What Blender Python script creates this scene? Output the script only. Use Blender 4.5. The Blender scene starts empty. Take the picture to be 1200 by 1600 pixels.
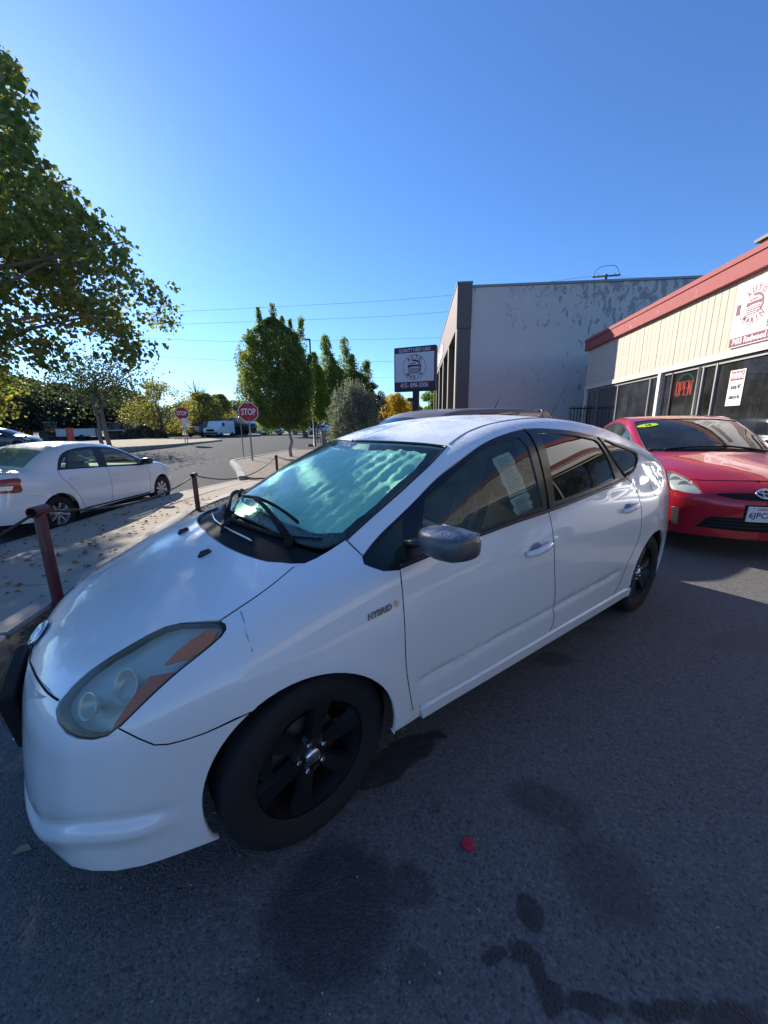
import bpy, math, random
import numpy as np
from mathutils import Vector, Matrix
from mathutils.geometry import delaunay_2d_cdt
random.seed(7); RNG = np.random.default_rng(11)
SC = bpy.context.scene
COL = SC.collection
R_ = math.radians

# ------------------------------------------------------------------ camera, sky, sun, exposure
CAM_H = 1.409
cd = bpy.data.cameras.new('camera'); cam = bpy.data.objects.new('camera', cd); COL.objects.link(cam)
SC.camera = cam
FPX, PITCH, ROLL = 591.2, R_(12.85), R_(-.68)
fw = Vector((0, math.cos(PITCH), -math.sin(PITCH))); up0 = Vector((0, math.sin(PITCH), math.cos(PITCH))); rt0 = Vector((1, 0, 0))
rt = math.cos(ROLL)*rt0+math.sin(ROLL)*up0; upv = -math.sin(ROLL)*rt0+math.cos(ROLL)*up0
m = Matrix((rt, upv, -fw)).transposed().to_4x4(); m.translation = Vector((0, 0, CAM_H)); cam.matrix_world = m
cd.sensor_fit = 'HORIZONTAL'; cd.sensor_width = 36; cd.lens = 36*FPX/1200; cd.clip_start = .02; cd.clip_end = 2000
SUN_AZ, SUN_EL = R_(-40.65), R_(26.6)      # azimuth measured from +Y towards +X
world = bpy.data.worlds.new('World'); SC.world = world; world.use_nodes = True
wn = world.node_tree.nodes; wl = world.node_tree.links
sky = wn.new('ShaderNodeTexSky'); sky.sky_type = 'NISHITA'; sky.sun_disc = False
sky.sun_elevation = SUN_EL; sky.sun_rotation = SUN_AZ
sky.air_density = 1.0; sky.dust_density = .16; sky.ozone_density = 6.0; sky.altitude = 50
bg = wn['Background']; tint = wn.new('ShaderNodeMix'); tint.data_type = 'RGBA'; tint.blend_type = 'MULTIPLY'; tint.inputs[0].default_value = 1; tint.inputs[7].default_value = (.76, .95, 1.16, 1); wl.new(sky.outputs[0], tint.inputs[6]); wl.new(tint.outputs[2], bg.inputs[0]); bg.inputs[1].default_value = .11
sd = bpy.data.lights.new('sun', 'SUN'); sd.energy = 5.0; sd.angle = R_(.53); sd.color = (1, .93, .82)
sun = bpy.data.objects.new('sun', sd); COL.objects.link(sun)
sdir = Vector((math.sin(SUN_AZ)*math.cos(SUN_EL), math.cos(SUN_AZ)*math.cos(SUN_EL), math.sin(SUN_EL)))
sun.rotation_euler = sdir.to_track_quat('Z', 'Y').to_euler(); sun.location = sdir*60
SC.view_settings.view_transform = 'Standard'; SC.view_settings.look = 'None'; SC.view_settings.exposure = 0.75
SC.view_settings.gamma = 1; SC.view_settings.use_curve_mapping = False
SC.render.engine = 'CYCLES'; SC.cycles.max_bounces = 8; SC.cycles.transparent_max_bounces = 16
SC.cycles.caustics_reflective = False; SC.cycles.caustics_refractive = False; SC.cycles.sample_clamp_indirect = 6

def ray(px, py):
    return ((px-600)*rt+(800-py)*upv+FPX*fw)/FPX
def at(px, py, dist):
    """place in the scene seen in that direction, dist metres away on the ground plan"""
    d = ray(px, py); k = dist/math.hypot(d.x, d.y); return Vector((0, 0, CAM_H))+d*k
def atz(px, py, z=0.):
    d = ray(px, py); k = (z-CAM_H)/d.z; return Vector((0, 0, CAM_H))+d*k

# ------------------------------------------------------------------ materials
MATS = {}
class NT:
    def __init__(s, name):
        s.m = bpy.data.materials.new(name); s.m.use_nodes = True; s.n = s.m.node_tree.nodes; s.l = s.m.node_tree.links
        s.b = s.n['Principled BSDF']; s.out = s.n['Material Output']; s.tc = s.n.new('ShaderNodeTexCoord'); MATS[name] = s.m
    def node(s, t, **k):
        x = s.n.new(t)
        for a, v in k.items(): setattr(x, a, v)
        return x
    def link(s, a, b): s.l.new(a, b)
    def noise(s, scale, detail=4, rough=.55, coord=None, dist=0.):
        x = s.node('ShaderNodeTexNoise'); x.inputs['Scale'].default_value = scale; x.inputs['Detail'].default_value = detail
        x.inputs['Roughness'].default_value = rough; x.inputs['Distortion'].default_value = dist
        s.link(coord if coord else s.tc.outputs['Object'], x.inputs['Vector']); return x.outputs['Fac']
    def ramp(s, fac, stops):
        x = s.node('ShaderNodeValToRGB'); e = x.color_ramp.elements
        for i, (p, c) in enumerate(stops):
            el = e[i] if i < 2 else e.new(p)
            el.position = p; el.color = (*c, 1) if len(c) == 3 else c
        s.link(fac, x.inputs['Fac']); return x.outputs['Color']
    def mix(s, fac, a, b, mode='MIX'):
        x = s.node('ShaderNodeMix'); x.data_type = 'RGBA'; x.blend_type = mode
        for sock, v in ((x.inputs[0], fac), (x.inputs[6], a), (x.inputs[7], b)):
            if isinstance(v, (int, float)): sock.default_value = v
            elif isinstance(v, tuple): sock.default_value = (*v, 1)
            else: s.link(v, sock)
        return x.outputs[2]
    def math(s, op, a, b=None, c=None, clamp=False):
        x = s.node('ShaderNodeMath'); x.operation = op; x.use_clamp = clamp
        for i, v in enumerate((a, b, c)):
            if v is None: continue
            if isinstance(v, (int, float)): x.inputs[i].default_value = v
            else: s.link(v, x.inputs[i])
        return x.outputs[0]
    def mrange(s, v, a, b, c=0., d=1.):
        x = s.node('ShaderNodeMapRange'); x.interpolation_type = 'SMOOTHSTEP'; x.clamp = True
        s.link(v, x.inputs[0])
        for i, q in enumerate((a, b, c, d)): x.inputs[1+i].default_value = q
        return x.outputs[0]
    def bump(s, h, strength=.3, dist=.01, prev=None):
        x = s.node('ShaderNodeBump'); x.inputs['Strength'].default_value = strength; x.inputs['Distance'].default_value = dist
        s.link(h, x.inputs['Height'])
        if prev: s.link(prev, x.inputs['Normal'])
        return x.outputs['Normal']
    def set(s, **k):
        nm = dict(col='Base Color', rough='Roughness', metal='Metallic', spec='Specular IOR Level', coat='Coat Weight', coatr='Coat Roughness', normal='Normal', emis='Emission Color', emist='Emission Strength', alpha='Alpha', trans='Transmission Weight', sss='Subsurface Weight')
        for a, v in k.items():
            sock = s.b.inputs[nm[a]]
            if isinstance(v, (int, float)): sock.default_value = v
            elif isinstance(v, tuple): sock.default_value = (*v, 1)
            else: s.link(v, sock)
        return s
def simple(name, col, rough=.5, metal=0., var=.12, vs=6., bs=0., bsc=60., spec=.5, coat=0.):
    t = NT(name); c = col
    if var:
        f = t.noise(vs, 5, .6)
        t.set(col=t.mix(f, tuple(max(0, v*(1-var)) for v in c), tuple(min(1, v*(1+var)) for v in c)))
    else: t.set(col=c)
    t.set(rough=rough, metal=metal, spec=spec, coat=coat)
    if bs: t.set(normal=t.bump(t.noise(bsc, 4), bs, .004))
    return t.m
def glass(name, tint, refl_rough=.02, dew=0., ior=1.5, film=0., filmcol=(.5, .6, .6), boost=1.0):
    """thin sheet of glass: tinted clear part under a fresnel reflection; dew = amount of droplets"""
    t = NT(name); t.n.remove(t.b)
    tr = t.node('ShaderNodeBsdfTransparent'); tr.inputs[0].default_value = (*tint, 1)
    gl = t.node('ShaderNodeBsdfGlossy'); gl.inputs['Roughness'].default_value = refl_rough; gl.inputs[0].default_value = (boost, boost, boost, 1)
    fr = t.node('ShaderNodeFresnel'); ge = t.node('ShaderNodeNewGeometry'); t.link(t.math('MULTIPLY_ADD', ge.outputs['Backfacing'], 1/ior-ior, ior), fr.inputs[0])
    mx = t.node('ShaderNodeMixShader'); t.link(fr.outputs[0], mx.inputs[0]); t.link(tr.outputs[0], mx.inputs[1]); t.link(gl.outputs[0], mx.inputs[2])
    res = mx.outputs[0]
    if dew:
        v = t.node('ShaderNodeTexVoronoi'); v.inputs['Scale'].default_value = 170; t.link(t.tc.outputs['Object'], v.inputs['Vector'])
        b = t.bump(t.mrange(v.outputs['Distance'], .1, .45, 1, 0), .5, .002); t.link(b, gl.inputs['Normal']); t.link(b, fr.inputs['Normal'])
        df = t.node('ShaderNodeBsdfDiffuse'); df.inputs[0].default_value = (*filmcol, 1)
        m2 = t.node('ShaderNodeMixShader'); f = t.mrange(v.outputs['Distance'], .15, .5, 1, 0)
        f = t.math('MULTIPLY', f, t.mrange(t.noise(3, 3), .35, .6, dew*.4, dew)); t.link(f, m2.inputs[0]); t.link(res, m2.inputs[1]); t.link(df.outputs[0], m2.inputs[2]); res = m2.outputs[0]
    elif film:
        df = t.node('ShaderNodeBsdfDiffuse'); df.inputs[0].default_value = (*filmcol, 1)
        m2 = t.node('ShaderNodeMixShader'); t.link(t.mrange(t.noise(2.2, 5), .3, .75, film*.3, film), m2.inputs[0]); t.link(res, m2.inputs[1]); t.link(df.outputs[0], m2.inputs[2]); res = m2.outputs[0]
    t.link(res, t.out.inputs[0]); return t.m
def paint(name, col, dirt=.10, dew=.0, rough=.28, coatw=1.0, metal=0., coatr=.03, dirtcol=(.42, .40, .37)):
    """car paint; dew = frosty film of water on the faces that look up"""
    t = NT(name)
    g = t.node('ShaderNodeNewGeometry'); sx = t.node('ShaderNodeSeparateXYZ'); t.link(g.outputs['Normal'], sx.inputs[0])
    pz = t.node('ShaderNodeSeparateXYZ'); t.link(t.tc.outputs['Object'], pz.inputs[0])
    n1 = t.noise(3.5, 6, .65); n2 = t.noise(26, 5, .7)
    low = t.mrange(pz.outputs['Z'], .18, .55, 1, 0)                # road film on the sills
    df = t.math('MULTIPLY', t.math('ADD', t.math('MULTIPLY', low, .9), .25), t.mrange(n1, .35, .75), clamp=True)
    c = t.mix(t.math('MULTIPLY', df, dirt*3, clamp=True), col, dirtcol)
    c = t.mix(t.math('MULTIPLY', t.mrange(n2, .62, .72), dirt), c, tuple(v*.5 for v in dirtcol))
    r = rough
    if dew:
        v = t.node('ShaderNodeTexVoronoi'); v.inputs['Scale'].default_value = 210; t.link(t.tc.outputs['Object'], v.inputs['Vector'])
        drops = t.mrange(v.outputs['Distance'], .2, .5, 1, 0)
        upf = t.math('MULTIPLY', t.mrange(sx.outputs['Z'], .55, .93), t.mrange(pz.outputs['Z'], .85, 1.32, .18, 1))
        upf = t.math('MULTIPLY', upf, t.mrange(t.noise(5.5, 6, .7), .28, .62, .25, 1))
        upf = t.math('MULTIPLY', upf, dew)
        smear = t.noise(9, 6, .7, dist=1.2)
        h = t.math('ADD', t.math('MULTIPLY', drops, upf), t.math('MULTIPLY', smear, .06))
        nb = t.bump(h, .8, .0012)
        t.link(nb, t.b.inputs['Normal'])
        co = t.bump(h, .95, .0022); t.link(co, t.b.inputs['Coat Normal'])
        c = t.mix(t.math('MULTIPLY', upf, .8), c, (.86, .88, .90))
        r = t.math('ADD', rough, t.math('MULTIPLY', upf, .35))
        t.set(coatr=t.math('ADD', coatr, t.math('MULTIPLY', upf, .3)))
    else: t.set(coatr=coatr)
    t.set(col=c, rough=r, metal=metal, coat=coatw, spec=.35)
    return t.m
# ------------------------------------------------------------------ mesh helpers
def tag(o, label=None, cat=None, group=None, kind=None):
    if label: o['label'] = label
    if cat: o['category'] = cat
    if group: o['group'] = group
    if kind: o['kind'] = kind
    return o
def link(o, parent=None):
    COL.objects.link(o)
    if parent is not None: o.parent = parent
    return o
def mesh_obj(name, V, Fc, mat=None, parent=None, smooth=False, normals=None, loc=None, rot=None, mats=None, midx=None):
    me = bpy.data.meshes.new(name); me.from_pydata([tuple(map(float, v)) for v in V], [], [tuple(map(int, f)) for f in Fc])
    if mats:
        for q in mats: me.materials.append(q)
        if midx is not None: me.polygons.foreach_set('material_index', midx)
    elif mat: me.materials.append(mat)
    if smooth: me.polygons.foreach_set('use_smooth', [True]*len(me.polygons))
    me.update()
    if normals is not None: me.normals_split_custom_set_from_vertices([tuple(map(float, n)) for n in normals])
    o = bpy.data.objects.new(name, me); link(o, parent)
    if loc is not None: o.location = loc
    if rot is not None: o.rotation_euler = rot
    return o
def empty(name, loc, rz=0., label=None, cat=None, group=None, scale=None):
    o = bpy.data.objects.new(name, None); o.empty_display_size = .2; link(o); o.location = loc; o.rotation_euler = (0, 0, rz)
    if scale: o.scale = scale
    return tag(o, label, cat, group)
class MB:
    """collects boxes, tubes, lathes into one mesh"""
    def __init__(s): s.V = []; s.F = []
    def add(s, V, F):
        k = len(s.V); s.V += [tuple(v) for v in V]; s.F += [tuple(i+k for i in f) for f in F]; return s
    def box(s, x0, x1, y0, y1, z0, z1, M=None, bev=0.):
        if bev:
            return s.bevbox(x0, x1, y0, y1, z0, z1, bev, M)
        V = [Vector((x, y, z)) for z in (z0, z1) for y in (y0, y1) for x in (x0, x1)]
        if M is not None: V = [M @ v for v in V]
        return s.add(V, [(0, 2, 3, 1), (4, 5, 7, 6), (0, 1, 5, 4), (2, 6, 7, 3), (0, 4, 6, 2), (1, 3, 7, 5)])
    def bevbox(s, x0, x1, y0, y1, z0, z1, b, M=None):
        # chamfered prism along z with chamfered rims
        def ring(ix, z):
            return [Vector(p) for p in ((x0+b+ix, y0+ix, z), (x1-b-ix, y0+ix, z), (x1-ix, y0+b+ix, z), (x1-ix, y1-b-ix, z), (x1-b-ix, y1-ix, z), (x0+b+ix, y1-ix, z), (x0+ix, y1-b-ix, z), (x0+ix, y0+b+ix, z))]
        rs = [ring(b*.7, z0), ring(0, z0+b*.7), ring(0, z1-b*.7), ring(b*.7, z1)]
        V = [p for r in rs for p in r]
        if M is not None: V = [M @ v for v in V]
        F = [tuple(reversed(range(8))), tuple(range(24, 32))]
        for k in range(3):
            for i in range(8): j = (i+1) % 8; F.append((k*8+i, k*8+j, k*8+8+j, k*8+8+i))
        return s.add(V, F)
    def tube(s, pts, r, n=8, closed=False, cap=True):
        pts = [Vector(p) for p in pts]; rr = r if hasattr(r, '__len__') else [r]*len(pts); V = []; N = len(pts)
        prev = None
        for i, p in enumerate(pts):
            if closed: t = pts[(i+1) % N]-pts[i-1]
            else: t = pts[min(i+1, N-1)]-pts[max(i-1, 0)]
            t.normalize(); a = Vector((0, 0, 1)) if abs(t.z) < .9 else Vector((1, 0, 0))
            if prev is not None: a = prev
            u = (a-t*a.dot(t)).normalized(); w = t.cross(u); prev = u
            for k in range(n):
                q = 2*math.pi*k/n; V.append(p+(u*math.cos(q)+w*math.sin(q))*rr[i])
        F = []
        for i in range(N if closed else N-1):
            for k in range(n):
                a = i*n+k; b = i*n+(k+1) % n; c = ((i+1) % N)*n+(k+1) % n; d = ((i+1) % N)*n+k; F.append((a, b, c, d))
        if cap and not closed: F += [tuple(reversed(range(n))), tuple(range((N-1)*n, N*n))]
        return s.add(V, F)
    def lathe(s, prof, n=32, axis='y', c=(0, 0, 0), caps=True):
        """prof: list of (radius, along)"""
        V = []; F = []; c = Vector(c)
        for r, a in prof:
            for k in range(n):
                q = 2*math.pi*k/n; x, z = r*math.cos(q), r*math.sin(q)
                v = {'y': (x, a, z), 'z': (x, z, a), 'x': (a, x, z)}[axis]; V.append(c+Vector(v))
        for i in range(len(prof)-1):
            for k in range(n):
                a = i*n+k; b = i*n+(k+1) % n; F.append((a, a+n, b+n, b) if axis != 'z' else (a, b, b+n, a+n))
        if caps:
            F += [tuple(range(n)), tuple(reversed(range((len(prof)-1)*n, len(prof)*n)))]
        return s.add(V, F)
    def prism(s, poly, y0, y1, axis='y', M=None):
        n = len(poly); V = []
        for a in (y0, y1):
            for p, q in poly: V.append(Vector({'y': (p, a, q), 'z': (p, q, a), 'x': (a, p, q)}[axis]))
        if M is not None: V = [M @ v for v in V]
        F = [tuple(range(n)), tuple(reversed(range(n, 2*n)))]+[(i, i+n, (i+1) % n+n, (i+1) % n) for i in range(n)]
        return s.add(V, F)
    def obj(s, name, mat, parent=None, smooth=False, loc=None, rot=None, angle=None):
        o = mesh_obj(name, s.V, s.F, mat, parent, smooth, loc=loc, rot=rot)
        if angle is not None: soft(o, angle)
        return o
def soft(o, deg=35):
    """smooth shading with edges sharper than deg kept hard"""
    import bmesh
    bm = bmesh.new(); bm.from_mesh(o.data); bmesh.ops.remove_doubles(bm, verts=bm.verts, dist=1e-5)
    bmesh.ops.recalc_face_normals(bm, faces=bm.faces)
    for f in bm.faces: f.smooth = True
    for e in bm.edges:
        if len(e.link_faces) == 2 and e.calc_face_angle(0) > R_(deg): e.smooth = False
    bm.to_mesh(o.data); bm.free(); return o
def copy_tree(o, parent=None, **props):
    c = o.copy(); COL.objects.link(c)
    if parent is not None: c.parent = parent
    for ch in list(o.children): copy_tree(ch, c)
    for k, v in props.items(): c[k] = v
    return c
FONT = bpy.data.fonts.load('<builtin>') if False else None
def text(name, body, size, mat, parent, M, depth=.002, bold=0., shear=0., align='CENTER', spacing=1., xs=1.):
    cu = bpy.data.curves.new(name, 'FONT'); cu.body = body; cu.size = size; cu.extrude = depth; cu.offset = bold; cu.shear = shear
    cu.align_x = align; cu.align_y = 'CENTER'; cu.space_character = spacing; cu.resolution_u = 3
    tmp = bpy.data.objects.new('tmp', cu); COL.objects.link(tmp)
    dg = bpy.context.evaluated_depsgraph_get(); dg.update(); me = bpy.data.meshes.new_from_object(tmp.evaluated_get(dg)); me.name = name
    COL.objects.unlink(tmp); bpy.data.objects.remove(tmp)
    me.materials.clear(); me.materials.append(mat); me.transform(Matrix.Diagonal((xs, 1, 1, 1))); me.transform(M)
    o = bpy.data.objects.new(name, me); link(o, parent); return o
def frameM(o, x, y=None, z=None):
    """matrix whose columns are axes x (reading direction) and z (outward), y up"""
    x = Vector(x).normalized(); z = Vector(z).normalized(); y = z.cross(x).normalized(); x = y.cross(z)
    M = Matrix((x, y, z)).transposed().to_4x4(); M.translation = Vector(o); return M

# ------------------------------------------------------------------ car bodies as smooth implicit solids
def tab(pairs, sm=.06, lo=None, hi=None):
    p=np.array(pairs,float);xs,ys=p[:,0],p[:,1]
    lo=xs[0]-1 if lo is None else lo;hi=xs[-1]+1 if hi is None else hi
    t=np.linspace(lo,hi,1600);d=np.gradient(ys,xs)
    i=np.clip(np.searchsorted(xs,t)-1,0,len(xs)-2);h=xs[i+1]-xs[i];u=np.clip((t-xs[i])/h,0,1)
    v=(2*u**3-3*u**2+1)*ys[i]+(u**3-2*u**2+u)*h*d[i]+(-2*u**3+3*u**2)*ys[i+1]+(u**3-u**2)*h*d[i+1]
    v=v+np.where(t<xs[0],(t-xs[0])*d[0],0)+np.where(t>xs[-1],(t-xs[-1])*d[-1],0)
    if sm>0:
        n=max(1,int(sm/(t[1]-t[0])));k=np.hanning(2*n+3);k/=k.sum()
        v=np.convolve(np.pad(v,n+1,mode='edge'),k,'valid')
    return lambda x:np.interp(x,t,v)
def smax(a,b,k):
    h=np.maximum(k-np.abs(a-b),0)/k
    return np.maximum(a,b)+h*h*k*.25
def smin(a,b,k): return -smax(-a,-b,k)
def sstep(a,b,x):
    t=np.clip((x-a)/(b-a),0,1);return t*t*(3-2*t)
class Body:
    """one smooth closed car body as an implicit surface; x back from the front axle, |y| half width, z up"""
    def __init__(s,d):
        s.d=d
        g=lambda k,sm:tab(d[k],sm)
        s.W=g('W',.1);s.inset=g('inset',.03);s.zt=g('hood',.06);s.np_=g('noseplan',.05);s.nz=g('nosez',.03)
        s.tp=g('tailplan',.05);s.tz=g('tailz',.03);s.zc=g('roof',d.get('rsm',.07));s.yb=g('cabw',.1);s.belt=g('belt',.1)
        if 'zb' in d:s.zb=g('zb',.05)
    def __call__(s,P):
        x,y,z=P[...,0],np.abs(P[...,1]),P[...,2];d=s.d
        side=y-(s.W(x)-s.inset(z))
        for (ax,R,A) in d.get('arches',[]):
            r=np.hypot(x-ax,z-d['hubz']);side=side-A*np.exp(-((r-R)/.045)**2)
        for (x0,x1,zA,zB,A,w) in d.get('grooves',[]):   # raised/recessed line on the doors
            zz=zA+(zB-zA)*(x-x0)/(x1-x0);m=sstep(x0,x0+.07,x)*(1-sstep(x1-.06,x1,x))
            side=side+A*m*np.exp(-np.where(z>zz,((z-zz)/w)**2,((z-zz)/(w*2.2))**2))
        top=(z-s.zt(x)+d['hoodcrown']*y*y)*.95
        e=.02;nose=(s.nz(z)+s.np_(y)-x)/np.sqrt(1.05+((s.np_(y+e)-s.np_(y-e))/2/e)**2+((s.nz(z+e)-s.nz(z-e))/2/e)**2)
        tail=(x-s.tz(z)-s.tp(y))/np.sqrt(1.05+((s.tp(y+e)-s.tp(y-e))/2/e)**2+((s.tz(z+e)-s.tz(z-e))/2/e)**2)
        f=smax(side,top,d.get('kst',.08))
        f=smax(f,nose,d.get('kn',.07));f=smax(f,tail,d.get('kt',.07));f=smax(f,(s.zb(x)-z) if hasattr(s,'zb') else d['zbot']-z,.03)
        for (cx,cy,cz,rx,ry,rz,A) in d.get('dents',[]):
            f=f+A*np.exp(-(((x-cx)/rx)**2+((y-cy)/ry)**2+((z-cz)/rz)**2))
        if 'chin' in d:
            q=z-(.262+.105*sstep(.42,.70,y));mk=1-sstep(-.50,-.36,x)
            f=f+mk*(.009*np.exp(-((q-.010)/.016)**2)-.009*np.exp(-((q+.032)/.026)**2))
        xm=d['xmid']
        kk=np.where(x<xm,-d['kf'],d['kr'])*y*y*np.where(x<xm,1-sstep(xm-.9,xm,x),sstep(xm,xm+1.2,x))
        ct=(z-s.zc(x+kk)+d['roofcrown']*y*y)*.88
        h=np.maximum(z-s.belt(x),-.05)
        cs=(y-(s.yb(x)-d['tum']*h-d['tumc']*h*h))*.95
        c=smax(ct,cs,d.get('kc',.11));c=smax(c,s.belt(x)-.25-z,.03)
        return smin(f,c,d.get('kj',.04))
def trace(F,o,d,tmax=8.,n=70):
    o=np.asarray(o,float);d=np.asarray(d,float);t=np.zeros(o.shape[:-1])
    for i in range(n):
        v=F(o+t[...,None]*d);t=np.where(t<tmax,t+v*.8,t)
    return t,(np.abs(F(o+t[...,None]*d))<.004)&(t<tmax)
def normal(F,P,e=.003):
    n=np.stack([F(P+np.eye(3)[i]*e)-F(P-np.eye(3)[i]*e) for i in range(3)],-1)
    return n/np.maximum(np.linalg.norm(n,axis=-1,keepdims=True),1e-9)
PRIUS=dict(chin=1,hubz=.305,zbot=.2,
 W=[(-.9,.70),(-.6,.80),(-.3,.855),(0,.862),(.4,.858),(1,.862),(1.6,.865),(2.2,.865),(2.7,.862),(3.1,.84),(3.4,.80),(3.6,.76)],
 inset=[(.05,.12),(.13,.06),(.18,.035),(.24,.02),(.30,.012),(.42,.006),(.55,0),(.68,.002),(.78,.012),(.88,.032),(.95,.055),(1.02,.09),(1.12,.15)],
 hood=[(-.95,.48),(-.85,.58),(-.75,.67),(-.6,.765),(-.4,.86),(-.2,.935),(0,.985),(.3,1.02),(1,1.05),(2,1.12),(3,1.13),(3.4,1.08),(3.6,1.0)],
 hoodcrown=.17,
 noseplan=[(0,0),(.2,.010),(.4,.045),(.55,.105),(.66,.18),(.76,.36),(.84,.72)],
 zb=[(-.9,.06),(-.45,.07),(-.3,.08),(0,.12),(.4,.15),(1.4,.15),(2.3,.13),(2.6,.12),(3.2,.12),(3.6,.12)],
 nosez=[(.1,-.765),(.16,-.79),(.22,-.805),(.28,-.806),(.34,-.80),(.42,-.79),(.5,-.777),(.56,-.765),(.62,-.74),(.67,-.70),(.72,-.64),(.8,-.5)],
 tailplan=[(0,0),(.3,-.02),(.5,-.07),(.65,-.15),(.75,-.27),(.83,-.5)],
 tailz=[(.15,3.42),(.3,3.5),(.45,3.55),(.6,3.55),(.7,3.52),(.85,3.47),(1.0,3.42),(1.15,3.36)],
 roof=[(-.5,.72),(-.1,.95),(.2,1.115),(.5,1.262),(.8,1.365),(1.1,1.43),(1.4,1.463),(1.7,1.473),(2.0,1.458),(2.4,1.415),(2.8,1.335),(3.1,1.26),(3.35,1.17),(3.5,1.02),(3.6,.85)],
 cabw=[(-.2,.70),(.2,.755),(.6,.79),(1.2,.81),(2.0,.80),(2.6,.765),(3.0,.72),(3.4,.63)],
 belt=[(-.2,.90),(.3,.92),(1,.98),(2,1.05),(2.6,1.09),(3.4,1.12)],
 tum=.30,tumc=.35,xmid=1.6,kf=.45,kr=.35,roofcrown=.12,kc=.12,kj=.05,kst=.09,kn=.08,kt=.09,
 arches=[(0,.345,.010),(2.7,.345,.008)],
 grooves=[(.40,2.14,.452,.487,.011,.011)])
SEDAN=dict(hubz=.30,zbot=.2,
 W=[(-.8,.66),(-.5,.76),(-.2,.82),(.2,.838),(1,.845),(1.8,.845),(2.5,.84),(2.9,.82),(3.2,.78),(3.5,.70)],
 inset=[(.13,.07),(.18,.035),(.30,.012),(.45,.004),(.58,0),(.7,.004),(.8,.014),(.9,.04),(.98,.075),(1.06,.12),(1.15,.18)],
 zb=[(-.9,.17),(-.45,.18),(0,.22),(1.4,.22),(2.6,.22),(3.2,.24),(3.6,.28)],
 hood=[(-.9,.56),(-.8,.66),(-.65,.77),(-.4,.89),(-.1,.965),(.2,1.01),(.5,1.03),(1,1.05),(2,1.08),(2.9,1.09),(3.2,1.085),(3.4,1.05),(3.5,.98)],
 hoodcrown=.13,
 noseplan=[(0,0),(.2,.012),(.4,.05),(.55,.11),(.66,.18),(.76,.33),(.84,.6)],
 nosez=[(.15,-.76),(.25,-.79),(.4,-.81),(.5,-.81),(.6,-.79),(.7,-.74),(.8,-.62)],
 tailplan=[(0,0),(.3,-.02),(.5,-.06),(.65,-.14),(.75,-.26),(.83,-.5)],
 tailz=[(.2,3.42),(.35,3.48),(.5,3.5),(.65,3.47),(.8,3.44),(.95,3.42),(1.1,3.36)],
 roof=[(-.4,.78),(-.1,.93),(.2,1.09),(.5,1.22),(.8,1.33),(1.1,1.40),(1.4,1.44),(1.65,1.45),(1.9,1.44),(2.2,1.41),(2.5,1.33),(2.75,1.22),(3.0,1.08),(3.3,.88)],
 cabw=[(0,.70),(.4,.76),(1,.775),(1.8,.775),(2.3,.75),(2.8,.70),(3.2,.62)],
 belt=[(0,.92),(.5,.93),(1.2,.95),(2,.98),(2.6,1.02),(3.2,1.05)],
 tum=.26,tumc=.35,xmid=1.5,kf=.40,kr=.40,roofcrown=.10,kc=.12,kj=.05,kst=.10,kn=.09,kt=.09,
 arches=[(0,.33,.014),(2.55,.33,.014)])
RED=dict(PRIUS);RED.pop('chin');RED.update(grooves=[],hubz=.305,
 hood=[(-.95,.56),(-.85,.67),(-.75,.745),(-.6,.82),(-.4,.89),(-.1,.96),(.2,1.01),(.5,1.04),(1,1.06),(2,1.12),(3,1.13),(3.4,1.08),(3.6,1.0)],
 W=[(-.9,.74),(-.6,.82),(-.3,.865),(0,.873),(1,.873),(2.2,.873),(2.7,.87),(3.1,.85),(3.4,.81),(3.6,.76)],
 noseplan=[(0,0),(.2,.015),(.4,.06),(.55,.12),(.66,.19),(.76,.33),(.84,.62)],
 nosez=[(.1,-.84),(.18,-.87),(.26,-.885),(.4,-.90),(.55,-.91),(.64,-.90),(.7,-.875),(.76,-.82),(.85,-.66)],
 roof=[(-.3,.72),(.0,.90),(.3,1.06),(.6,1.205),(.9,1.33),(1.2,1.425),(1.45,1.472),(1.7,1.487),(2.0,1.48),(2.4,1.43),(2.8,1.35),(3.1,1.27),(3.35,1.18),(3.5,1.02),(3.6,.85)],
 hoodcrown=.13,xmid=1.6,tum=.20,tumc=.25,kc=.07,roofcrown=.06,kf=.30)

# ------------------------------------------------------------------ car panels: an outline traced on the body surface, filled and given depth
def crom(pts, step=.03, closed=False):
    """smooth curve through points"""
    p = np.array(pts, float); n = len(p)
    if n < 3:
        k = max(1, int(np.linalg.norm(p[-1]-p[0])/step)); t = np.linspace(0, 1, k+1)[:, None]; return p[0]*(1-t)+p[-1]*t
    out = []
    for i in range(n if closed else n-1):
        a, b, c, d = (p[(i-1) % n], p[i], p[(i+1) % n], p[(i+2) % n]) if closed else (p[max(i-1, 0)], p[i], p[i+1], p[min(i+2, n-1)])
        k = max(1, int(np.linalg.norm(c-b)/step)); t = np.arange(k)[:, None]/k
        out.append(.5*((2*b)+(-a+c)*t+(2*a-5*b+4*c-d)*t*t+(-a+3*b-3*c+d)*t**3))
    if not closed: out.append(p[-1:])
    return np.vstack(out)
def straight(pts, step=.05):
    p = np.array(pts, float); out = []
    for a, b in zip(p[:-1], p[1:]):
        k = max(1, int(np.linalg.norm(b-a)/step)); t = np.arange(k)[:, None]/k; out.append(a*(1-t)+b*t)
    out.append(p[-1:]); return np.vstack(out)
def chain(*cs):
    """join curves end to end, dropping doubled points"""
    out = []
    for c in cs:
        for q in np.asarray(c, float):
            if not out or np.linalg.norm(out[-1]-q) > .0035: out.append(q)
    if np.linalg.norm(out[0]-out[-1]) < .0035: out.pop()
    return np.array(out)
def rev(c): return np.asarray(c, float)[::-1]
def mir(c): c = np.array(c, float); c[:, 1] *= -1; return c
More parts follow.
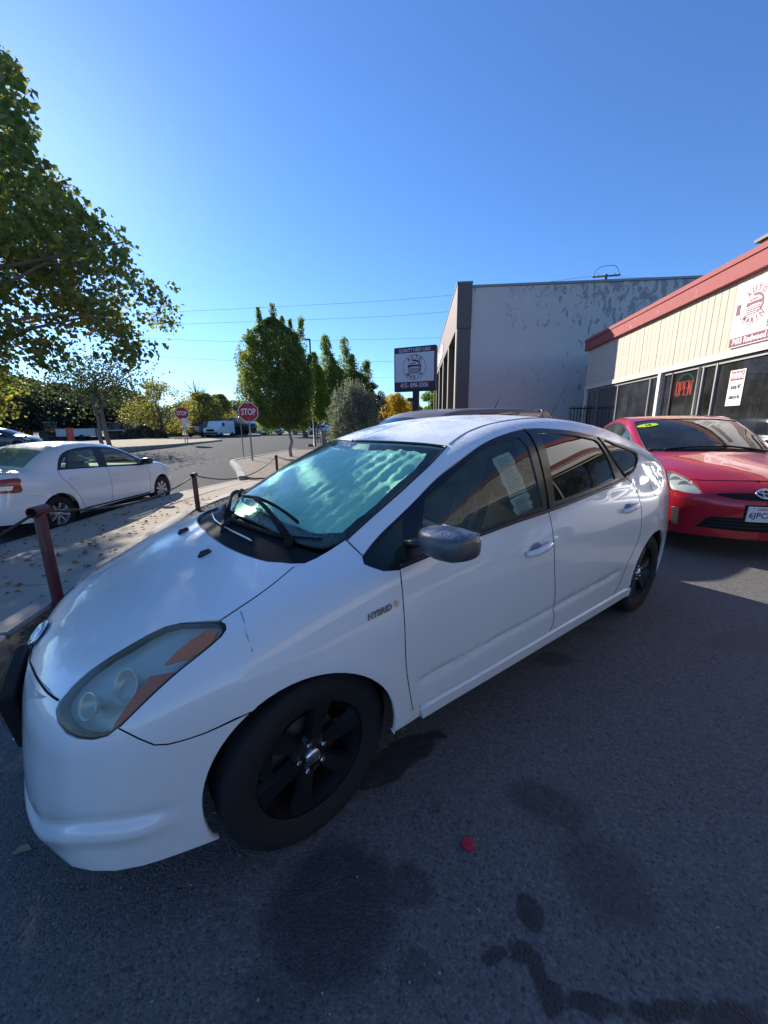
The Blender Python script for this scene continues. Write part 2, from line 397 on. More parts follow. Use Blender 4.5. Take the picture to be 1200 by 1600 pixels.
def arc(cx, cz, r, a0, a1, y, step=.035):
    k = max(3, int(abs(R_(a1-a0))*r/step)); a = np.radians(np.linspace(a0, a1, k+1))
    return np.stack([cx+r*np.cos(a), np.full(k+1, y), cz+r*np.sin(a)], 1)
def inside(poly, q):
    x, y = q[:, 0], q[:, 1]; r = np.zeros(len(q), bool); n = len(poly); j = n-1
    for i in range(n):
        xi, yi = poly[i]; xj, yj = poly[j]
        if yi != yj: r ^= ((yi > y) != (yj > y)) & (x < (xj-xi)*(y-yi)/(yj-yi)+xi)
        j = i
    return r
def dist_poly(poly, q):
    a = poly; b = np.roll(poly, -1, 0); d = np.full(len(q), 9.)
    for p0, p1 in zip(a, b):
        e = p1-p0; L = max(e@e, 1e-12); t = np.clip(((q-p0)@e)/L, 0, 1); d = np.minimum(d, np.linalg.norm(q-(p0+t[:, None]*e), axis=1))
    return d
def area2(p): return .5*np.sum(p[:, 0]*np.roll(p[:, 1], -1)-np.roll(p[:, 0], -1)*p[:, 1])
def offset_poly(p, d):
    """move a ccw polygon's edges inwards by d"""
    n = len(p); e = np.roll(p, -1, 0)-p; L = np.maximum(np.linalg.norm(e, axis=1, keepdims=True), 1e-9); nrm = np.stack([-e[:, 1], e[:, 0]], 1)/L
    m_ = nrm+np.roll(nrm, 1, 0); k = np.maximum((m_*np.roll(nrm, 1, 0)).sum(1, keepdims=True), .5); return p+m_/k*d
DIRS = {'T': (0, 0, -1), 'L': (0, 1, 0), 'O': (0, 1, -1), 'FO': (.2, 1, -.9), 'F': (1, 0, 0), 'FL': (1, 1, 0), 'HL': (.55, .65, -.5), 'W': (.5, 0, -.85), 'RB': (-.9, 1, -.25), 'B': (-1, 0, -.1)}
def surf(Fn, outline, d, sp=.045, gap=.002, holes=(), hgap=0., extra=None):
    d = np.array(DIRS.get(d, d) if isinstance(d, str) else d, float); d /= np.linalg.norm(d)
    u = np.cross(d, (0, 0, 1.)); u = u/np.linalg.norm(u) if np.linalg.norm(u) > .1 else np.array([1., 0, 0]); v = np.cross(u, d)
    pr = lambda P: np.stack([np.asarray(P)@u, np.asarray(P)@v], 1)
    loops = []
    for i, L in enumerate([outline]+list(holes)):
        q = pr(L)
        if area2(q) < 0: q = q[::-1]
        q = offset_poly(q, gap if i == 0 else -hgap); loops.append(q)
    lo, hi = loops[0].min(0), loops[0].max(0); g = []
    row = 0; y = lo[1]
    while y < hi[1]:
        g.append(np.stack([np.arange(lo[0]+(row % 2)*sp/2, hi[0], sp), np.full(len(np.arange(lo[0]+(row % 2)*sp/2, hi[0], sp)), y)], 1)); y += sp*.866; row += 1
    g = np.vstack(g) if g else np.zeros((0, 2)); k = inside(loops[0], g)&(dist_poly(loops[0], g) > sp*.45)
    if extra is not None:
        ex = pr(extra); ex = ex[inside(loops[0], ex)&(dist_poly(loops[0], ex) > .006)]
    for h in loops[1:]: k &= ~inside(h, g)&(dist_poly(h, g) > sp*.45)
    g = g[k]
    if extra is not None and len(ex):
        g = g[np.array([((ex-q)**2).sum(1).min() > (sp*.35)**2 for q in g])] if len(g) else g; g = np.vstack([g, ex])
    pts = np.vstack(loops+[g]); faces = []; s = 0
    for L in loops: faces.append(list(range(s, s+len(L)))); s += len(L)
    r = delaunay_2d_cdt([Vector(p) for p in pts], [], faces, 2 if len(loops) > 1 else 1, 1e-6)
    V2 = np.array([tuple(p) for p in r[0]]); Fc = [tuple(f) for f in r[2]]
    dep = np.asarray(outline)@d; o = V2[:, :1]*u+V2[:, 1:2]*v+d*(dep.min()-.35)
    t, ok = trace(Fn, o, np.broadcast_to(d, o.shape), 3.5, 46)
    P = o+t[:, None]*d; N = normal(Fn, P)
    if Fc:
        a, b, c = (P[list(i)] for i in zip(*[f[:3] for f in Fc])); nn = np.cross(b-a, c-a); flip = ((nn*(N[[f[0] for f in Fc]])).sum(1) < 0)
        Fc = [tuple(reversed(f)) if fl else f for f, fl in zip(Fc, flip)]
    return P, N, Fc
def boundary(Fc):
    cnt = {}
    for f in Fc:
        for i in range(len(f)):
            a, b = f[i], f[(i+1) % len(f)]; cnt[(a, b)] = cnt.get((a, b), 0)+1
    return [(a, b) for (a, b) in cnt if (b, a) not in cnt]
def build(name, P, N, Fc, mat, parent, off=0., lip=.02, mirror=False, side=1, open_y0=False, bulge=None):
    P = P+N*off; be = boundary(Fc)
    if open_y0: be = [(a, b) for a, b in be if not (abs(P[a, 1]) < .004 and abs(P[b, 1]) < .004)]
    V = [P]; NN = [N]; F = list(Fc)
    if lip:
        idx = sorted({i for e in be for i in e}); k0 = len(P); mp = {j: k0+n for n, j in enumerate(idx)}; k1 = k0+len(idx); mq = {j: k1+n for n, j in enumerate(idx)}
        # outward direction in the surface for the lip normals
        T = np.zeros_like(P)
        for a, b in be: w = np.cross(P[b]-P[a], N[a]); w /= max(np.linalg.norm(w), 1e-9); T[a] += w; T[b] += w
        T /= np.maximum(np.linalg.norm(T, axis=1, keepdims=True), 1e-9)
        V += [P[idx]-N[idx]*.0008+T[idx]*.0008, P[idx]-N[idx]*lip+T[idx]*.0008]; NN += [(N[idx]+T[idx])*.7071, T[idx]]
        F += [(b, a, mp[a], mp[b]) for a, b in be]+[(mp[b], mp[a], mq[a], mq[b]) for a, b in be]
    V = np.vstack(V); NN = np.vstack(NN)
    if mirror or side < 0:
        Vm = V*[1, -1, 1]; Nm = NN*[1, -1, 1]; Fm = [tuple(reversed(f)) for f in F]
        if side < 0: V, NN, F = Vm, Nm, Fm
        else: n = len(V); F = F+[tuple(i+n for i in f) for f in Fm]; V = np.vstack([V, Vm]); NN = np.vstack([NN, Nm])
    return mesh_obj(name, V, F, mat, parent, True, NN)
def panel(Fn, name, outline, d, mat, parent, both=False, mirror=False, **k):
    """both: a second, mirrored object; mirror: the mirrored half joins the same object"""
    sk = {a: k.pop(a) for a in ('sp', 'gap', 'holes', 'hgap', 'extra') if a in k}; P, N, Fc = surf(Fn, outline, d, **sk)
    o = [build(name, P, N, Fc, mat, parent, mirror=mirror, **k)]
    if both: o.append(build(name, P, N, Fc, mat, parent, side=-1, **k))
    return o
def on_surf(Fn, pts, d):
    d = np.array(DIRS.get(d, d) if isinstance(d, str) else d, float); d /= np.linalg.norm(d); p = np.array(pts, float); o = p-d*.4
    t, ok = trace(Fn, o, np.broadcast_to(d, o.shape), 3.5, 50); P = o+t[:, None]*d; return P, normal(Fn, P)
def strip(Fn, name, pts, d, mat, parent, r=.003, both=False, off=0., smoothc=True, n=6):
    c = crom(pts, .03) if smoothc else straight(pts, .03); P, N = on_surf(Fn, c, d); P = P+N*off; o = [MB().tube(P, r, n).obj(name, mat, parent, True)]
    if both: o.append(MB().tube(P*[1, -1, 1], r, n).obj(name, mat, parent, True))
    return o
def revolve(prof, n=40):
    return MB().lathe(prof, n, 'y', caps=False)
def make_wheel(parent, x, y, z, R, W, rim_mat, style, side, steer=0., cap_mat=None, spokes=6, rimR=.195):
    """side -1: face towards -y"""
    w = bpy.data.objects.new('wheel', None); link(w, parent); w.location = (x, y, z); w.rotation_euler = (0, 0, steer)
    s = side; h = W/2
    prof = [(rimR-.004, -h*.80), (rimR+.012, -h*.94), (rimR+.045, -h*1.03), (R-.045, -h*1.04), (R-.02, -h*.96), (R-.006, -h*.82), (R, -h*.62), (R-.002, -h*.33), (R-.009, -h*.325), (R-.009, -h*.275), (R, -h*.27), (R+.001, 0), (R, h*.27), (R-.009, h*.275), (R-.009, h*.325), (R-.002, h*.33), (R, h*.62), (R-.006, h*.82), (R-.02, h*.96), (R-.045, h*1.04), (rimR+.045, h*1.03), (rimR+.012, h*.94), (rimR-.004, h*.80)]
    revolve(prof, 56).obj('tyre', MATS['tyre'], w, angle=28)
    f = s*h*.84          # outer plane of the rim
    b = MB(); pr = [(rimR+.010, f), (rimR+.012, f*.93), (rimR-.002, f*.90), (rimR-.008, f*.55), (rimR-.02, f*.2), (rimR-.03, -f*.6), (rimR+.006, -f*.95), (rimR-.002, -f*.99), (rimR-.035, -f*.6), (rimR-.026, f*.2), (rimR-.013, f*.6), (rimR-.006, f*.92)]
    b.lathe(pr if s < 0 else pr[::-1], 48, 'y', caps=False)
    o = b.obj('rim', rim_mat, w, angle=30)
    for a0, a1, ro in ((.2, 1.9, .0), (2.1, 3.9, .001), (4.6, 5.3, .0)):
        if style == 'steel': MB().tube([((rimR+.011+ro)*math.cos(a), f*1.005, (rimR+.011+ro)*math.sin(a)) for a in np.linspace(a0, a1, 24)], .0011, 4).obj('rim_scuff', MATS['silver_rim'], w, True)
    dish = .35 if style == 'steel' else .75
    sp = MB()
    for k in range(spokes):
        a = 2*math.pi*k/spokes+.26; ca, sa = math.cos(a), math.sin(a)
        def pt(r, t, dy): return (ca*r-sa*t, f*dy, sa*r+ca*t)
        w0, w1 = (.034, .040) if style == 'steel' else (.018, .022)
        segs = [(.045, w0*.9, .66, .35), (.09, w0*.85, .74, .45), (.14, w0, .80, .5), (rimR-.008, w1*1.25, .84, .55)]
        V = []
        for r, t, d1, d0 in segs: V += [pt(r, -t, d0), pt(r, -t*.7, d1), pt(r, t*.7, d1), pt(r, t, d0)]
        F = []
        for i in range(3):
            q = i*4
            for j in range(3): F.append((q+j, q+j+1, q+j+5, q+j+4))
        sp.add(V, F)
    sp.obj('spokes', rim_mat, w, angle=35)
    hb = MB().lathe([(0.001, f*.70), (.052, f*.70), (.062, f*.62), (.072, f*.45), (.072, f*.2), (0.001, f*.2)], 28, 'y', caps=False); hb.obj('hub', rim_mat, w, angle=35)
    MB().lathe([(0.001, f*.93), (.018, f*.92), (.027, f*.87), (.030, f*.80), (.030, f*.6)], 24, 'y', caps=False).obj('centre_cap', cap_mat or rim_mat, w, angle=40)
    for k in range(5):
        a = 2*math.pi*k/5+.5; MB().lathe([(.001, f*.86), (.008, f*.85), (.011, f*.80), (.011, f*.66)], 6, 'y', c=(math.cos(a)*.052, 0, math.sin(a)*.052), caps=False).obj('wheel_nut', MATS['chrome'], w, angle=40)
    MB().lathe([(.001, f*.1), (.125, f*.1), (.125, -f*.05), (.001, -f*.05)], 32, 'y', caps=False).obj('brake_disc', MATS['steel'], w, angle=40)
    return w

# ------------------------------------------------------------------ shared materials
simple('tyre', (.018, .018, .019), .78, bs=.25, bsc=90, spec=.3)
simple('black_plastic', (.010, .010, .011), .62, bs=.15, bsc=200, spec=.22)
simple('black_trim', (.008, .008, .009), .32, coat=.2)
simple('black_void', (.004, .004, .004), .9, var=0)
simple('chrome', (.75, .76, .78), .12, 1., var=0)
simple('steel', (.25, .24, .23), .45, 1.)
simple('black_rim', (.010, .010, .011), .38, var=.4, vs=20, bs=.1)
simple('silver_rim', (.55, .56, .58), .3, .8, var=.1)
simple('seat_cloth', (.42, .38, .30), .85, bs=.2, bsc=300)
simple('dark_cloth', (.035, .035, .037), .85)
simple('white_paper', (.82, .83, .80), .7, var=.03)
simple('amber_plastic', (.95, .16, .015), .3, var=.1)
simple('dark_amber', (.70, .09, .02), .3, var=.1)
simple('red_plastic', (.30, .006, .010), .18, var=.1, coat=.6)
simple('headlamp_reflector', (.74, .76, .70), .35, .35, var=.2, vs=14)
glass('clear_glass', (.62, .72, .66), film=.10, filmcol=(.35, .38, .36))
glass('door_glass', (.58, .70, .62), ior=1.5, film=.20, filmcol=(.30, .37, .31))
glass('privacy_glass', (.035, .04, .04), ior=1.75)
glass('wet_windshield', (.66, .95, .81), dew=.10, filmcol=(.75, .85, .82), refl_rough=.05)
glass('lens_plastic', (.80, .84, .80), refl_rough=.08, film=.20, filmcol=(.74, .71, .55), ior=1.32)
glass('window_glass', (.55, .58, .58), ior=2.0, film=.10, filmcol=(.3, .3, .3))
paint('white_paint', (.84, .84, .82), dirt=.07, dew=1.0)
paint('clean_white_paint', (.80, .81, .80), dirt=.04)
paint('red_paint', (.50, .006, .026), dirt=.02, rough=.32, metal=.25)
paint('brown_paint', (.17, .135, .11), dirt=.10, rough=.45, metal=.2, coatw=.25)
paint('silver_paint', (.55, .56, .58), dirt=.04, rough=.32, metal=.6)
paint('blue_paint', (.10, .15, .22), dirt=.1, rough=.35, metal=.3)
paint('dark_paint', (.02, .024, .03), dirt=.06)
t = NT('sunshade_foil'); f = t.noise(40, 5, .7)
t.set(col=t.mix(f, (.64, .87, .74), (.86, .97, .88)), metal=.25, rough=.38, normal=t.bump(t.noise(70, 5, .75), 1., .010))
t = NT('mirror_cap'); t.set(col=t.mix(t.noise(30, 5), (.08, .085, .095), (.12, .125, .135)), rough=.42, metal=.3, coat=.25)
g = t.node('ShaderNodeNewGeometry'); sx = t.node('ShaderNodeSeparateXYZ'); t.link(g.outputs['Normal'], sx.inputs[0])
v = t.node('ShaderNodeTexVoronoi'); v.inputs['Scale'].default_value = 240; t.link(t.tc.outputs['Object'], v.inputs['Vector'])
dm = t.math('MULTIPLY', t.mrange(sx.outputs['Z'], .55, .85), t.mrange(v.outputs['Distance'], .2, .6, 1, .2))
t.set(col=t.mix(t.math('MULTIPLY', dm, t.mrange(t.noise(14), .35, .6)), (.10, .105, .115), (.62, .64, .66)), normal=t.bump(dm, .3, .001))
# wet-looking stripes and plate prints
simple('plate_white', (.78, .79, .78), .4, var=.03); simple('plate_blue', (.03, .05, .22), .5, var=0)
simple('print_maroon', (.20, .018, .045), .5, var=.05); simple('print_black', (.012, .012, .014), .6, var=0)
simple('lime_sticker', (.55, .85, .02), .5, var=.03)

# ------------------------------------------------------------------ the ground
def road_z(x, y):
    """height of the street: below the kerb beside the lot, rising towards the crossing"""
    s = lambda a, b, v: float(sstep(a, b, np.float64(v)))
    return -.25+.13*s(9.5, 16, y)+.30*s(17, 32, y)
t = NT('street_asphalt'); n1 = t.noise(.35, 5, .6); n2 = t.noise(90, 3, .7); n3 = t.noise(3, 4, .6)
c = t.mix(n1, (.06, .06, .062), (.10, .098, .095)); c = t.mix(t.mrange(n2, .45, .7), c, (.17, .165, .155)); c = t.mix(t.math('MULTIPLY', t.mrange(n3, .58, .62), .35), c, (.05, .05, .055))
t.set(col=c, rough=.95, spec=.08, normal=t.bump(n2, .5, .006))
def blob_mask(t, blobs, warp_scale=2.2, warp=.16):
    nz = t.node('ShaderNodeTexNoise'); nz.inputs['Scale'].default_value = warp_scale; nz.inputs['Detail'].default_value = 5; t.link(t.tc.outputs['Object'], nz.inputs['Vector'])
    sub = t.node('ShaderNodeVectorMath'); sub.operation = 'SUBTRACT'; t.link(nz.outputs['Color'], sub.inputs[0]); sub.inputs[1].default_value = (.5, .5, .5)
    sc = t.node('ShaderNodeVectorMath'); sc.operation = 'SCALE'; t.link(sub.outputs[0], sc.inputs[0]); sc.inputs['Scale'].default_value = warp
    ad = t.node('ShaderNodeVectorMath'); t.link(t.tc.outputs['Object'], ad.inputs[0]); t.link(sc.outputs[0], ad.inputs[1]); res = None
    for (x, y, rx, ry, rot, hard, amt) in blobs:
        mp = t.node('ShaderNodeMapping'); mp.vector_type = 'TEXTURE'; mp.inputs['Location'].default_value = (x, y, 0); mp.inputs['Rotation'].default_value = (0, 0, rot); mp.inputs['Scale'].default_value = (rx, ry, 1000); t.link(ad.outputs[0], mp.inputs[0])
        ln = t.node('ShaderNodeVectorMath'); ln.operation = 'LENGTH'; t.link(mp.outputs[0], ln.inputs[0]); k = t.math('MULTIPLY', t.mrange(ln.outputs['Value'], 1-hard, 1+hard, 1, 0), amt)
        res = k if res is None else t.math('MAXIMUM', res, k)
    return res
def gp(px, py): v = atz(px, py, 0); return v.x, v.y
t = NT('lot_asphalt'); vo = t.node('ShaderNodeTexVoronoi'); vo.inputs['Scale'].default_value = 115; t.link(t.tc.outputs['Object'], vo.inputs['Vector'])
vc = t.node('ShaderNodeSeparateColor'); t.link(vo.outputs['Color'], vc.inputs[0])
n1 = t.noise(.9, 6, .6); n2 = t.noise(240, 2, .6); n3 = t.noise(14, 5, .7)
c = t.mix(n1, (.112, .107, .100), (.155, .148, .138)); c = t.mix(t.mrange(vc.outputs[0], .55, 1.0), c, (.19, .183, .172)); c = t.mix(t.mrange(vc.outputs[1], .80, .98), c, (.08, .077, .074)); c = t.mix(t.math('MULTIPLY', t.mrange(n3, .55, .75), .35), c, (.18, .173, .162))
bl = []
def B_(px, py, rx, ry, rot=0, hard=.09, amt=1.): x, y = gp(px, py); bl.append((x, y, rx, ry, rot, hard, amt))
B_(630, 1178, .17, .07, .5); B_(680, 1148, .05, .03); B_(600, 1205, .12, .06, .5)
B_(855, 1255, .15, .085, -.5, .3, .7); B_(865, 1030, .12, .06, 0, .3, .6); B_(940, 985, .10, .04, 0, .4, .4); B_(1185, 1000, .35, .12, .2, .3, .6)
B_(945, 1370, .12, .14, .3, .35, .62); B_(520, 1420, .20, .18, .4, .25, .85); B_(640, 1385, .07, .06, 0, .25, .7); B_(650, 1520, .045, .04, 0, .3, .5)
B_(832, 1425, .040, .05, 0, .15); B_(772, 1487, .038, .014, .1, .2); B_(815, 1490, .03, .03, 0, .2); B_(840, 1520, .018, .05, .3, .2); B_(862, 1560, .035, .03, .5, .2); B_(930, 1572, .075, .016, -.1, .2); B_(1040, 1580, .085, .02, .0, .25); B_(1140, 1592, .09, .022, .1, .25); B_(430, 1560, .09, .06, 0, .4, .5); B_(680, 1265, .02, .02, 0, .3, .5)
mk = blob_mask(t, bl, 9, .085)
mottle = t.mrange(n3, .3, .6, .75, 1)
c = t.mix(t.math('MULTIPLY', mk, t.math('MULTIPLY', mottle, .85)), c, (.022, .022, .023))
t.set(col=c, rough=t.math('SUBTRACT', .78, t.math('MULTIPLY', mk, .22)), spec=.35)
hh = t.math('ADD', t.math('MULTIPLY', t.mrange(vo.outputs['Distance'], .1, .6, 1, 0), .7), t.math('MULTIPLY', n2, .5)); t.set(normal=t.bump(hh, .75, .0045))
simple('soil', (.055, .042, .032), .95, var=.5, vs=12, bs=1., bsc=60)
t = NT('dry_dirt'); c = t.ramp(t.noise(6, 8, .7), [(.3, (.13, .10, .075)), (.5, (.21, .17, .13)), (.7, (.30, .25, .19))]); t.set(col=c, rough=.95, normal=t.bump(t.noise(40, 5), .8, .02))
t = NT('dry_grass_ground'); c = t.ramp(t.noise(3, 8, .75), [(.3, (.17, .13, .08)), (.5, (.34, .27, .17)), (.7, (.42, .34, .22))]); t.set(col=c, rough=.95, normal=t.bump(t.noise(30, 5), .8, .03))
t = NT('pavement_concrete'); n1 = t.noise(1.2, 6, .65); n2 = t.noise(120, 4, .7); n3 = t.noise(9, 6, .7); c = t.mix(n1, (.36, .305, .24), (.47, .41, .33)); c = t.mix(t.math('MULTIPLY', t.mrange(n3, .56, .72), .5), c, (.26, .23, .19)); c = t.mix(t.mrange(n2, .55, .75), c, (.36, .33, .29))
t.set(col=c, rough=.95, spec=.12, normal=t.bump(n2, .4, .003))
t = NT('kerb_concrete'); n1 = t.noise(3, 7, .7); n2 = t.noise(70, 4, .7); c = t.mix(n1, (.22, .20, .18), (.42, .40, .36)); c = t.mix(t.mrange(n2, .55, .7), c, (.15, .14, .13)); t.set(col=c, rough=.9, normal=t.bump(t.math('ADD', n1, n2), .6, .008))
# the wide ground: one sheet out to the horizon
xs = sorted(set(list(np.linspace(-60, 60, 49))+[-900, -400, -200, -100, 100, 200, 400, 900])); ys = sorted(set(list(np.linspace(-30, 80, 89))+[-900, -300, -100, 100, 140, 200, 300, 500, 900]))
V = [(x, y, road_z(x, y)) for y in ys for x in xs]; nx = len(xs); F = [(j*nx+i, j*nx+i+1, (j+1)*nx+i+1, (j+1)*nx+i) for j in range(len(ys)-1) for i in range(nx-1)]
tag(mesh_obj('street', V, F, MATS['street_asphalt'], smooth=True), kind='structure')
# kerb line between street and pavement, seen from above: (x, y) points
KERB = [(-4.95, -14), (-5.02, 0), (-5.17, 4.9), (-5.16, 7.4), (-4.92, 9.2), (-4.35, 11.0)]
BOLL = [(-1.55, -4.2), (-2.12, -.6), (-2.66, 2.85), (-3.24, 6.45), (-2.95, 10.5), (-2.30, 17.0)]
def along(pl, y):
    return float(np.interp(y, [p[1] for p in pl], [p[0] for p in pl]))
lot = [(along(BOLL, y)-.02, y) for y in (-12, -4.2, -.6, 2.85, 6.45, 10.5, 14, 17.0)]; lot = [(-1.4, -14)]+lot[1:]+[(-2.0, 24), (3.0, 24), (3.6, 30), (30, 30), (30, -14)]
def sheet_poly(name, poly, z0, z1, mat, **k):
    b = MB().prism(poly, z0, z1, 'z'); o = b.obj(name, mat); import bmesh
    bm = bmesh.new(); bm.from_mesh(o.data); bmesh.ops.recalc_face_normals(bm, faces=bm.faces); bm.to_mesh(o.data); bm.free(); return tag(o, **k)
sheet_poly('car_park', lot, -.5, 0, MATS['lot_asphalt'], kind='structure')
# pavement slabs between kerb and bollards
pv = tag(bpy.data.objects.new('pavement', None), kind='structure'); link(pv)
yj = list(np.arange(-8, 11.0, 1.42)); pe = MB()
for i in range(len(yj)):
    y0 = yj[i]; y1 = min(y0+1.42, 11.0)
    if y1-y0 < .3: continue
    fr = [0, .5, 1.]
    for j in range(2):
        f0, f1 = fr[j], fr[j+1]; g = .006
        def P2(f, y):
            a = along(KERB, y)+.16; b = along(BOLL, y)-.20; return a*(1-f)+b*f
        w0 = P2(1, y0)-P2(0, y0); q = [(P2(f0, y0)+g, y0+g), (P2(f1, y0)-g, y0+g), (P2(f1, y1)-g, y1-g), (P2(f0, y1)+g, y1-g)]
        dz = random.uniform(-.006, .006); zt_ = lambda x, y: -.10+.10*np.clip((x-along(KERB, y))/(along(BOLL, y)-along(KERB, y)), 0, 1)+dz
        V = [(x, y, zt_(x, y)) for x, y in q]+[(x, y, zt_(x, y)-.12) for x, y in q]
        c_ = .008; top = [(V[k][0]+(c_ if k in (0, 3) else -c_), V[k][1]+(c_ if k in (0, 1) else -c_), V[k][2]) for k in range(4)]; V = top+[(x, y, z-.006) for x, y, z in V[:4]]+V[4:]
        F = [(0, 1, 2, 3)]+[(a+4, b+4, b, a) for a, b in ((0, 1), (1, 2), (2, 3), (3, 0))]+[(a+8, b+8, b+4, a+4) for a, b in ((0, 1), (1, 2), (2, 3), (3, 0))]
        mesh_obj('slab', V, F, MATS['pavement_concrete'], pv)
jb = [(along(KERB, y)+.05, y) for y in np.linspace(-9, 11, 12)]; jb2 = [(along(BOLL, y)-.02, y) for y in np.linspace(11, -9, 12)]
V = [(x, y, -.125) for x, y in jb]+[(x, y, -.03) for x, y in jb2]; n_ = len(jb); mesh_obj('pavement_bed', V, [(i, 2*n_-1-i, 2*n_-2-i, i+1) for i in range(n_-1)], MATS['soil'], pv)
def kerb(pts, w, h0, h1, label, seg=1.9, group=None, name='kerb', mat='kerb_concrete', rough_=.004):
    """kerb stones laid along a line; top at h1"""
    k = tag(bpy.data.objects.new(name, None), kind='structure'); link(k)
    c = straight([(p[0], p[1], p[2] if len(p) > 2 else 0) for p in pts], .45); L = 0; cur = [c[0]]; segs = []
    for a, b in zip(c[:-1], c[1:]):
        cur.append(b); L += np.linalg.norm(b-a)
        if L > seg: segs.append(cur); cur = [b]; L = 0
    if len(cur) > 1: segs.append(cur)
    for sg in segs:
        V = []; sg = [np.array(q) for q in sg]; sg[0] = sg[0]+(sg[1]-sg[0])*.02; sg[-1] = sg[-1]+(sg[-2]-sg[-1])*.02
        for i, q in enumerate(sg):
            d = sg[min(i+1, len(sg)-1)]-sg[max(i-1, 0)]; n = np.array([-d[1], d[0], 0]); n /= np.linalg.norm(n); r = lambda: random.uniform(-rough_, rough_)
            for o_, z in ((-.5, h0), (-.5, h1-.02), (-.42, h1), (.42, h1), (.5, h1-.02), (.5, h0)): V.append(q+n*w*o_+np.array([r(), r(), z+r()]))
        F = [(i*6+j, i*6+j+1, (i+1)*6+j+1, (i+1)*6+j) for i in range(len(sg)-1) for j in range(5)]+[(5, 4, 3, 2, 1, 0), tuple(range(len(V)-6, len(V)))]
        o = mesh_obj('kerbstone', V, F, MATS[mat], k); soft(o, 40)
    return k
kerb([(x+.08, y) for x, y in KERB], .16, -.45, -.095, '')
kerb([(along(BOLL, y)-.13, y, 0) for y in (-8, -4.2, -.6, 2.85, 6.45, 9.6)], .20, -.3, .035, '', name='lot_kerb', rough_=.009)
# strip of soil and leaf litter at the lot edge
st = [(along(BOLL, y)-.03, y) for y in (-8, -4.2, -.6, 2.85, 6.45, 9.0)]+[(along(BOLL, y)+.50+.06*math.sin(y*3), y) for y in (9.0, 6.45, 4.0, 2.85, 1.5, .4, -.6, -4.2, -8)]
sheet_poly('soil_strip', st, -.05, .014, MATS['soil'], kind='structure')
# planted corner: dirt bed behind a kerb
bed = [(-4.15, 11.15), (-6.42, 16.3), (-6.46, 17.0), (-6.25, 18.0), (-5.75, 23), (-5.15, 30), (-4.2, 31), (-1.9, 24.3), (-2.25, 17.0), (-2.9, 10.7), (-3.7, 10.7)]
sheet_poly('planting_bed', bed, -.5, .012, MATS['dry_dirt'], kind='structure')
kerb([(-4.10, 10.95), (-5.2, 13.6), (-6.40, 16.1), (-6.56, 16.7), (-6.50, 17.5), (-6.0, 21), (-5.6, 25), (-5.2, 30)], .20, -.45, .035, '', name='corner_kerb')
sheet_poly('corner_pavement', [(-5.0, 30.2), (-4.0, 31.5), (-.5, 33), (2.5, 33), (2.5, 25), (-3.0, 24.2), (-4.1, 29)], -.4, .02, MATS['pavement_concrete'], kind='structure')
# grass island across the street, far verge
i0_ = at(292, 691, 34); 
isl = [at(120, 699, 27), at(200, 698, 28.5), at(270, 694, 31), at(318, 690.5, 35), at(346, 688.5, 39), at(335, 686, 44), at(300, 684, 48), at(240, 683, 50), at(150, 684, 47), at(60, 686, 42), at(20, 695, 30)]
sheet_poly('grass_island', [(p.x, p.y) for p in isl], -.3, road_z(0, 34)+.13, MATS['dry_grass_ground'], kind='structure')
kerb([(p.x, p.y) for p in isl[:5]], .18, -.2, road_z(0, 34)+.14, '', name='island_kerb', seg=3.)
far = [at(365, 680.5, 62), at(430, 680, 62), at(520, 680, 60), at(600, 682, 55), at(700, 680, 55), (20, 95), (-60, 110), (-90, 60), tuple(at(-60, 684, 60))[:2], at(100, 680, 66), at(300, 680, 66)]
sheet_poly('far_verge', [(p[0], p[1]) for p in far], -.3, road_z(0, 60)+.12, MATS['dry_dirt'], kind='structure')

# ------------------------------------------------------------------ bollards with a sagging cable
simple('maroon_paint', (.105, .016, .022), .5, var=.3, vs=18, bs=.2, bsc=70, coat=.15); simple('maroon_end', (.03, .012, .014), .6); simple('cable', (.035, .034, .036), .55, .3); simple('rust', (.16, .07, .035), .8, var=.4, vs=30)
tops = []
blab = ['maroon steel bollard with a tee-shaped top beside the bonnet, at the left edge', 'maroon steel bollard behind the black windscreen cowl, nearest the white sedan\'s nose', 'short maroon bollard seen past the far edge of the windscreen, nearest the stop sign', 'maroon bollard at the dirt bed by the far windscreen corner, half hidden', 'maroon bollard of the cable fence behind the camera, nearest the kerb', 'maroon bollard of the cable fence just outside the left of the view']
order = [2, 3, 4, 5, 0, 1]
hts = {2: .80, 3: .62, 4: .62, 5: .55, 6: .55, 0: .7, 1: .78}
for lb, i in zip(blab, order):
    x, y = BOLL[i]; r = .040 if i < 4 else .036; h = hts[i]; b = empty('bollard', (x, y, 0), R_(9), lb, 'bollard', 'maroon bollards joined by a cable')
    MB().lathe([(r, -.1), (r, .05), (r*1.002, h-.05), (r*.7, h-.02)], 20, 'z').obj('post', MATS['maroon_paint'], b, angle=40)
    MB().lathe([(r*1.04, -.075), (r*1.04, .075)], 20, 'y', c=(0, 0, h), caps=False).lathe([(r*.80, .075), (r*.80, -.075)], 20, 'y', c=(0, 0, h), caps=False).lathe([(r*.8, -.075), (r*1.04, -.075)], 20, 'y', c=(0, 0, h), caps=False).lathe([(r*1.04, .075), (r*.8, .075)], 20, 'y', c=(0, 0, h), caps=False).obj('cross_pipe', MATS['maroon_paint'], b, angle=40)
    MB().lathe([(.001, -.02), (r*.8, -.02)], 20, 'y', c=(0, 0, h), caps=False).obj('pipe_plug', MATS['maroon_end'], b)
    tops.append((i, Vector((x, y, h))))
tops = [p for _, p in sorted(tops, key=lambda q: q[0])]
sag = [.2, .2, .16, .28, .34]; pts = []
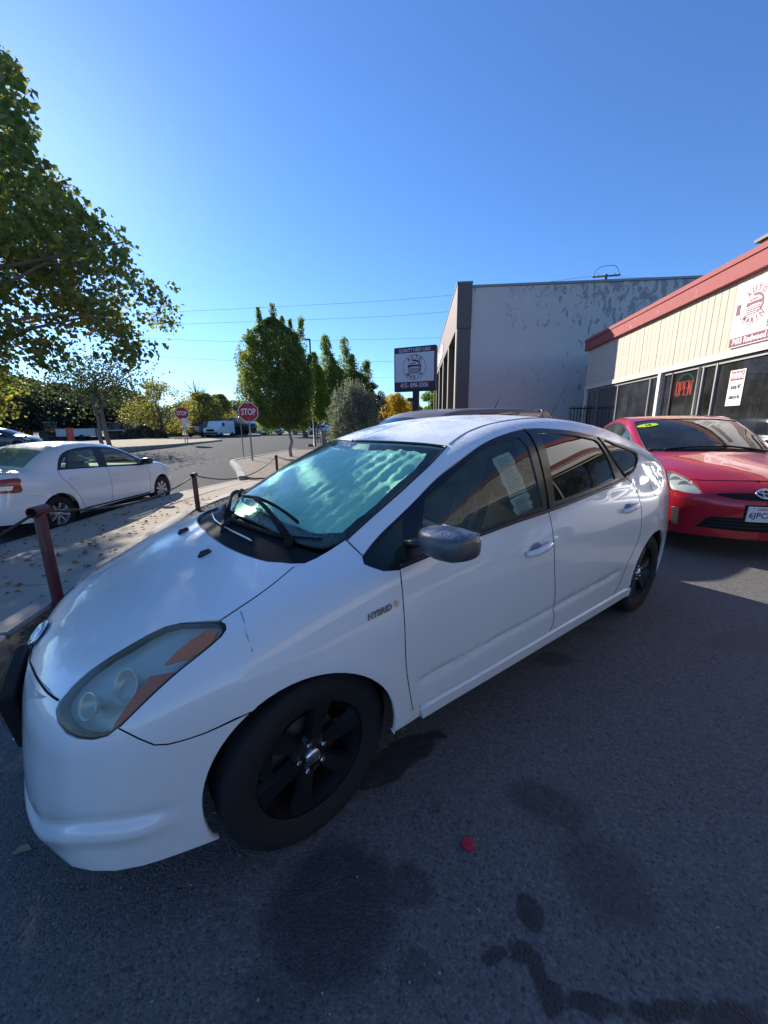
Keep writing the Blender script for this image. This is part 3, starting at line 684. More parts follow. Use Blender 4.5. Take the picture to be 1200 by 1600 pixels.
for i in range(len(tops)-1):
    a, b = tops[i], tops[i+1]
    for k in range(14): t_ = k/14; q = a.lerp(b, t_); q.z -= 4*sag[i]*t_*(1-t_); pts.append(q)
pts.append(tops[-1])
tag(MB().tube(pts, .011, 6).obj('cable_line', MATS['cable'], None, True), 'dark steel cable sagging from bollard to bollard along the pavement', 'cable')
# ------------------------------------------------------------------ stop signs
simple('sign_red', (.42, .012, .025), .45, var=.08, vs=3); simple('sign_white', (.78, .78, .77), .5, var=.04); simple('sign_back', (.38, .39, .40), .4, .6); simple('galvanised', (.30, .30, .29), .5, .5, var=.2, vs=20)
simple('wood_post', (.22, .18, .14), .8, var=.3, vs=12, bs=.5, bsc=40)
def stop_sign(px, py, dist, z0, size, hc, label, face_cam=True, lean=0., yaw=0., post_mat='galvanised', post_r=.03, plate=None):
    p = at(px, py, dist); s = empty('stop_sign', (p.x, p.y, z0), 0, label, 'sign', 'stop signs at the crossing'); H_ = hc-z0
    s.rotation_euler = (0, lean, math.atan2(-p.x, p.y)+yaw)
    MB().box(-post_r, post_r, -post_r*.6, post_r*.6, -.3, H_+size*.35, bev=.008).obj('post', MATS[post_mat], s)
    def oct(r): return [(r*math.cos(R_(22.5+45*k)), H_+r*math.sin(R_(22.5+45*k))) for k in range(8)]
    R0 = size/2/math.cos(R_(22.5))
    o = MB().prism(oct(R0), -post_r*.6-.006, -post_r*.6-.002).obj('sign_plate', MATS['sign_white'], s)
    MB().prism(oct(R0*.93), -post_r*.6-.009, -post_r*.6-.006).obj('red_face', MATS['sign_red'], s)
    text('lettering', 'STOP', size*.46, MATS['sign_white'], s, frameM((0, -post_r*.6-.010, H_), (1, 0, 0), None, (0, -1, 0)), .001, bold=.012*size, xs=.66)
    for k in (-1, 1): MB().lathe([(.001, -.013), (.012, -.012), (.014, -.009)], 8, 'y', c=(0, -post_r*.6, H_+k*size*.36), caps=False).obj('bolt', MATS['chrome'], s)
    return s
stop_sign(388, 644, 17.3, .02, .78, at(388, 644, 17.3).z, 'red stop sign on a grey post, the nearest, left of the columnar tree', post_r=.035)
stop_sign(284, 646, 34, road_z(0, 34)+.1, .95, at(284, 646, 34).z, 'red stop sign on the dry grass island across the street, leftmost of the three')
s3 = stop_sign(494.5, 645, 30.5, 0, .80, at(494.5, 645, 30.5).z, 'red stop sign partly covered by a pale notice, rightmost, beside the silvery shrub', post_mat='wood_post', post_r=.05)
q = at(499, 652, 29.6); sg = empty('street_notice', (q.x, q.y, 0), math.atan2(-q.x, q.y), 'small pale rectangular notice on a thin post in front of the rightmost stop sign', 'sign'); MB().box(-.17, .17, -.01, .01, at(499, 661, 29.6).z, at(499, 648, 29.6).z).obj('notice_plate', MATS['sign_back'], sg); MB().box(-.035, .035, .01, .05, -.2, at(499, 651, 29.6).z).obj('post', MATS['rust'], sg)
q = at(290, 664, 33.4); sg = empty('direction_notice', (q.x, q.y, road_z(0, 34)), math.atan2(-q.x, q.y), 'small white notices stacked on a thin post beside the leftmost stop sign', 'sign')
z0_ = road_z(0, 34); MB().box(-.22, .22, -.01, .01, at(290, 663, 33.4).z-z0_, at(290, 653.5, 33.4).z-z0_).obj('notice_plate', MATS['sign_white'], sg); MB().box(-.25, .25, -.01, .01, at(290, 666.5, 33.4).z-z0_, at(290, 664, 33.4).z-z0_).obj('lower_plate', MATS['sign_white'], sg); MB().box(-.03, .03, .012, .05, -.2, at(290, 656, 33.4).z-z0_).obj('post', MATS['galvanised'], sg)
q = at(376, 656, 21); sg = empty('round_sign', (q.x, q.y, 0), math.atan2(-q.x, q.y)+.5, 'round grey sign back showing just left of the nearest stop sign', 'sign'); MB().lathe([(.001, .0), (.17, .0), (.17, .01), (.001, .01)], 24, 'y', c=(0, 0, q.z), caps=False).obj('round_plate', MATS['sign_back'], sg); MB().box(-.02, .02, .011, .04, -.2, q.z+.1).obj('post', MATS['galvanised'], sg)
# ------------------------------------------------------------------ foliage
def leaf_mat(name, dark, light, warm=None, warmamt=.0, rough=.6, trans=.5, gl_=.35):
    t = NT(name); t.n.remove(t.b); oi = t.node('ShaderNodeNewGeometry'); rnd = oi.outputs['Random Per Island']
    c = t.mix(t.mrange(rnd, 0, 1), dark, light)
    if warm: c = t.mix(t.math('MULTIPLY', t.mrange(t.noise(.45, 3), .45, .65), t.math('MULTIPLY', t.math('LESS_THAN', t.math('FRACT', t.math('MULTIPLY', rnd, 7.3)), warmamt), 1.)), c, warm)
    d = t.node('ShaderNodeBsdfDiffuse'); t.link(c, d.inputs[0]); tr = t.node('ShaderNodeBsdfTranslucent')
    hs = t.mix(.5, c, t.mix(1., c, (1.5, 1.6, .5), 'MULTIPLY')); t.link(hs, tr.inputs[0]); gl = t.node('ShaderNodeBsdfGlossy'); gl.inputs['Roughness'].default_value = rough; gl.inputs[0].default_value = (gl_, gl_, gl_, 1)
    a = t.node('ShaderNodeMixShader'); a.inputs[0].default_value = trans; t.link(d.outputs[0], a.inputs[1]); t.link(tr.outputs[0], a.inputs[2])
    fr = t.node('ShaderNodeFresnel'); t.link(t.math('MULTIPLY_ADD', oi.outputs['Backfacing'], 1/1.35-1.35, 1.35), fr.inputs[0]); b = t.node('ShaderNodeMixShader'); t.link(fr.outputs[0], b.inputs[0]); t.link(a.outputs[0], b.inputs[1]); t.link(gl.outputs[0], b.inputs[2]); t.link(b.outputs[0], t.out.inputs[0]); return t.m
leaf_mat('sycamore_leaf', (.10, .14, .04), (.25, .28, .08), (.45, .30, .08), .35, trans=.6)
leaf_mat('pear_leaf', (.13, .20, .06), (.28, .36, .11), (.42, .33, .10), .3, trans=.65)
leaf_mat('conifer_leaf', (.03, .05, .022), (.06, .085, .04)); leaf_mat('silver_leaf', (.16, .185, .15), (.36, .38, .31), trans=.3)
leaf_mat('yellow_leaf', (.50, .30, .02), (.75, .52, .05)); leaf_mat('autumn_leaf', (.20, .19, .05), (.45, .38, .10)); leaf_mat('hill_leaf', (.035, .05, .03), (.085, .10, .055)); leaf_mat('bright_leaf', (.14, .24, .03), (.28, .38, .07)); leaf_mat('grey_leaf', (.09, .10, .075), (.19, .19, .14))
t = NT('bark'); n1 = t.noise(8, 6, .7); t.set(col=t.mix(n1, (.10, .085, .07), (.24, .21, .18)), rough=.9, normal=t.bump(t.noise(30, 5), .8, .01))
simple('pale_bark', (.30, .28, .25), .9, var=.3, vs=8, bs=.5, bsc=30)
def leaves(name, cen, size, mat, parent, droop=.3, aspect=.8, fold=.25, kind=None):
    """one small folded leaf of four corners and a tip at every point of cen"""
    n = len(cen); cen = np.asarray(cen, float); size = np.asarray(size, float).reshape(-1, 1)*np.ones((n, 1))
    a = RNG.normal(size=(n, 3)); a[:, 2] -= droop; a /= np.linalg.norm(a, axis=1, keepdims=True); b = np.cross(a, RNG.normal(size=(n, 3))); b /= np.maximum(np.linalg.norm(b, axis=1, keepdims=True), 1e-6); c = np.cross(a, b)
    L = size*a; W = size*aspect*.5*b; Z = size*fold*c
    V = np.stack([cen-L*.5, cen+W*1.0-L*.05+Z, cen+L*.5, cen-W*1.0-L*.05+Z], 1).reshape(-1, 3)
    me = bpy.data.meshes.new(name); me.vertices.add(4*n); me.vertices.foreach_set('co', V.ravel().astype(np.float32))
    base = np.arange(n)*4; tri = np.stack([base, base+1, base+2, base, base+2, base+3], 1).ravel(); me.loops.add(6*n); me.loops.foreach_set('vertex_index', tri.astype(np.int32)); me.polygons.add(2*n); me.polygons.foreach_set('loop_start', (np.arange(2*n)*3).astype(np.int32)); me.polygons.foreach_set('loop_total', np.full(2*n, 3, np.int32)); me.materials.append(MATS[mat]); me.update(); me.validate()
    o = bpy.data.objects.new(name, me); link(o, parent); return tag(o, kind=kind)
def branchy(b, p0, p1, r0, r1, wob=.06, n=6):
    p0, p1 = Vector(p0), Vector(p1); L = (p1-p0).length; pts = [p0.lerp(p1, i/n)+Vector(RNG.normal(size=3)*wob*L*(0 if i in (0,) else 1)*.35) for i in range(n+1)]; rr = [r0+(r1-r0)*i/n for i in range(n+1)]; b.tube(pts, rr, 7); return pts
def tree(px, dist, z0, top_py, label, mat, shape, n, leaf, width, base_py=None, trunk_r=.12, cat='tree', name='tree', group=None, bark='bark', clumps=40, seed=1, lean=0, limbs=7):
    """shape: list of (height fraction of crown, radius fraction)"""
    global RNG; RNG = np.random.default_rng(seed)
    p = at(px, 650, dist); top = at(px, top_py, dist).z; bot = at(px, base_py, dist).z if base_py else z0+1.5
    tr = empty(name, (p.x, p.y, z0), 0, label, cat, group); H_ = top-z0; hb = bot-z0; hc = H_-hb; W = width/2
    hs = np.array([q[0] for q in shape]); rs = np.array([q[1] for q in shape]); b = MB()
    trunk = branchy(b, (0, 0, -.3), (lean, 0, hb+hc*.55), trunk_r, trunk_r*.35, .03, 8); cc = []
    for i in range(limbs):
        k = random.uniform(.15, .7); z = hb+hc*k*.6; a = random.uniform(0, 6.28); hh = min(.97, k+.25); r = np.interp(hh, hs, rs)*W*.75
        branchy(b, (lean*k, 0, max(hb*.85, z-hc*.15)), (math.cos(a)*r, math.sin(a)*r, hb+hc*hh), trunk_r*.38, trunk_r*.06, .08)
    o = b.obj('trunk', MATS[bark], tr, True)
    # clumps fill the crown; leaves gather round them
    for i in range(clumps):
        h = RNG.uniform(0, 1)**.85; a = RNG.uniform(0, 6.283); rr = np.interp(h, hs, rs)*W; r = rr*math.sqrt(RNG.uniform(.15, 1))*.88; cc.append((math.cos(a)*r, math.sin(a)*r, hb+hc*h, max(.16, .34*rr/W+.10)*W*RNG.uniform(.6, 1.25)))
    cc = np.array(cc); pick = RNG.integers(0, len(cc), n); d = RNG.normal(size=(n, 3)); d /= np.linalg.norm(d, axis=1, keepdims=True); rad = cc[pick, 3]*(RNG.uniform(.2, 1, n)**.45); P = cc[pick, :3]+d*rad[:, None]*[1, 1, .9]
    hf = np.clip((P[:, 2]-hb)/hc, 0, 1); lim = np.interp(hf, hs, rs)*W*1.12+.05; rad2 = np.hypot(P[:, 0], P[:, 1]); keep = (rad2 < lim*RNG.uniform(.85, 1.12, n)) & (P[:, 2] > hb-.1) & (P[:, 2] < H_*1.0)
    leaves('crown', P[keep], leaf*RNG.uniform(.7, 1.25, keep.sum()), mat, tr); return tr
def spires(px, dist, z0, base_py, tips, label, mat, n, leaf, trunk_r, seed, width_bot, name='tree', group=None, body=None):
    """columnar tree: upright leafy leaders; tips = (px, py) of each leader"""
    global RNG; RNG = np.random.default_rng(seed); p = at(px, 650, dist); hb = at(px, base_py, dist).z-z0; tr = empty(name, (p.x, p.y, z0), math.atan2(-p.x, p.y), label, 'tree', group); b = MB(); PP = []
    branchy(b, (0, 0, -.3), (0, 0, hb+.5), trunk_r, trunk_r*.7, .03, 6)
    ri = Vector((p.y, -p.x, 0)).normalized(); per = n//len(tips)
    for k, (tx, ty) in enumerate(tips):
        q = at(tx, ty, dist); off = (q-Vector((p.x, p.y, 0))).dot(ri); ht = q.z-z0; dep = RNG.uniform(-1, 1)*width_bot*.22; sx0 = off*.62
        branchy(b, (0, 0, hb*.9), (off*.8, dep, hb+(ht-hb)*.85), trunk_r*.5, .012, .03, 8); t_ = RNG.uniform(0, 1, per)**.85; mid = np.stack([sx0+(off-sx0)*t_**1.1, dep*np.ones(per)*(1-t_*.3), hb+(ht-hb)*t_], 1)
        # lobes along the leader give uneven edges
        rw = width_bot*(.42 if len(tips) < 6 else .27)*np.clip((1.04-t_)**.42, .0, 1)*(.6+.4*np.minimum(1, t_*4))*(.82+.22*np.sin(t_*29+k*2.1)+.12*np.sin(t_*53+k)); d = RNG.normal(size=(per, 3))*[1, 1, .6]; d /= np.maximum(np.linalg.norm(d, axis=1, keepdims=True), 1e-6); PP.append(mid+d*(rw*RNG.uniform(.02, 1.25, per)**.6)[:, None]*(.9 if len(tips) > 1 else 1.))
    if body:
        (bx0, bx1, by0, by1) = body; qa, qb = at(bx0, by1, dist), at(bx1, by0, dist); o0 = (qa-Vector((p.x, p.y, 0))).dot(ri); o1 = (qb-Vector((p.x, p.y, 0))).dot(ri); zb_, zt_ = qa.z-z0, qb.z-z0; nb_ = int(n*.9)
        h = RNG.uniform(0, 1, nb_); prof_ = np.interp(h, [0, .12, .35, .6, .85, 1], [.30, .72, 1, .96, .62, .12]); a = RNG.uniform(0, 6.283, nb_); lob = 1+.10*np.sin(a*4+h*9)+.07*np.sin(a*9+h*21); r = prof_*lob*RNG.uniform(.25, 1, nb_)**.4; PP.append(np.stack([(o0+o1)/2+r*np.cos(a)*(o1-o0)/2, r*np.sin(a)*(o1-o0)/2*.62, zb_+(zt_-zb_)*h], 1))
    b.obj('trunk', MATS['pale_bark'], tr, True); P = np.vstack(PP); cl = np.sin(P[:, 0]*5.1+1)*np.sin(P[:, 1]*4.7)*np.sin(P[:, 2]*4.3+P[:, 0]*2); P = P[cl > -.5]; leaves('crown', P, leaf*RNG.uniform(.7, 1.25, len(P)), mat, tr, droop=-.3); return tr

# ------------------------------------------------------------------ trees and shrubs
G_ = 'columnar street trees'
spires(451, 18.9, 0, 672, [(386, 513), (403, 482), (425, 477), (440, 494), (453, 500), (470, 498), (376, 548), (484, 556), (412, 500), (395, 530), (447, 540), (461, 520), (430, 560), (478, 570), (383, 580)], 'tall columnar tree with upright leafy leaders behind the nearest stop sign', 'pear_leaf', 46000, .075, .085, 3, 1.9, group=G_, body=(374, 486, 500, 670))
spires(500, 27, 0, 655, [(490, 552), (498, 580)], 'narrow yellow-green columnar tree just right of the tall one', 'bright_leaf', 8000, .10, .08, 5, 1.7, group=G_, body=(486, 512, 570, 655))
spires(525, 29, 0, 650, [(508, 526), (520, 556), (497, 600)], 'columnar tree with a pointed top behind the rightmost stop sign', 'pear_leaf', 14000, .11, .12, 6, 2.5, group=G_, body=(494, 552, 570, 655))
spires(556, 30, 0, 640, [(538, 530), (550, 556), (573, 566), (562, 590)], 'columnar tree rising behind the silvery shrub', 'pear_leaf', 14000, .11, .12, 8, 2.4, group=G_, body=(524, 586, 580, 655))
ds = 22; RNG = np.random.default_rng(12)
p = at(552, 650, ds); sh = empty('shrub', (p.x, p.y, 0), 0, 'big rounded silver-leaved shrub with stray shoots, right of the rightmost stop sign', 'shrub'); n = 26000; th = RNG.uniform(0, 6.283, n); ph = np.arccos(RNG.uniform(-.25, 1, n)); rr = RNG.uniform(.35, 1, n)**.35*(1+.16*np.sin(th*4+ph*3)+.14*np.sin(th*9+2)*np.sin(ph*7)); Wd = 1.42; Ht = at(552, 608, ds).z
P = np.stack([np.sin(ph)*np.cos(th)*rr*Wd, np.sin(ph)*np.sin(th)*rr*Wd, .9+np.cos(ph)*rr*(Ht-.9)], 1); P = P[P[:, 2] > .1]; sprig = []
for k in range(230):
    a = RNG.uniform(0, 6.283); e = RNG.uniform(.1, 1.2); d = np.array([math.cos(a)*math.sin(e), math.sin(a)*math.sin(e), math.cos(e)]); base = np.array([0, 0, .9])+d*[Wd, Wd, Ht-.9]*.92; L = RNG.uniform(.15, .7); d2 = d*.7+np.array([0, 0, .55]); sprig += [base+d2*L*t_+RNG.normal(size=3)*.02 for t_ in np.linspace(0, 1, 16)]
leaves('foliage', np.vstack([P, sprig]), .075*RNG.uniform(.7, 1.3, len(P)+len(sprig)), 'silver_leaf', sh); b = MB(); [branchy(b, (0, 0, -.2), (random.uniform(-.6, .6), random.uniform(-.6, .6), 1.6), .05, .02) for k in range(5)]; b.obj('stems', MATS['bark'], sh, True)
R0_ = [(0, .55), (.2, .9), (.45, 1), (.75, .8), (1, .25)]; R1_ = [(0, .8), (.3, 1), (.6, .85), (.85, .5), (1, .12)]
tree(582, 30, 0, 598, 'dark grey-green bushy tree between the silvery shrub and the yellow tree', 'grey_leaf', R1_, 9000, .11, 3.0, 690, .1, seed=21)
tree(618, 34, 0, 614, 'golden yellow autumn tree behind the used-car pylon sign', 'yellow_leaf', R0_, 9000, .12, 3.0, 672, .1, seed=22)
tree(640, 40, 0, 622, 'yellow-green small tree directly behind the pylon sign post', 'autumn_leaf', R0_, 6000, .13, 2.6, 676, .08, seed=23)
tree(672, 44, 0, 568, 'bright green tree between the pylon sign and the tall building', 'bright_leaf', R1_, 12000, .16, 3.2, 690, .12, seed=24)
tree(250, 58, .2, 596, 'loose half-bare autumn tree in front of the brown house, behind the leftmost stop sign', 'autumn_leaf', [(0, .5), (.25, 1), (.6, .9), (.85, .6), (1, .2)], 7000, .22, 9.0, 676, .28, seed=25, clumps=26, limbs=14)
tree(318, 62, .2, 614, 'yellowing broad tree above the parked lorries', 'autumn_leaf', R0_, 11000, .22, 6.2, 668, .25, seed=26)
tree(345, 66, .2, 616, 'yellow-tinged tree above the white van', 'autumn_leaf', R0_, 7000, .22, 4.4, 668, .2, seed=27)
tree(186, 76, .2, 604, 'tall dark evergreen above the metal-roofed house', 'hill_leaf', R1_, 16000, .32, 12, 672, .4, seed=28)
tree(150, 70, .2, 606, 'dark broad tree left of the metal-roofed house', 'hill_leaf', R1_, 14000, .32, 10, 672, .4, seed=29)
tree(100, 66, .2, 600, 'dark tree behind the parked trailer', 'hill_leaf', R1_, 14000, .32, 13, 672, .4, seed=30)
tree(40, 70, .2, 590, 'dark tree at the far left above the distant parked car', 'hill_leaf', R1_, 14000, .32, 15, 676, .4, seed=31)
tree(-30, 60, .2, 560, 'dark tree outside the left edge of the view', 'hill_leaf', R1_, 12000, .32, 14, 676, .4, seed=37)
tree(372, 90, .2, 626, 'grey-green hillside tree right of the white van', 'grey_leaf', R0_, 9000, .35, 12, 676, .3, seed=32)
tree(395, 80, .2, 640, 'dark low tree above the silver tankers', 'hill_leaf', R0_, 9000, .3, 9, 672, .3, seed=33)
tree(475, 48, .2, 632, 'dark spreading tree with a thick trunk beyond the crossing', 'hill_leaf', [(0, .6), (.3, 1), (.7, .9), (1, .3)], 12000, .2, 6.5, 668, .38, seed=34, limbs=10)
# bare crown behind the yellow tree
p = at(312, 650, 68); bt = empty('bare_tree', (p.x, p.y, .2), 0, 'leafless grey branches rising behind the yellowing tree', 'tree'); b = MB(); top = at(312, 588, 68).z; branchy(b, (0, 0, -.2), (0, 0, top*.6), .2, .1)
for k in range(26):
    a = random.uniform(0, 6.28); r = random.uniform(.6, 3.0); z1 = top*(1-.06*r)*random.uniform(.86, 1.); m0 = Vector((math.cos(a)*r*.4, math.sin(a)*r*.4, top*.72)); branchy(b, (0, 0, top*random.uniform(.4, .6)), m0, .07, .045, .08, 4); branchy(b, m0, (math.cos(a)*r, math.sin(a)*r, z1), .045, .012, .08, 4)
b.obj('trunk', MATS['pale_bark'], bt, True)
# distant wooded rise
V = []; F = []; nn = 60
for j in range(6):
    for i in range(nn):
        az = R_(-62+i*92/nn); d = 105+j*22; hgt = (3.4+2.6*math.sin(i*.31+1)+1.2*math.sin(i*1.7)+1.*math.sin(i*3.3))*(j/5)**.6*1.25+(1 if i < 36 else .2)*j*.5; V.append((math.sin(az)*d, math.cos(az)*d, .2+hgt))
F = [(j*nn+i, j*nn+i+1, (j+1)*nn+i+1, (j+1)*nn+i) for j in range(5) for i in range(nn-1)]; t = NT('wooded_hill'); t.set(col=t.ramp(t.noise(.25, 8, .75), [(.35, (.025, .035, .022)), (.55, (.06, .065, .04)), (.7, (.12, .11, .075))]), rough=.95, normal=t.bump(t.noise(.8, 6, .8), 1., 1.5))
tag(mesh_obj('wooded_hill', V, F, MATS['wooded_hill'], smooth=True), kind='structure')
RNG = np.random.default_rng(90); nh = 45000; hv = np.array(V).reshape(6, nn, 3); jj = RNG.uniform(1.0, 4.99, nh); ii = RNG.uniform(0, nn-1.01, nh); j0 = jj.astype(int); i0q = ii.astype(int); fj = (jj-j0)[:, None]; fi = (ii-i0q)[:, None]; P = (hv[j0, i0q]*(1-fj)+hv[j0+1, i0q]*fj)*(1-fi)+(hv[j0, i0q+1]*(1-fj)+hv[j0+1, i0q+1]*fj)*fi; P[:, 2] += RNG.uniform(0, 1, nh)**.6*(2.0+1.3*np.sin(ii*2.3+jj*3))
tag(leaves('hill_woodland', P, .75*RNG.uniform(.6, 1.3, nh), 'hill_leaf', None), kind='stuff')
# rounded bushes along the island's far side
for k, (bx, w, hgt, lb) in enumerate(((207, 2.4, 1.3, 'low brown-green bush in front of the brown house, leftmost of three'), (226, 2.4, 1.7, 'rounded brown-green bush in front of the brown house, middle of three'), (247, 2.2, 1.1, 'low brown-green bush in front of the brown house, rightmost of three'))):
    p = at(bx, 680, 56); bs = empty('bush', (p.x, p.y, .25), 0, lb, 'bush', 'bushes in front of the brown house'); n = 2600; RNG = np.random.default_rng(60+k); d = RNG.normal(size=(n, 3)); d[:, 2] = np.abs(d[:, 2]); d /= np.linalg.norm(d, axis=1, keepdims=True); leaves('foliage', d*(RNG.uniform(.5, 1, n)**.4)[:, None]*[w/2, w/2, hgt], .16, 'grey_leaf', bs)
# ------------------------------------------------------------------ the big tree over the street, whose shade falls on the lot
RNG = np.random.default_rng(5)
T0 = Vector((-6.6, 3.9, -.15)); bt = empty('street_tree', T0, 0, 'large sycamore-like tree with its crown filling the left of the view above the white sedan', 'tree')
OUT = np.array([(-2000, -2000), (10, 90), (30, 105), (48, 150), (62, 205), (40, 235), (62, 255), (90, 262), (112, 300), (150, 330), (172, 345), (200, 380), (214, 398), (200, 418), (232, 440), (268, 446), (277, 476), (276, 505), (286, 540), (284, 556), (262, 578), (250, 600), (222, 604), (196, 606), (180, 625), (166, 650), (150, 665), (120, 662), (95, 672), (60, 668), (30, 678), (0, 682), (-80, 686), (-2000, 700)], float)
RT_, UP_, FW_ = (np.array(v) for v in (rt, upv, fw))
def to_px(P):
    q = P-np.array([0, 0, CAM_H]); z = q@FW_; z = np.where(z > .1, z, .1); return np.stack([600+FPX*(q@RT_)/z, 800-FPX*(q@UP_)/z], 1)
SD = np.array(sdir)
def sunplane(P):
    """where the sun's ray through P meets the plane z=0.9, the height of a bonnet"""
    return P-SD*((P[:, 2]-.9)/SD[2])[:, None]
C_ = np.array([-7.5, 6.3, 4.7]); Rx = np.array([4.3, 4.3, 3.7])
ncl = 850; cc = RNG.normal(size=(9000, 3)); cc /= np.linalg.norm(cc, axis=1, keepdims=True); cc = C_+cc*Rx*(RNG.uniform(.25, 1, len(cc))**.42)[:, None]
px = to_px(cc); ins = inside(OUT, px); cc = cc[ins & (cc[:, 2] > 1.5)]
sp = sunplane(cc); perp = sp[:, 0]*math.cos(SUN_AZ)-sp[:, 1]*math.sin(SUN_AZ)      # distance to the right of the sun's line through the camera
fwd = -sp[:, 0]*math.sin(-SUN_AZ)+sp[:, 1]*math.cos(SUN_AZ)
cc = cc[(cc[:, 2] > 2.3) | (cc[:, 0] < -7.6)]
perp = cc[:, 0]*math.cos(SUN_AZ)-cc[:, 1]*math.sin(SUN_AZ); fwd = cc[:, 0]*math.sin(SUN_AZ)+cc[:, 1]*math.cos(SUN_AZ); land = fwd-2*(cc[:, 2]-.9)
cc = cc[(land < 4.3+RNG.uniform(-.5, .8, len(cc))) | (perp < -.45) | (RNG.uniform(size=len(cc)) < .03)][:ncl]
# the tall top of a second tree across the street, whose dapples reach the windscreen
c2 = RNG.normal(size=(900, 3)); c2 /= np.linalg.norm(c2, axis=1, keepdims=True); c2 = np.array([-14.6, 15.6, 11.3])+c2*[3.4, 3.4, 3.6]*(RNG.uniform(.1, 1, 900)**.45)[:, None]; p2 = to_px(c2); c2 = c2[inside(OUT, p2+RNG.normal(size=p2.shape)*6)][:100]

n = 105000; pick = RNG.integers(0, len(cc), n); d = RNG.normal(size=(n, 3)); d /= np.linalg.norm(d, axis=1, keepdims=True); P = cc[pick]+d*(RNG.uniform(.1, 1, n)**.5*RNG.uniform(.22, .52, n))[:, None]*[1, 1, .75]
pp = to_px(P); jit = RNG.normal(size=pp.shape)*8; k = inside(OUT, pp+jit) & (P[:, 2] > 1.35)
P = P[k]
# gaps between the sprays of leaves, the ones that let spots of sun through to the lot
pe = P[:, 0]*math.cos(SUN_AZ)-P[:, 1]*math.sin(SUN_AZ); la = P[:, 0]*math.sin(SUN_AZ)+P[:, 1]*math.cos(SUN_AZ)-2*(P[:, 2]-.9)
gap_ = np.sin(pe*15+1.5*np.sin(la*8))+np.sin(la*13+1.8*np.sin(pe*10)); P = P[~((gap_ > np.interp(pe, [.0, .5, .9, 1.5], [.55, .45, -.1, -.7])) & (la > -2.5) & (la < 4))]
leaves('crown', P-np.array(T0), .080*RNG.uniform(.65, 1.35, len(P)), 'sycamore_leaf', bt, droop=.5, aspect=1.0)
b = MB(); branchy(b, (0, 0, -.3), (-.3, .8, 3.4), .17, .12, .03, 8); branchy(b, (-.3, .8, 3.3), (-.8, 2.0, 7.6), .12, .03, .05, 8)
for k in range(70):
    q = cc[RNG.integers(0, len(cc))]-np.array(T0); z0_ = max(2.0, min(6.5, q[2]-1.2)); k_ = z0_/7.6; branchy(b, (-.8*k_, 2.0*k_, z0_), q, .05, .008, .07, 6)
b.obj('trunk', MATS['bark'], bt, True)
T2 = Vector((-14.6, 15.6, -.1)); b2 = empty('street_tree', T2, 0, 'taller tree across the street, its airy top against the sky at the upper left corner', 'tree'); n = 13000; pick = RNG.integers(0, len(c2), n); d = RNG.normal(size=(n, 3)); d /= np.linalg.norm(d, axis=1, keepdims=True); P2 = c2[pick]+d*(RNG.uniform(.1, 1, n)**.5*RNG.uniform(.25, .75, n))[:, None]; pp = to_px(P2); P2 = P2[inside(OUT, pp+RNG.normal(size=pp.shape)*7)]; leaves('crown', P2-np.array(T2), .15*RNG.uniform(.65, 1.3, len(P2)), 'sycamore_leaf', b2, droop=.5, aspect=1.0)
b = MB(); branchy(b, (-3.6, -1.6, -.3), (0, 0, 14), .26, .05, .02, 10)
for k in range(40): q = c2[RNG.integers(0, len(c2))]-np.array(T2); z_ = max(7, q[2]-2.2); branchy(b, (-3.6*(1-z_/14), -1.6*(1-z_/14), z_), q, .06, .01, .06, 6)
b.obj('trunk', MATS['bark'], b2, True)
# fallen leaves on the pavement and the lot edge
RNG = np.random.default_rng(44); nl = 330; xs_ = []; 
for k in range(nl):
    y = RNG.uniform(2.2, 8.2); f = RNG.uniform(.05, .98); x = along(KERB, y)*(1-f)+along(BOLL, y)*f
    if RNG.uniform() > np.interp(y, [2, 4.5, 6, 8.2], [.5, 1, .8, .15]): continue
    xs_.append((x, y, -.10+.10*f+.014))
leaf_mat('fallen_leaf', (.16, .08, .03), (.42, .24, .10), trans=.1, gl_=.02); lv = np.array(xs_); 
V = []; F = []
for i, p_ in enumerate(lv):
    a = RNG.uniform(0, 6.28); s_ = RNG.uniform(.02, .042); u = np.array([math.cos(a), math.sin(a), 0])*s_; w_ = np.array([-math.sin(a), math.cos(a), 0])*s_*.7; k = len(V); V += [p_-u, p_+w_+[0, 0, .022], p_+u+[0, 0, .010], p_-w_+[0, 0, .018]]; F += [(k, k+1, k+2), (k, k+2, k+3)]
tag(mesh_obj('fallen_leaves', V, F, MATS['fallen_leaf']), kind='stuff')
RNG = np.random.default_rng(45); V = []; F = []; 
for k in range(1500):
    y = RNG.uniform(-1, 9); x = along(BOLL, y)+RNG.uniform(-.02, .5); p_ = np.array([x, y, .02]); a = RNG.uniform(0, 6.28); s_ = RNG.uniform(.008, .03); u = np.array([math.cos(a), math.sin(a), 0])*s_; w_ = np.array([-math.sin(a), math.cos(a), 0])*s_*.6; q = len(V); V += [p_-u, p_+w_+[0, 0, .01], p_+u+[0, 0, .004], p_-w_+[0, 0, .008]]; F += [(q, q+1, q+2), (q, q+2, q+3)]
tag(mesh_obj('leaf_litter', V, F, simple('litter', (.09, .06, .04), .9, var=.5, vs=30)), kind='stuff')
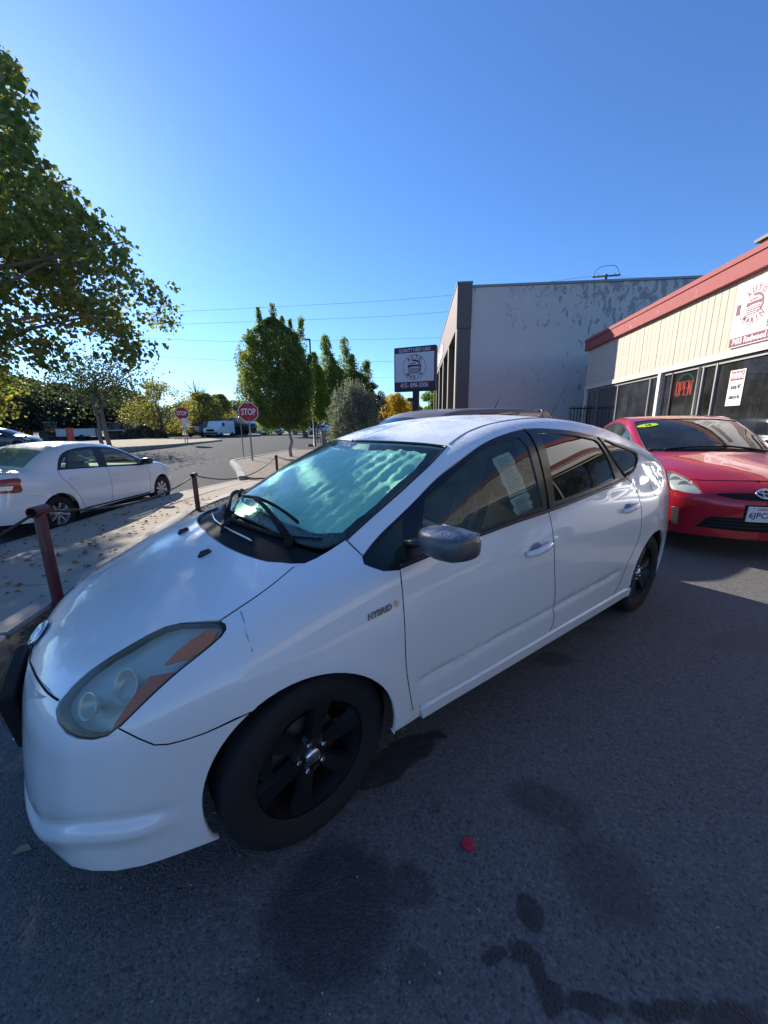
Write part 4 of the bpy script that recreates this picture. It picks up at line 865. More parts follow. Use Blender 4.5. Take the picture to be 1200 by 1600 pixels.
# grit on the asphalt, a red cap, one pale leaf
RNG = np.random.default_rng(46); V = []; F = []
for k in range(420):
    p_ = np.array([RNG.uniform(-1.6, 3.5), RNG.uniform(.1, 3.2), .002]); s_ = RNG.uniform(.0015, .0045); q = len(V); o6 = RNG.uniform(.6, 1.3, 6)*s_; V += [p_+[o6[0], 0, 0], p_+[0, o6[1], 0], p_-[o6[2], 0, 0], p_-[0, o6[3], 0], p_+[0, 0, o6[4]]]; F += [(q, q+1, q+4), (q+1, q+2, q+4), (q+2, q+3, q+4), (q+3, q, q+4)]
tag(mesh_obj('grit', V, F, simple('grit_stone', (.35, .34, .31), .8, var=.4)), kind='stuff')
c_ = atz(731, 1322, 0); cp = empty('bottle_cap', (c_.x, c_.y, .002), 0, 'small round red plastic cap lying on the asphalt', 'cap')
simple('cap_red', (.55, .02, .045), .35, var=.05)
n_ = 36; prof = [(.0195, 0), (.021, .004), (.0205, .012), (.017, .014), (.0155, .0125), (.001, .0125)]; V = [(r*(1+.03*(k % 2) if i < 3 else r/r)*1 if False else r*(1+(.035 if (k % 2 and i < 3) else 0))*math.cos(6.2832*k/n_), r*(1+(.035 if (k % 2 and i < 3) else 0))*math.sin(6.2832*k/n_), z) for i, (r, z) in enumerate(prof) for k in range(n_)]
mesh_obj('cap_body', V, [(i*n_+k, i*n_+(k+1) % n_, (i+1)*n_+(k+1) % n_, (i+1)*n_+k) for i in range(len(prof)-1) for k in range(n_)], MATS['cap_red'], cp)
MB().box(-.008, .008, -.0015, .0015, .0125, .0145).obj('cap_ridge', MATS['cap_red'], cp)
c_ = atz(36, 1331, 0); simple('pale_leaf', (.30, .24, .16), .7); tag(mesh_obj('dry_leaf', [(c_.x-.03, c_.y-.01, .004), (c_.x-.01, c_.y-.018, .012), (c_.x+.028, c_.y+.002, .006), (c_.x+.005, c_.y+.017, .014), (c_.x-.018, c_.y+.012, .01)], [(0, 1, 2), (0, 2, 3), (0, 3, 4)], MATS['pale_leaf']), 'single pale dry leaf on the asphalt in front of the bumper', 'leaf')

# ------------------------------------------------------------------ the dealer's low building on the right
DF = Vector((.1187, .9929, 0)); NF = Vector((-.9929, .1187, 0)); DP1 = Vector((8.26, 16.1, 0)); DL = 28.0
def dp(s, out, z): return DP1-DF*s+NF*out+Vector((0, 0, z))
MD = Matrix(((-DF.x, NF.x, 0, DP1.x), (-DF.y, NF.y, 0, DP1.y), (0, 0, 1, 0), (0, 0, 0, 1)))   # local x = s, y = out, z
def s_at(px, py, out=0.):
    d = ray(px, py); o = DP1+NF*out; k = (Vector((o.x, o.y, 0))-Vector((0, 0, 0))).dot(NF)/d.dot(NF); p = Vector((0, 0, CAM_H))+d*k; return -(p-o).dot(DF), p.z
t = NT('siding'); g = t.noise(2.5, 6, .65); mp = t.node('ShaderNodeMapping'); mp.inputs['Scale'].default_value = (12, 12, .8); t.link(t.tc.outputs['Object'], mp.inputs[0]); gr = t.noise(3, 6, .7, coord=mp.outputs[0])
c = t.mix(g, (.50, .44, .34), (.62, .56, .44)); c = t.mix(t.math('MULTIPLY', t.mrange(gr, .5, .75), .5), c, (.33, .28, .20)); t.set(col=c, rough=.8, normal=t.bump(gr, .5, .006))
t = NT('fascia_red'); mp = t.node('ShaderNodeMapping'); mp.inputs['Scale'].default_value = (3, 1.2, 12); t.link(t.tc.outputs['Object'], mp.inputs[0]); gr = t.noise(2.2, 6, .7, coord=mp.outputs[0]); c = t.mix(gr, (.27, .055, .05), (.40, .095, .085)); c = t.mix(t.mrange(t.noise(5, 6, .7), .62, .70), c, (.50, .26, .22)); t.set(col=c, rough=.75, normal=t.bump(gr, .4, .005))
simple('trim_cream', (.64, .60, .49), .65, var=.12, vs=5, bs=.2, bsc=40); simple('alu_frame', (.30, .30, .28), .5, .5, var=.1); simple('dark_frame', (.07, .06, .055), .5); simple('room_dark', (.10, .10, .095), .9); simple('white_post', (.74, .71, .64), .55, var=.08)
simple('roof_gravel', (.20, .19, .18), .9); simple('stucco_low', (.36, .32, .26), .85, var=.2, vs=3, bs=.3)
DB = empty('dealer_building', (0, 0, 0), 0, 'low car dealer building with cream board siding and a red fascia on the right', 'building'); DB.matrix_world = MD
def dbox(name, s0, s1, o0, o1, z0, z1, mat, par=None, **k): return MB().box(s0, s1, o0, o1, z0, z1, **k).obj(name, MATS[mat], par or DB)
nb = int(DL/.203)
proto = None
for i in range(nb):
    if proto is None:
        proto = MB().box(.004, .199, -.02, .012, 2.865, 4.225, bev=.004).obj('siding_board', MATS['siding'], DB)
        o = proto
    else: o = proto.copy(); COL.objects.link(o)
    o.location = (i*.203, random.uniform(-.003, .003), 0)
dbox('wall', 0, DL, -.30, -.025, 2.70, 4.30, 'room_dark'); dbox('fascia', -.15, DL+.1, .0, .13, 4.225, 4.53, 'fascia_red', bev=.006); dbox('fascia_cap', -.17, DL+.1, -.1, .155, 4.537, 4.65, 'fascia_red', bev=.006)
dbox('fascia_return', -.15, -.05, -5., -.105, 4.225, 4.53, 'fascia_red'); dbox('trim_board', -.06, DL, .0, .045, 2.72, 2.86, 'trim_cream', bev=.005)
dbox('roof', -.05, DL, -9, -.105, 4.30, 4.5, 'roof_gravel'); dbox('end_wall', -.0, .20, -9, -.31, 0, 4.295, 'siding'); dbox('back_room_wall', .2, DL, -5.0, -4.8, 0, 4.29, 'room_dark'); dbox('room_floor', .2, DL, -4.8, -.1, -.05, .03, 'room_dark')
dbox('corner_post', -.02, .22, -.15, .03, 0, 2.715, 'trim_cream', bev=.006); dbox('lower_wall', .22, DL, -.16, -.02, 0, .42, 'stucco_low')
# window bays: positions read along the front
marks = [s_at(962, 620)[0], s_at(1010.5, 620)[0], s_at(1029, 620)[0]]; sP = s_at(1029, 615)[0]; sD0 = s_at(1044, 620)[0]; sT = s_at(1093, 600)[0]; sW = s_at(1113, 600)[0]
dbox('front_post', sP-.07, sP+.07, -.05, .05, 0, 2.715, 'white_post', bev=.006)
mull = [.22, 1.1, marks[0], marks[1], sP+.09, sD0, sT, sW, sW+3.2, sW+6.4, sW+9.6, sW+12.8, sW+16, DL-.3]; mull = [m_ for m_ in mull if m_ < DL]
for i in range(len(mull)-1):
    a, b = mull[i]+.03, mull[i+1]-.03
    if b-a < .1: continue
    w = bpy.data.objects.new('window', None); link(w, DB); w.location = (0, 0, 0)
    fm = MB().box(a, b, -.09, -.03, 2.64, 2.715).obj('frame_head', MATS['alu_frame'], w); MB().box(a, b, -.09, -.03, .42, .50).obj('frame_sill', MATS['alu_frame'], w); MB().box(a-.03, a+.012, -.10, -.02, .42, 2.715).obj('frame_side', MATS['alu_frame' if i != 5 else 'dark_frame'], w)
    MB().box(a+.03, b, -.075, -.065, .50, 2.64).obj('pane', MATS['window_glass'], w)
    if i in (2, 3, 6): MB().box(a+.05, b-.02, -1.1, -1.08, .5, 2.6).obj('blind', simple('blind_grey', (.20, .19, .175), .85, var=.3, vs=2) if 'blind_grey' not in MATS else MATS['blind_grey'], w)
tp = empty('white_pole', tuple(dp(s_at(1089, 605, .16)[0], .16, 0)), 0, 'thin white pole between the neon sign and the big shop window', 'pole'); MB().lathe([(.03, 0), (.03, 2.64)], 12, 'z').obj('pole_tube', MATS['white_post'], tp, True)
nt = empty('framed_notice', (0, 0, 0), 0, 'small framed notice behind the glass left of the white post', 'notice'); nt.matrix_world = MD; a_, z_ = s_at(974.5, 632, -.12); MB().box(a_-.24, a_+.24, -.16, -.13, z_-.30, z_+.30, bev=.01).obj('frame', MATS['dark_frame'], nt); MB().box(a_-.17, a_+.17, -.129, -.125, z_-.22, z_+.22).obj('paper', MATS['stucco_low'], nt)
# neon OPEN sign
t = NT('neon_red'); t.set(col=(.9, .05, .03), emis=(1., .09, .05), emist=1.6); t = NT('neon_green'); t.set(col=(.1, .5, .25), emis=(.12, .7, .35), emist=.35)
a_, z_ = s_at(1068, 605, -.15); op = empty('open_sign', (0, 0, 0), 0, 'red neon OPEN sign with a green arc behind the glass', 'neon sign'); op.matrix_world = MD
a0_, a1_ = s_at(1056, 605, -.15)[0], s_at(1081, 605, -.15)[0]; wd_ = a1_-a0_; letters = {'O': [[(0, .3), (.15, 0), (.85, 0), (1, .3), (1, .7), (.85, 1), (.15, 1), (0, .7), (0, .3)]], 'P': [[(0, 0), (0, 1), (.8, 1), (1, .85), (1, .6), (.8, .45), (0, .45)]], 'E': [[(1, 0), (0, 0), (0, 1), (1, 1)], [(0, .5), (.8, .5)]], 'N': [[(0, 0), (0, 1)], [(0, 1), (1, 0)], [(1, 0), (1, 1)]]}
lh = .34; lw = wd_*.17
for i, ch in enumerate('OPEN'):
    b = MB()
    for ln in letters[ch]: b.tube([(a0_+wd_*.02+i*wd_*.25+x*lw, -.16, z_-.20+y*lh) for x, y in ln], .012, 6)
    b.obj('neon_letter', MATS['neon_red'], op, True)
MB().tube([(a_+wd_*.50*math.cos(q)*1.0, -.17, z_+.08+.24*math.sin(q)) for q in np.linspace(R_(5), R_(165), 20)], .013, 6).obj('neon_arc', MATS['neon_green'], op, True)
# warning notice on the big window
ws_ = empty('warning_notice', (0, 0, 0), 0, 'white notice headed WARNING on the big shop window', 'notice'); ws_.matrix_world = MD
(wa, wz0), (wb, wz1) = s_at(1135, 619, -.05), s_at(1163, 594, -.05); wm = (wa+wb)/2; zc = (s_at(1149, 606, -.05)[1]); hh = .36; MB().box(wa, wb, -.06, -.052, zc-hh, zc+hh).obj('notice_sheet', MATS['sign_white'], ws_); MB().box(wa+.03, wb-.03, -.052, -.050, zc+hh*.42, zc+hh*.92).obj('red_band', MATS['sign_red'], ws_)
FM = lambda s_, z_, o_=.0: Matrix(((1, 0, 0, s_), (0, 0, 1, o_), (0, 1, 0, z_), (0, 0, 0, 1)))
# local x runs away from the reader's left, as the front faces the street
def dtext(body, size, mat, par, s_, z_, o_, **k): return text('lettering', body, size, MATS[mat], par, FM(s_, z_, o_), .002, **k)
dtext('WARNING', .17, 'sign_white', ws_, wm, zc+hh*.66, -.049, bold=.006, xs=(wb-wa)/1.0); dtext('Security 24/7', .13, 'print_black', ws_, wm, zc+.02, -.050, xs=(wb-wa)/1.05); dtext('Cameras in Use', .13, 'print_black', ws_, wm, zc-.18, -.050, xs=(wb-wa)/1.15)
# ---- logo: ring, words on arcs, striped car
def logo(M, R, par, mat, hole):
    b = MB(); n = 64; V = []; F = []
    for k in range(n):
        a = 2*math.pi*k/n
        for r in (R, R*.965): V.append(M@Vector((r*math.cos(a), r*math.sin(a), .001)))
    for k in range(n): j = (k+1) % n; F.append((2*k, 2*j, 2*j+1, 2*k+1))
    mesh_obj('logo_ring', V, F, mat, par)
    for word, rad, a0, step, flip in (('AUTO', .77, 128, -25.5, 1), ('MARIN', .79, 226, 22.5, -1)):
        for i, ch in enumerate(word):
            a = R_(a0+i*step); rot = a-math.pi/2 if flip > 0 else a+math.pi/2
            Mx = M@Matrix.Translation((R*rad*math.cos(a), R*rad*math.sin(a), .001))@Matrix.Rotation(rot, 4, 'Z'); text('logo_letter', ch, R*.40, mat, par, Mx, .001, bold=R*.012, xs=.85)
    polys = []
    def arcp(r, a0, a1, k=14, ex=1., ey=1.): return [(r*ex*math.cos(R_(a)), r*ey*math.sin(R_(a))) for a in np.linspace(a0, a1, k)]
    polys.append(arcp(.60, 118, -42, 22)+[(x*.78+.02, y*.72+.02) for x, y in arcp(.60, -42, 100, 18)])       # crescent
    polys.append([(-.44, .26), (-.36, .33), (-.20, .31), (-.12, .36), (.0, .35), (.08, .38), (.14, .32), (.02, .28), (-.10, .26), (-.30, .25)])
    polys.append([(-.56, .20), (.44, .20), (.46, .02), (.36, -.02), (.30, .04), (-.30, .04), (-.34, -.02), (-.58, -.0)])
    for y0, y1, x0, x1 in ((-.12, -.07, -.58, .44), (-.23, -.17, -.56, .42), (-.34, -.28, -.54, .20), (-.45, -.39, -.46, .36), (-.53, -.50, -.36, .26)): polys.append([(x0, y1), (x1, y1), (x1-.02, y0), (x0+.03, y0)])
    polys.append([(.24, -.30), (.40, -.30), (.36, -.38), (.24, -.38)])
    for pl in polys:
        V = [M@Vector((x*R, y*R, .0012)) for x, y in pl]; c0 = sum(V, Vector())/len(V)
        mesh_obj('logo_mark', V, [tuple(range(len(V)))], mat, par)
ds_ = empty('dealer_sign', (0, 0, 0), 0, 'large white sign board with the round AUTO MARIN logo under the red fascia', 'sign'); ds_.matrix_world = MD
sL, zT = s_at(1151.4, 447.5, .06); sL2, zB = s_at(1139.6, 545, .06); sL = (sL+sL2)/2; zB = max(zB, 2.87); zT = min(zT, 4.22)
MB().box(sL, sL+6.0, .016, .05, zB, zT, bev=.006).obj('sign_board', MATS['sign_white'], ds_); MB().box(sL+.01, sL+5.99, .051, .054, zB+.02, zB+.19).obj('address_band', MATS['print_maroon'], ds_)
zc = (zT+zB+.19)/2+.02; sc_, _ = s_at(1178, 478, .06); Rl = .36; 
MB().box(sL+.05, sc_-Rl-.0, .051, .054, zc-.10, zc+.10).obj('maroon_bar', MATS['print_maroon'], ds_); logo(FM(sc_, zc, .052), Rl, ds_, MATS['print_maroon'], None)
MB().box(sc_+Rl, sc_+Rl+1.2, .051, .054, zc+.0, zc+.26).obj('maroon_bar', MATS['print_maroon'], ds_)
dtext('7435 Redwood Blvd.', .15, 'sign_white', ds_, sL+.08, zB+.105, .055, align='LEFT', bold=.005, xs=.9); dtext('(4', .26, 'print_maroon', ds_, sc_+Rl+.12, zc-.14, .052, align='LEFT', xs=.8); dtext('BU', .20, 'print_maroon', ds_, sc_+Rl+.0, zc-.42, .052, align='LEFT')
a_, z_ = s_at(1194, 385, -.4); cb_ = MB().box(a_-.05, a_+.9, -.9, -.35, 4.5, z_+.10, bev=.01).obj('roof_box', simple('roof_box_cream', (.55, .38, .18), .7, var=.25)); cb_.matrix_world = MD; tag(cb_, 'cream painted metal box on the roof above the red fascia', 'roof vent')
MB().box(a_-.12, a_+.97, -.97, -.28, z_+.10, z_+.16).obj('vent_cap', MATS['dark_frame'], cb_)
a_, z_ = s_at(1020, 476, -3.); vb = MB().box(a_-.06, a_+.06, -3.05, -2.95, 4.5, z_-.02).box(a_-.30, a_+.3, -3.08, -2.92, z_-.02, z_+.04).obj('roof_vent', MATS['steel']); vb.matrix_world = MD; tag(vb, 'small flat-capped pipe vent on the roof behind the red fascia', 'roof vent')
# ------------------------------------------------------------------ the tall building with the peeling side wall
A0 = Vector((4.12, 18.96, 0)); WB = Vector((.9965, -.084, 0)).normalized(); FC = Vector((-WB.y, WB.x, 0)); HB = 7.58; BL = 34.
t = NT('peeling_paint'); n1 = t.noise(.55, 8, .72); mp = t.node('ShaderNodeMapping'); mp.inputs['Scale'].default_value = (1.5, 1.5, .75); t.link(t.tc.outputs['Object'], mp.inputs[0]); n2 = t.noise(2.6, 9, .68, coord=mp.outputs[0], dist=.5); n3 = t.noise(.35, 2, .5); sx = t.node('ShaderNodeSeparateXYZ'); t.link(t.tc.outputs['Object'], sx.inputs[0])
thr = t.math('SUBTRACT', n2, t.math('MULTIPLY', t.mrange(t.math('ADD', t.math('MULTIPLY', sx.outputs['X'], .16), n3), .55, 1.7), .12)); hi = t.mrange(sx.outputs['Z'], 5.2, 7.2); thr = t.math('SUBTRACT', thr, t.math('MULTIPLY', hi, .035))
pk = t.mrange(thr, .325, .334, 1, 0); crack = t.mrange(t.math('ABSOLUTE', t.math('SUBTRACT', t.noise(1.1, 8, .7, dist=1.5), .5)), .003, .010, 1, 0); pk2 = t.math('MAXIMUM', pk, t.math('MULTIPLY', crack, t.mrange(n3, .55, .7)))
base = t.mix(n1, (.52, .475, .43), (.62, .575, .525)); base = t.mix(t.math('MULTIPLY', t.mrange(t.noise(6, 7, .75), .55, .75), .3), base, (.38, .37, .36)); t.set(col=t.mix(pk2, base, (.31, .305, .31)), rough=.85, normal=t.bump(t.math('ADD', t.math('MULTIPLY', pk2, -1.), t.math('MULTIPLY', t.noise(60, 4), .15)), .7, .012))
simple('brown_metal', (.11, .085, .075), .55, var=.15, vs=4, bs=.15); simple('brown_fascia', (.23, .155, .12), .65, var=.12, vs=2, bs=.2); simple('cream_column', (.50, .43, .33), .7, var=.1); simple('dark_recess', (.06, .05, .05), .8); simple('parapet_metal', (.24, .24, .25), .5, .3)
BB = empty('tall_building', (0, 0, 0), 0, 'tall commercial building with a peeling pale side wall and a brown colonnade front', 'building')
MBd = Matrix(((WB.x, FC.x, 0, A0.x), (WB.y, FC.y, 0, A0.y), (0, 0, 1, 0), (0, 0, 0, 1))); BB.matrix_world = MBd
def bbox(name, x0, x1, y0, y1, z0, z1, mat, par=None, **k): return MB().box(x0, x1, y0, y1, z0, z1, **k).obj(name, MATS[mat], par or BB)
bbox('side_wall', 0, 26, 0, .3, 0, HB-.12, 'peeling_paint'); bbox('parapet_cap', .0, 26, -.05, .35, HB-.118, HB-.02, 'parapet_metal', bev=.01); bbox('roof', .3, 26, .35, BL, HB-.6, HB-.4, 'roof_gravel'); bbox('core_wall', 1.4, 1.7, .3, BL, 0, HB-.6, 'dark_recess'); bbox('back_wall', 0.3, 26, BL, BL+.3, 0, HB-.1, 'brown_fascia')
zF = at(720, 512, 19.2).z
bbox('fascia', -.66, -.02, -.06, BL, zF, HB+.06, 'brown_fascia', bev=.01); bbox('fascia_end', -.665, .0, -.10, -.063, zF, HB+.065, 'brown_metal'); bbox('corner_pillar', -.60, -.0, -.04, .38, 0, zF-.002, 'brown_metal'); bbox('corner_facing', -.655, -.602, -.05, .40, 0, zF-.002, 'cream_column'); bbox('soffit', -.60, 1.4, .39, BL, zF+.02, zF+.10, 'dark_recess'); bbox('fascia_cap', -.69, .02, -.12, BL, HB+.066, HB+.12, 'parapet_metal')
yy = 4.3
while yy < BL:
    c_ = bpy.data.objects.new('column', None); link(c_, BB); MB().box(-.60, -.05, yy, yy+.40, 0, zF-.002).obj('column_shaft', MATS['brown_metal'], c_); MB().box(-.655, -.602, yy-.01, yy+.41, 0, zF-.002).obj('column_facing', MATS['cream_column'], c_)
    w = bpy.data.objects.new('window', None); link(w, BB); MB().box(1.36, 1.395, yy-3.7, yy+.1, .3, zF-.4).obj('pane', MATS['window_glass'], w); MB().box(1.33, 1.40, yy-3.8, yy-3.7, 0, zF-.3).obj('frame_side', MATS['alu_frame'], w); MB().box(1.33, 1.40, yy-3.7, yy+.1, 2.6, 2.72).obj('frame_bar', MATS['alu_frame'], w); yy += 4.3
for k, (u0, u1) in enumerate(((9.0, 11.5), (12.2, 14.6), (15.3, 18.5), (19.5, 24.))): bbox('raised_letter_panel', -.70, -.665, u0, u1, zF+.35, zF+1.15, 'sign_white')
rl = bpy.data.objects.new('handrail', None); link(rl, BB); 
for u in np.arange(5, 12, 1.2): MB().box(-.98, -.93, u, u+.05, 0, 1.75).obj('rail_post', MATS['alu_frame'], rl)
MB().box(-.985, -.925, 5, 11.4, 1.751, 1.81).obj('top_rail', MATS['alu_frame'], rl)
# iron fence between the two buildings
pf = at(916, 650, 17.3); fn = empty('iron_fence', (pf.x, pf.y, 0), -.05, 'short black iron picket fence between the peeling wall and the dealer building', 'fence'); ztop = at(916, 634, 17.3).z
for k in range(11): MB().box(-.62+k*.125, -.595+k*.125, -.012, .012, .05, ztop).obj('picket', MATS['black_trim'], fn)
for z in (.25, ztop-.12): MB().box(-.68, .70, -.02, .02, z, z+.05).obj('rail', MATS['black_trim'], fn)
# ------------------------------------------------------------------ pylon sign
simple('navy_frame', (.022, .020, .035), .5, var=.1); simple('sign_grey_white', (.60, .61, .66), .45, var=.04); simple('sign_dark_maroon', (.085, .022, .05), .5, var=.05)
pl_, pr_ = at(616, 576, 18.35), at(680.5, 576, 17.75); cx_ = (pl_+pr_)/2; ang = math.atan2(pr_.y-pl_.y, pr_.x-pl_.x); Wp = math.hypot(pr_.x-pl_.x, pr_.y-pl_.y); zt_ = at(648, 541.5, 18.05).z; zb_ = at(650, 611, 18.05).z
py_ = empty('pylon_sign', (cx_.x, cx_.y, 0), ang, 'white and maroon pylon sign reading QUALITY USED CARS on a dark post', 'sign'); Hs = zt_-zb_
MB().box(-Wp/2, Wp/2, -.02, .30, zb_, zt_, bev=.012).obj('cabinet', MATS['navy_frame'], py_); MB().box(-.10, .16, .05, .27, -.2, zb_).obj('post', MATS['navy_frame'], py_)
w2 = Wp/2-.06; MB().box(-w2, w2, -.026, -.021, zb_+Hs*.215, zt_-Hs*.135).obj('face_panel', MATS['sign_grey_white'], py_); MB().box(-w2, w2, -.026, -.021, zb_+Hs*.055, zb_+Hs*.21).obj('phone_band', MATS['sign_dark_maroon'], py_); MB().box(-w2, w2, -.026, -.021, zt_-Hs*.13, zt_-Hs*.025).obj('title_band', MATS['sign_dark_maroon'], py_)
PM = lambda x, z, o=-.028: frameM((x, o, z), (1, 0, 0), None, (0, -1, 0))
text('lettering', 'QUALITY USED CARS', Hs*.105, MATS['sign_grey_white'], py_, PM(0, zt_-Hs*.078), .001, bold=.004, xs=w2*2/(Hs*.105*11.8)); text('lettering', '415- 898-3306', Hs*.145, MATS['sign_grey_white'], py_, PM(0, zb_+Hs*.13), .001, bold=.004, xs=w2*2/(Hs*.145*8.2))
logo(PM(0, zb_+Hs*.54, -.0275), Hs*.285, py_, MATS['sign_dark_maroon'], None)
# ------------------------------------------------------------------ wires, poles, lamp, boxes
simple('wire', (.06, .07, .09), .6, var=0); simple('utility_wood', (.10, .075, .055), .9, var=.3)
wl_ = (((200, 491, 60), (279, 487, 58), (440, 479, 55), (600, 470, 52), (715, 460, 50), (780, 451, 50), (905, 434, 52), (925, 432, 55)), ((150, 512, 60), (267, 507, 58), (440, 501, 55), (600, 494.5, 52), (700, 487, 50), (800, 478, 50)), ((150, 526, 60), (259, 530, 58), (378, 533.5, 56), (600, 530, 52), (700, 527, 50), (800, 522, 50)), ((200, 555, 60), (285, 559, 58), (370, 563.5, 56), (600, 565, 52), (700, 567, 50), (800, 566, 50)), ((200, 607, 74), (290, 602, 72), (450, 595, 70), (600, 590, 66), (700, 584, 64)), ((925, 431, 55), (1000, 433.5, 52), (1120, 431, 50), (1300, 420, 50)))
for k, (wr, lb) in enumerate(zip(wl_, ('uppermost overhead wire crossing the sky to the pole on the roofline', 'second overhead wire from the top', 'third overhead wire from the top', 'overhead wire crossing just above the pylon sign\'s lower half', 'faint lowest overhead wire above the distant trees', 'overhead wire running right from the pole on the roofline'))):
    tag(MB().tube(crom([tuple(at(*q)) for q in wr], 1.5), .015 if k < 4 else .011, 5).obj('overhead_wire', MATS['wire'], None, True), lb, 'wire', 'overhead wires')
q = at(925, 640, 56); up_ = empty('utility_pole', (q.x, q.y, 0), -.2, 'wooden utility pole with a crossarm showing above the peeling wall', 'pole'); zq = at(925, 431, 56).z; MB().lathe([(.17, -.2), (.13, zq-.1)], 12, 'z').obj('pole_shaft', MATS['utility_wood'], up_, True); MB().box(-1.5, 1.5, -.06, .06, zq-.35, zq-.2).obj('crossarm', MATS['utility_wood'], up_)
for x in (-1.35, -.9, .9, 1.35): MB().lathe([(.05, zq-.2), (.06, zq-.1), (.03, zq)], 8, 'z', c=(x, 0, 0)).obj('insulator', MATS['dark_frame'], up_, True)
MB().tube(crom([(-1.35, 0, zq), (-1.1, 0, zq+.45), (-.6, 0, zq+.75), (.6, 0, zq+.8), (1.1, 0, zq+.5), (1.35, 0, zq)], .1), .03, 5).obj('jumper_wire', MATS['wire'], up_, True)
q = at(489.5, 640, 27); sl = empty('street_lamp', (q.x, q.y, 0), math.atan2(-q.x, q.y), 'tall dark street lamp with a short arm behind the columnar trees', 'street lamp'); zq = at(489, 531, 27).z; MB().lathe([(.08, -.1), (.05, zq)], 12, 'z').obj('lamp_post', MATS['dark_frame'], sl, True); MB().box(-.50, .05, -.05, .05, zq-.03, zq+.06, bev=.01).obj('lamp_head', MATS['dark_frame'], sl)
q = at(508, 682, 27); ub = empty('utility_box', (q.x, q.y, 0), .3, 'grey-brown utility cabinet on a pad left of the silvery shrub', 'utility box'); zt2 = at(508, 673.5, 27).z; MB().box(-.30, .30, -.25, .25, .02, zt2, bev=.02).obj('cabinet', MATS['stucco_low'], ub); MB().box(-.33, .33, -.28, .28, zt2, zt2+.04).obj('lid', MATS['sign_back'], ub)
q = at(483, 692, 29); rk = mesh_obj('rock', [], [], None); bpy.data.objects.remove(rk); 
def rock(px, py, d, r, lb):
    q = at(px, py, d); n1 = 10; V = []; F = []
    for i in range(6):
        for j in range(n1): a = 6.2832*j/n1; e = math.pi*i/5/1.0; k = r*random.uniform(.8, 1.1); V.append((k*math.sin(e)*math.cos(a)*1.3, k*math.sin(e)*math.sin(a), k*math.cos(e)*.7))
    for i in range(5):
        for j in range(n1): F.append((i*n1+j, (i+1)*n1+j, (i+1)*n1+(j+1) % n1, i*n1+(j+1) % n1))
    tag(mesh_obj('rock', V, F, MATS['dark_recess'], None, loc=(q.x, q.y, .05)), lb, 'rock')
rock(484, 692, 27, .26, 'dark boulder on the corner pavement left of the utility cabinet')
q = at(385+26, 680, 60); hy = empty('hydrant', (q.x-.2, q.y, .2), 0, 'small green utility stub at the far kerb below the columnar tree', 'hydrant'); MB().lathe([(.16, 0), (.15, .6), (.08, .75)], 10, 'z').obj('hydrant_body', simple('green_paint', (.03, .12, .08), .5), hy, True)

# ------------------------------------------------------------------ the white hatchback in front
SMEAR = [(-.156, -.668, .855), (-.158, -.703, .838), (-.163, -.737, .808), (-.158, -.767, .767)]
PX0, PY0, PYAW = -.718, 1.704, R_(36.41)
FB = Body(PRIUS)
car = empty('parked_car', (PX0, PY0, 0), PYAW, 'white hybrid hatchback in the foreground with a green sunshade behind its wet windscreen', 'car')
WP = MATS['white_paint']
hood_front = [(-.745, 0, .62), (-.742, -.10, .622), (-.722, -.19, .635), (-.685, -.33, .65), (-.655, -.42, .655), (-.635, -.49, .66)]
hl_up = [(-.635, -.50, .66), (-.60, -.49, .685), (-.55, -.487, .72), (-.50, -.492, .745), (-.45, -.503, .77), (-.40, -.512, .79), (-.35, -.53, .81), (-.31, -.56, .822), (-.27, -.60, .828), (-.215, -.65, .832)]
hl_tip = [(-.215, -.65, .832), (-.205, -.67, .83), (-.208, -.69, .822), (-.225, -.70, .81)]
hl_low = [(-.225, -.70, .81), (-.26, -.703, .79), (-.34, -.704, .75), (-.41, -.707, .71), (-.46, -.706, .675), (-.50, -.70, .643), (-.53, -.69, .622), (-.56, -.665, .612), (-.59, -.63, .61), (-.615, -.59, .612), (-.635, -.545, .622), (-.645, -.515, .64), (-.635, -.50, .66)]
hood_side = [(-.215, -.65, .832), (-.13, -.652, .868), (-.06, -.645, .895), (0, -.628, .917), (.05, -.605, .93), (.085, -.615, .94)]
cowl_front = [(.085, -.615, .94), (.05, -.585, .94), (.03, -.56, .94), (-.01, -.515, .943), (-.04, -.455, .945), (-.06, -.405, .948), (-.085, -.32, .95), (-.10, -.24, .952), (-.112, -.12, .96), (-.115, 0, .962)]
cowl_R = [(.085, -.615, .94), (.13, -.622, .952), (.18, -.625, .97), (.25, -.63, 1.0)]
ws_A = [(.25, -.63, 1.0), (.41, -.62, 1.09), (.55, -.61, 1.16), (.71, -.585, 1.24), (.86, -.54, 1.31)]
ws_top = [(.86, -.54, 1.31), (.82, -.44, 1.32), (.77, -.33, 1.33), (.715, -.17, 1.335), (.69, 0, 1.335)]
ws_bot = [(.25, -.63, 1.0), (.17, -.60, .985), (.12, -.52, .985), (.085, -.42, .995), (.06, -.29, 1.01), (.035, -.15, 1.02), (.025, 0, 1.02)]
fend_A = [(.25, -.63, 1.0), (.27, -.705, .95)]
door_F = [(.375, -.80, .905), (.365, -.83, .86), (.352, -.85, .73), (.352, -.86, .55), (.39, -.85, .34)]
door_B = [(1.30, -.81, .985), (1.31, -.84, .90), (1.318, -.86, .80), (1.322, -.87, .70), (1.345, -.86, .56), (1.352, -.86, .49), (1.36, -.86, .455), (1.372, -.86, .42), (1.368, -.86, .37), (1.345, -.85, .34)]
door_R = [(2.24, -.79, 1.06), (2.32, -.805, 1.02), (2.375, -.83, .94), (2.395, -.85, .85), (2.385, -.86, .75), (2.35, -.86, .65), (2.25, -.86, .54), (2.19, -.86, .44), (2.14, -.86, .37), (2.10, -.86, .33)]
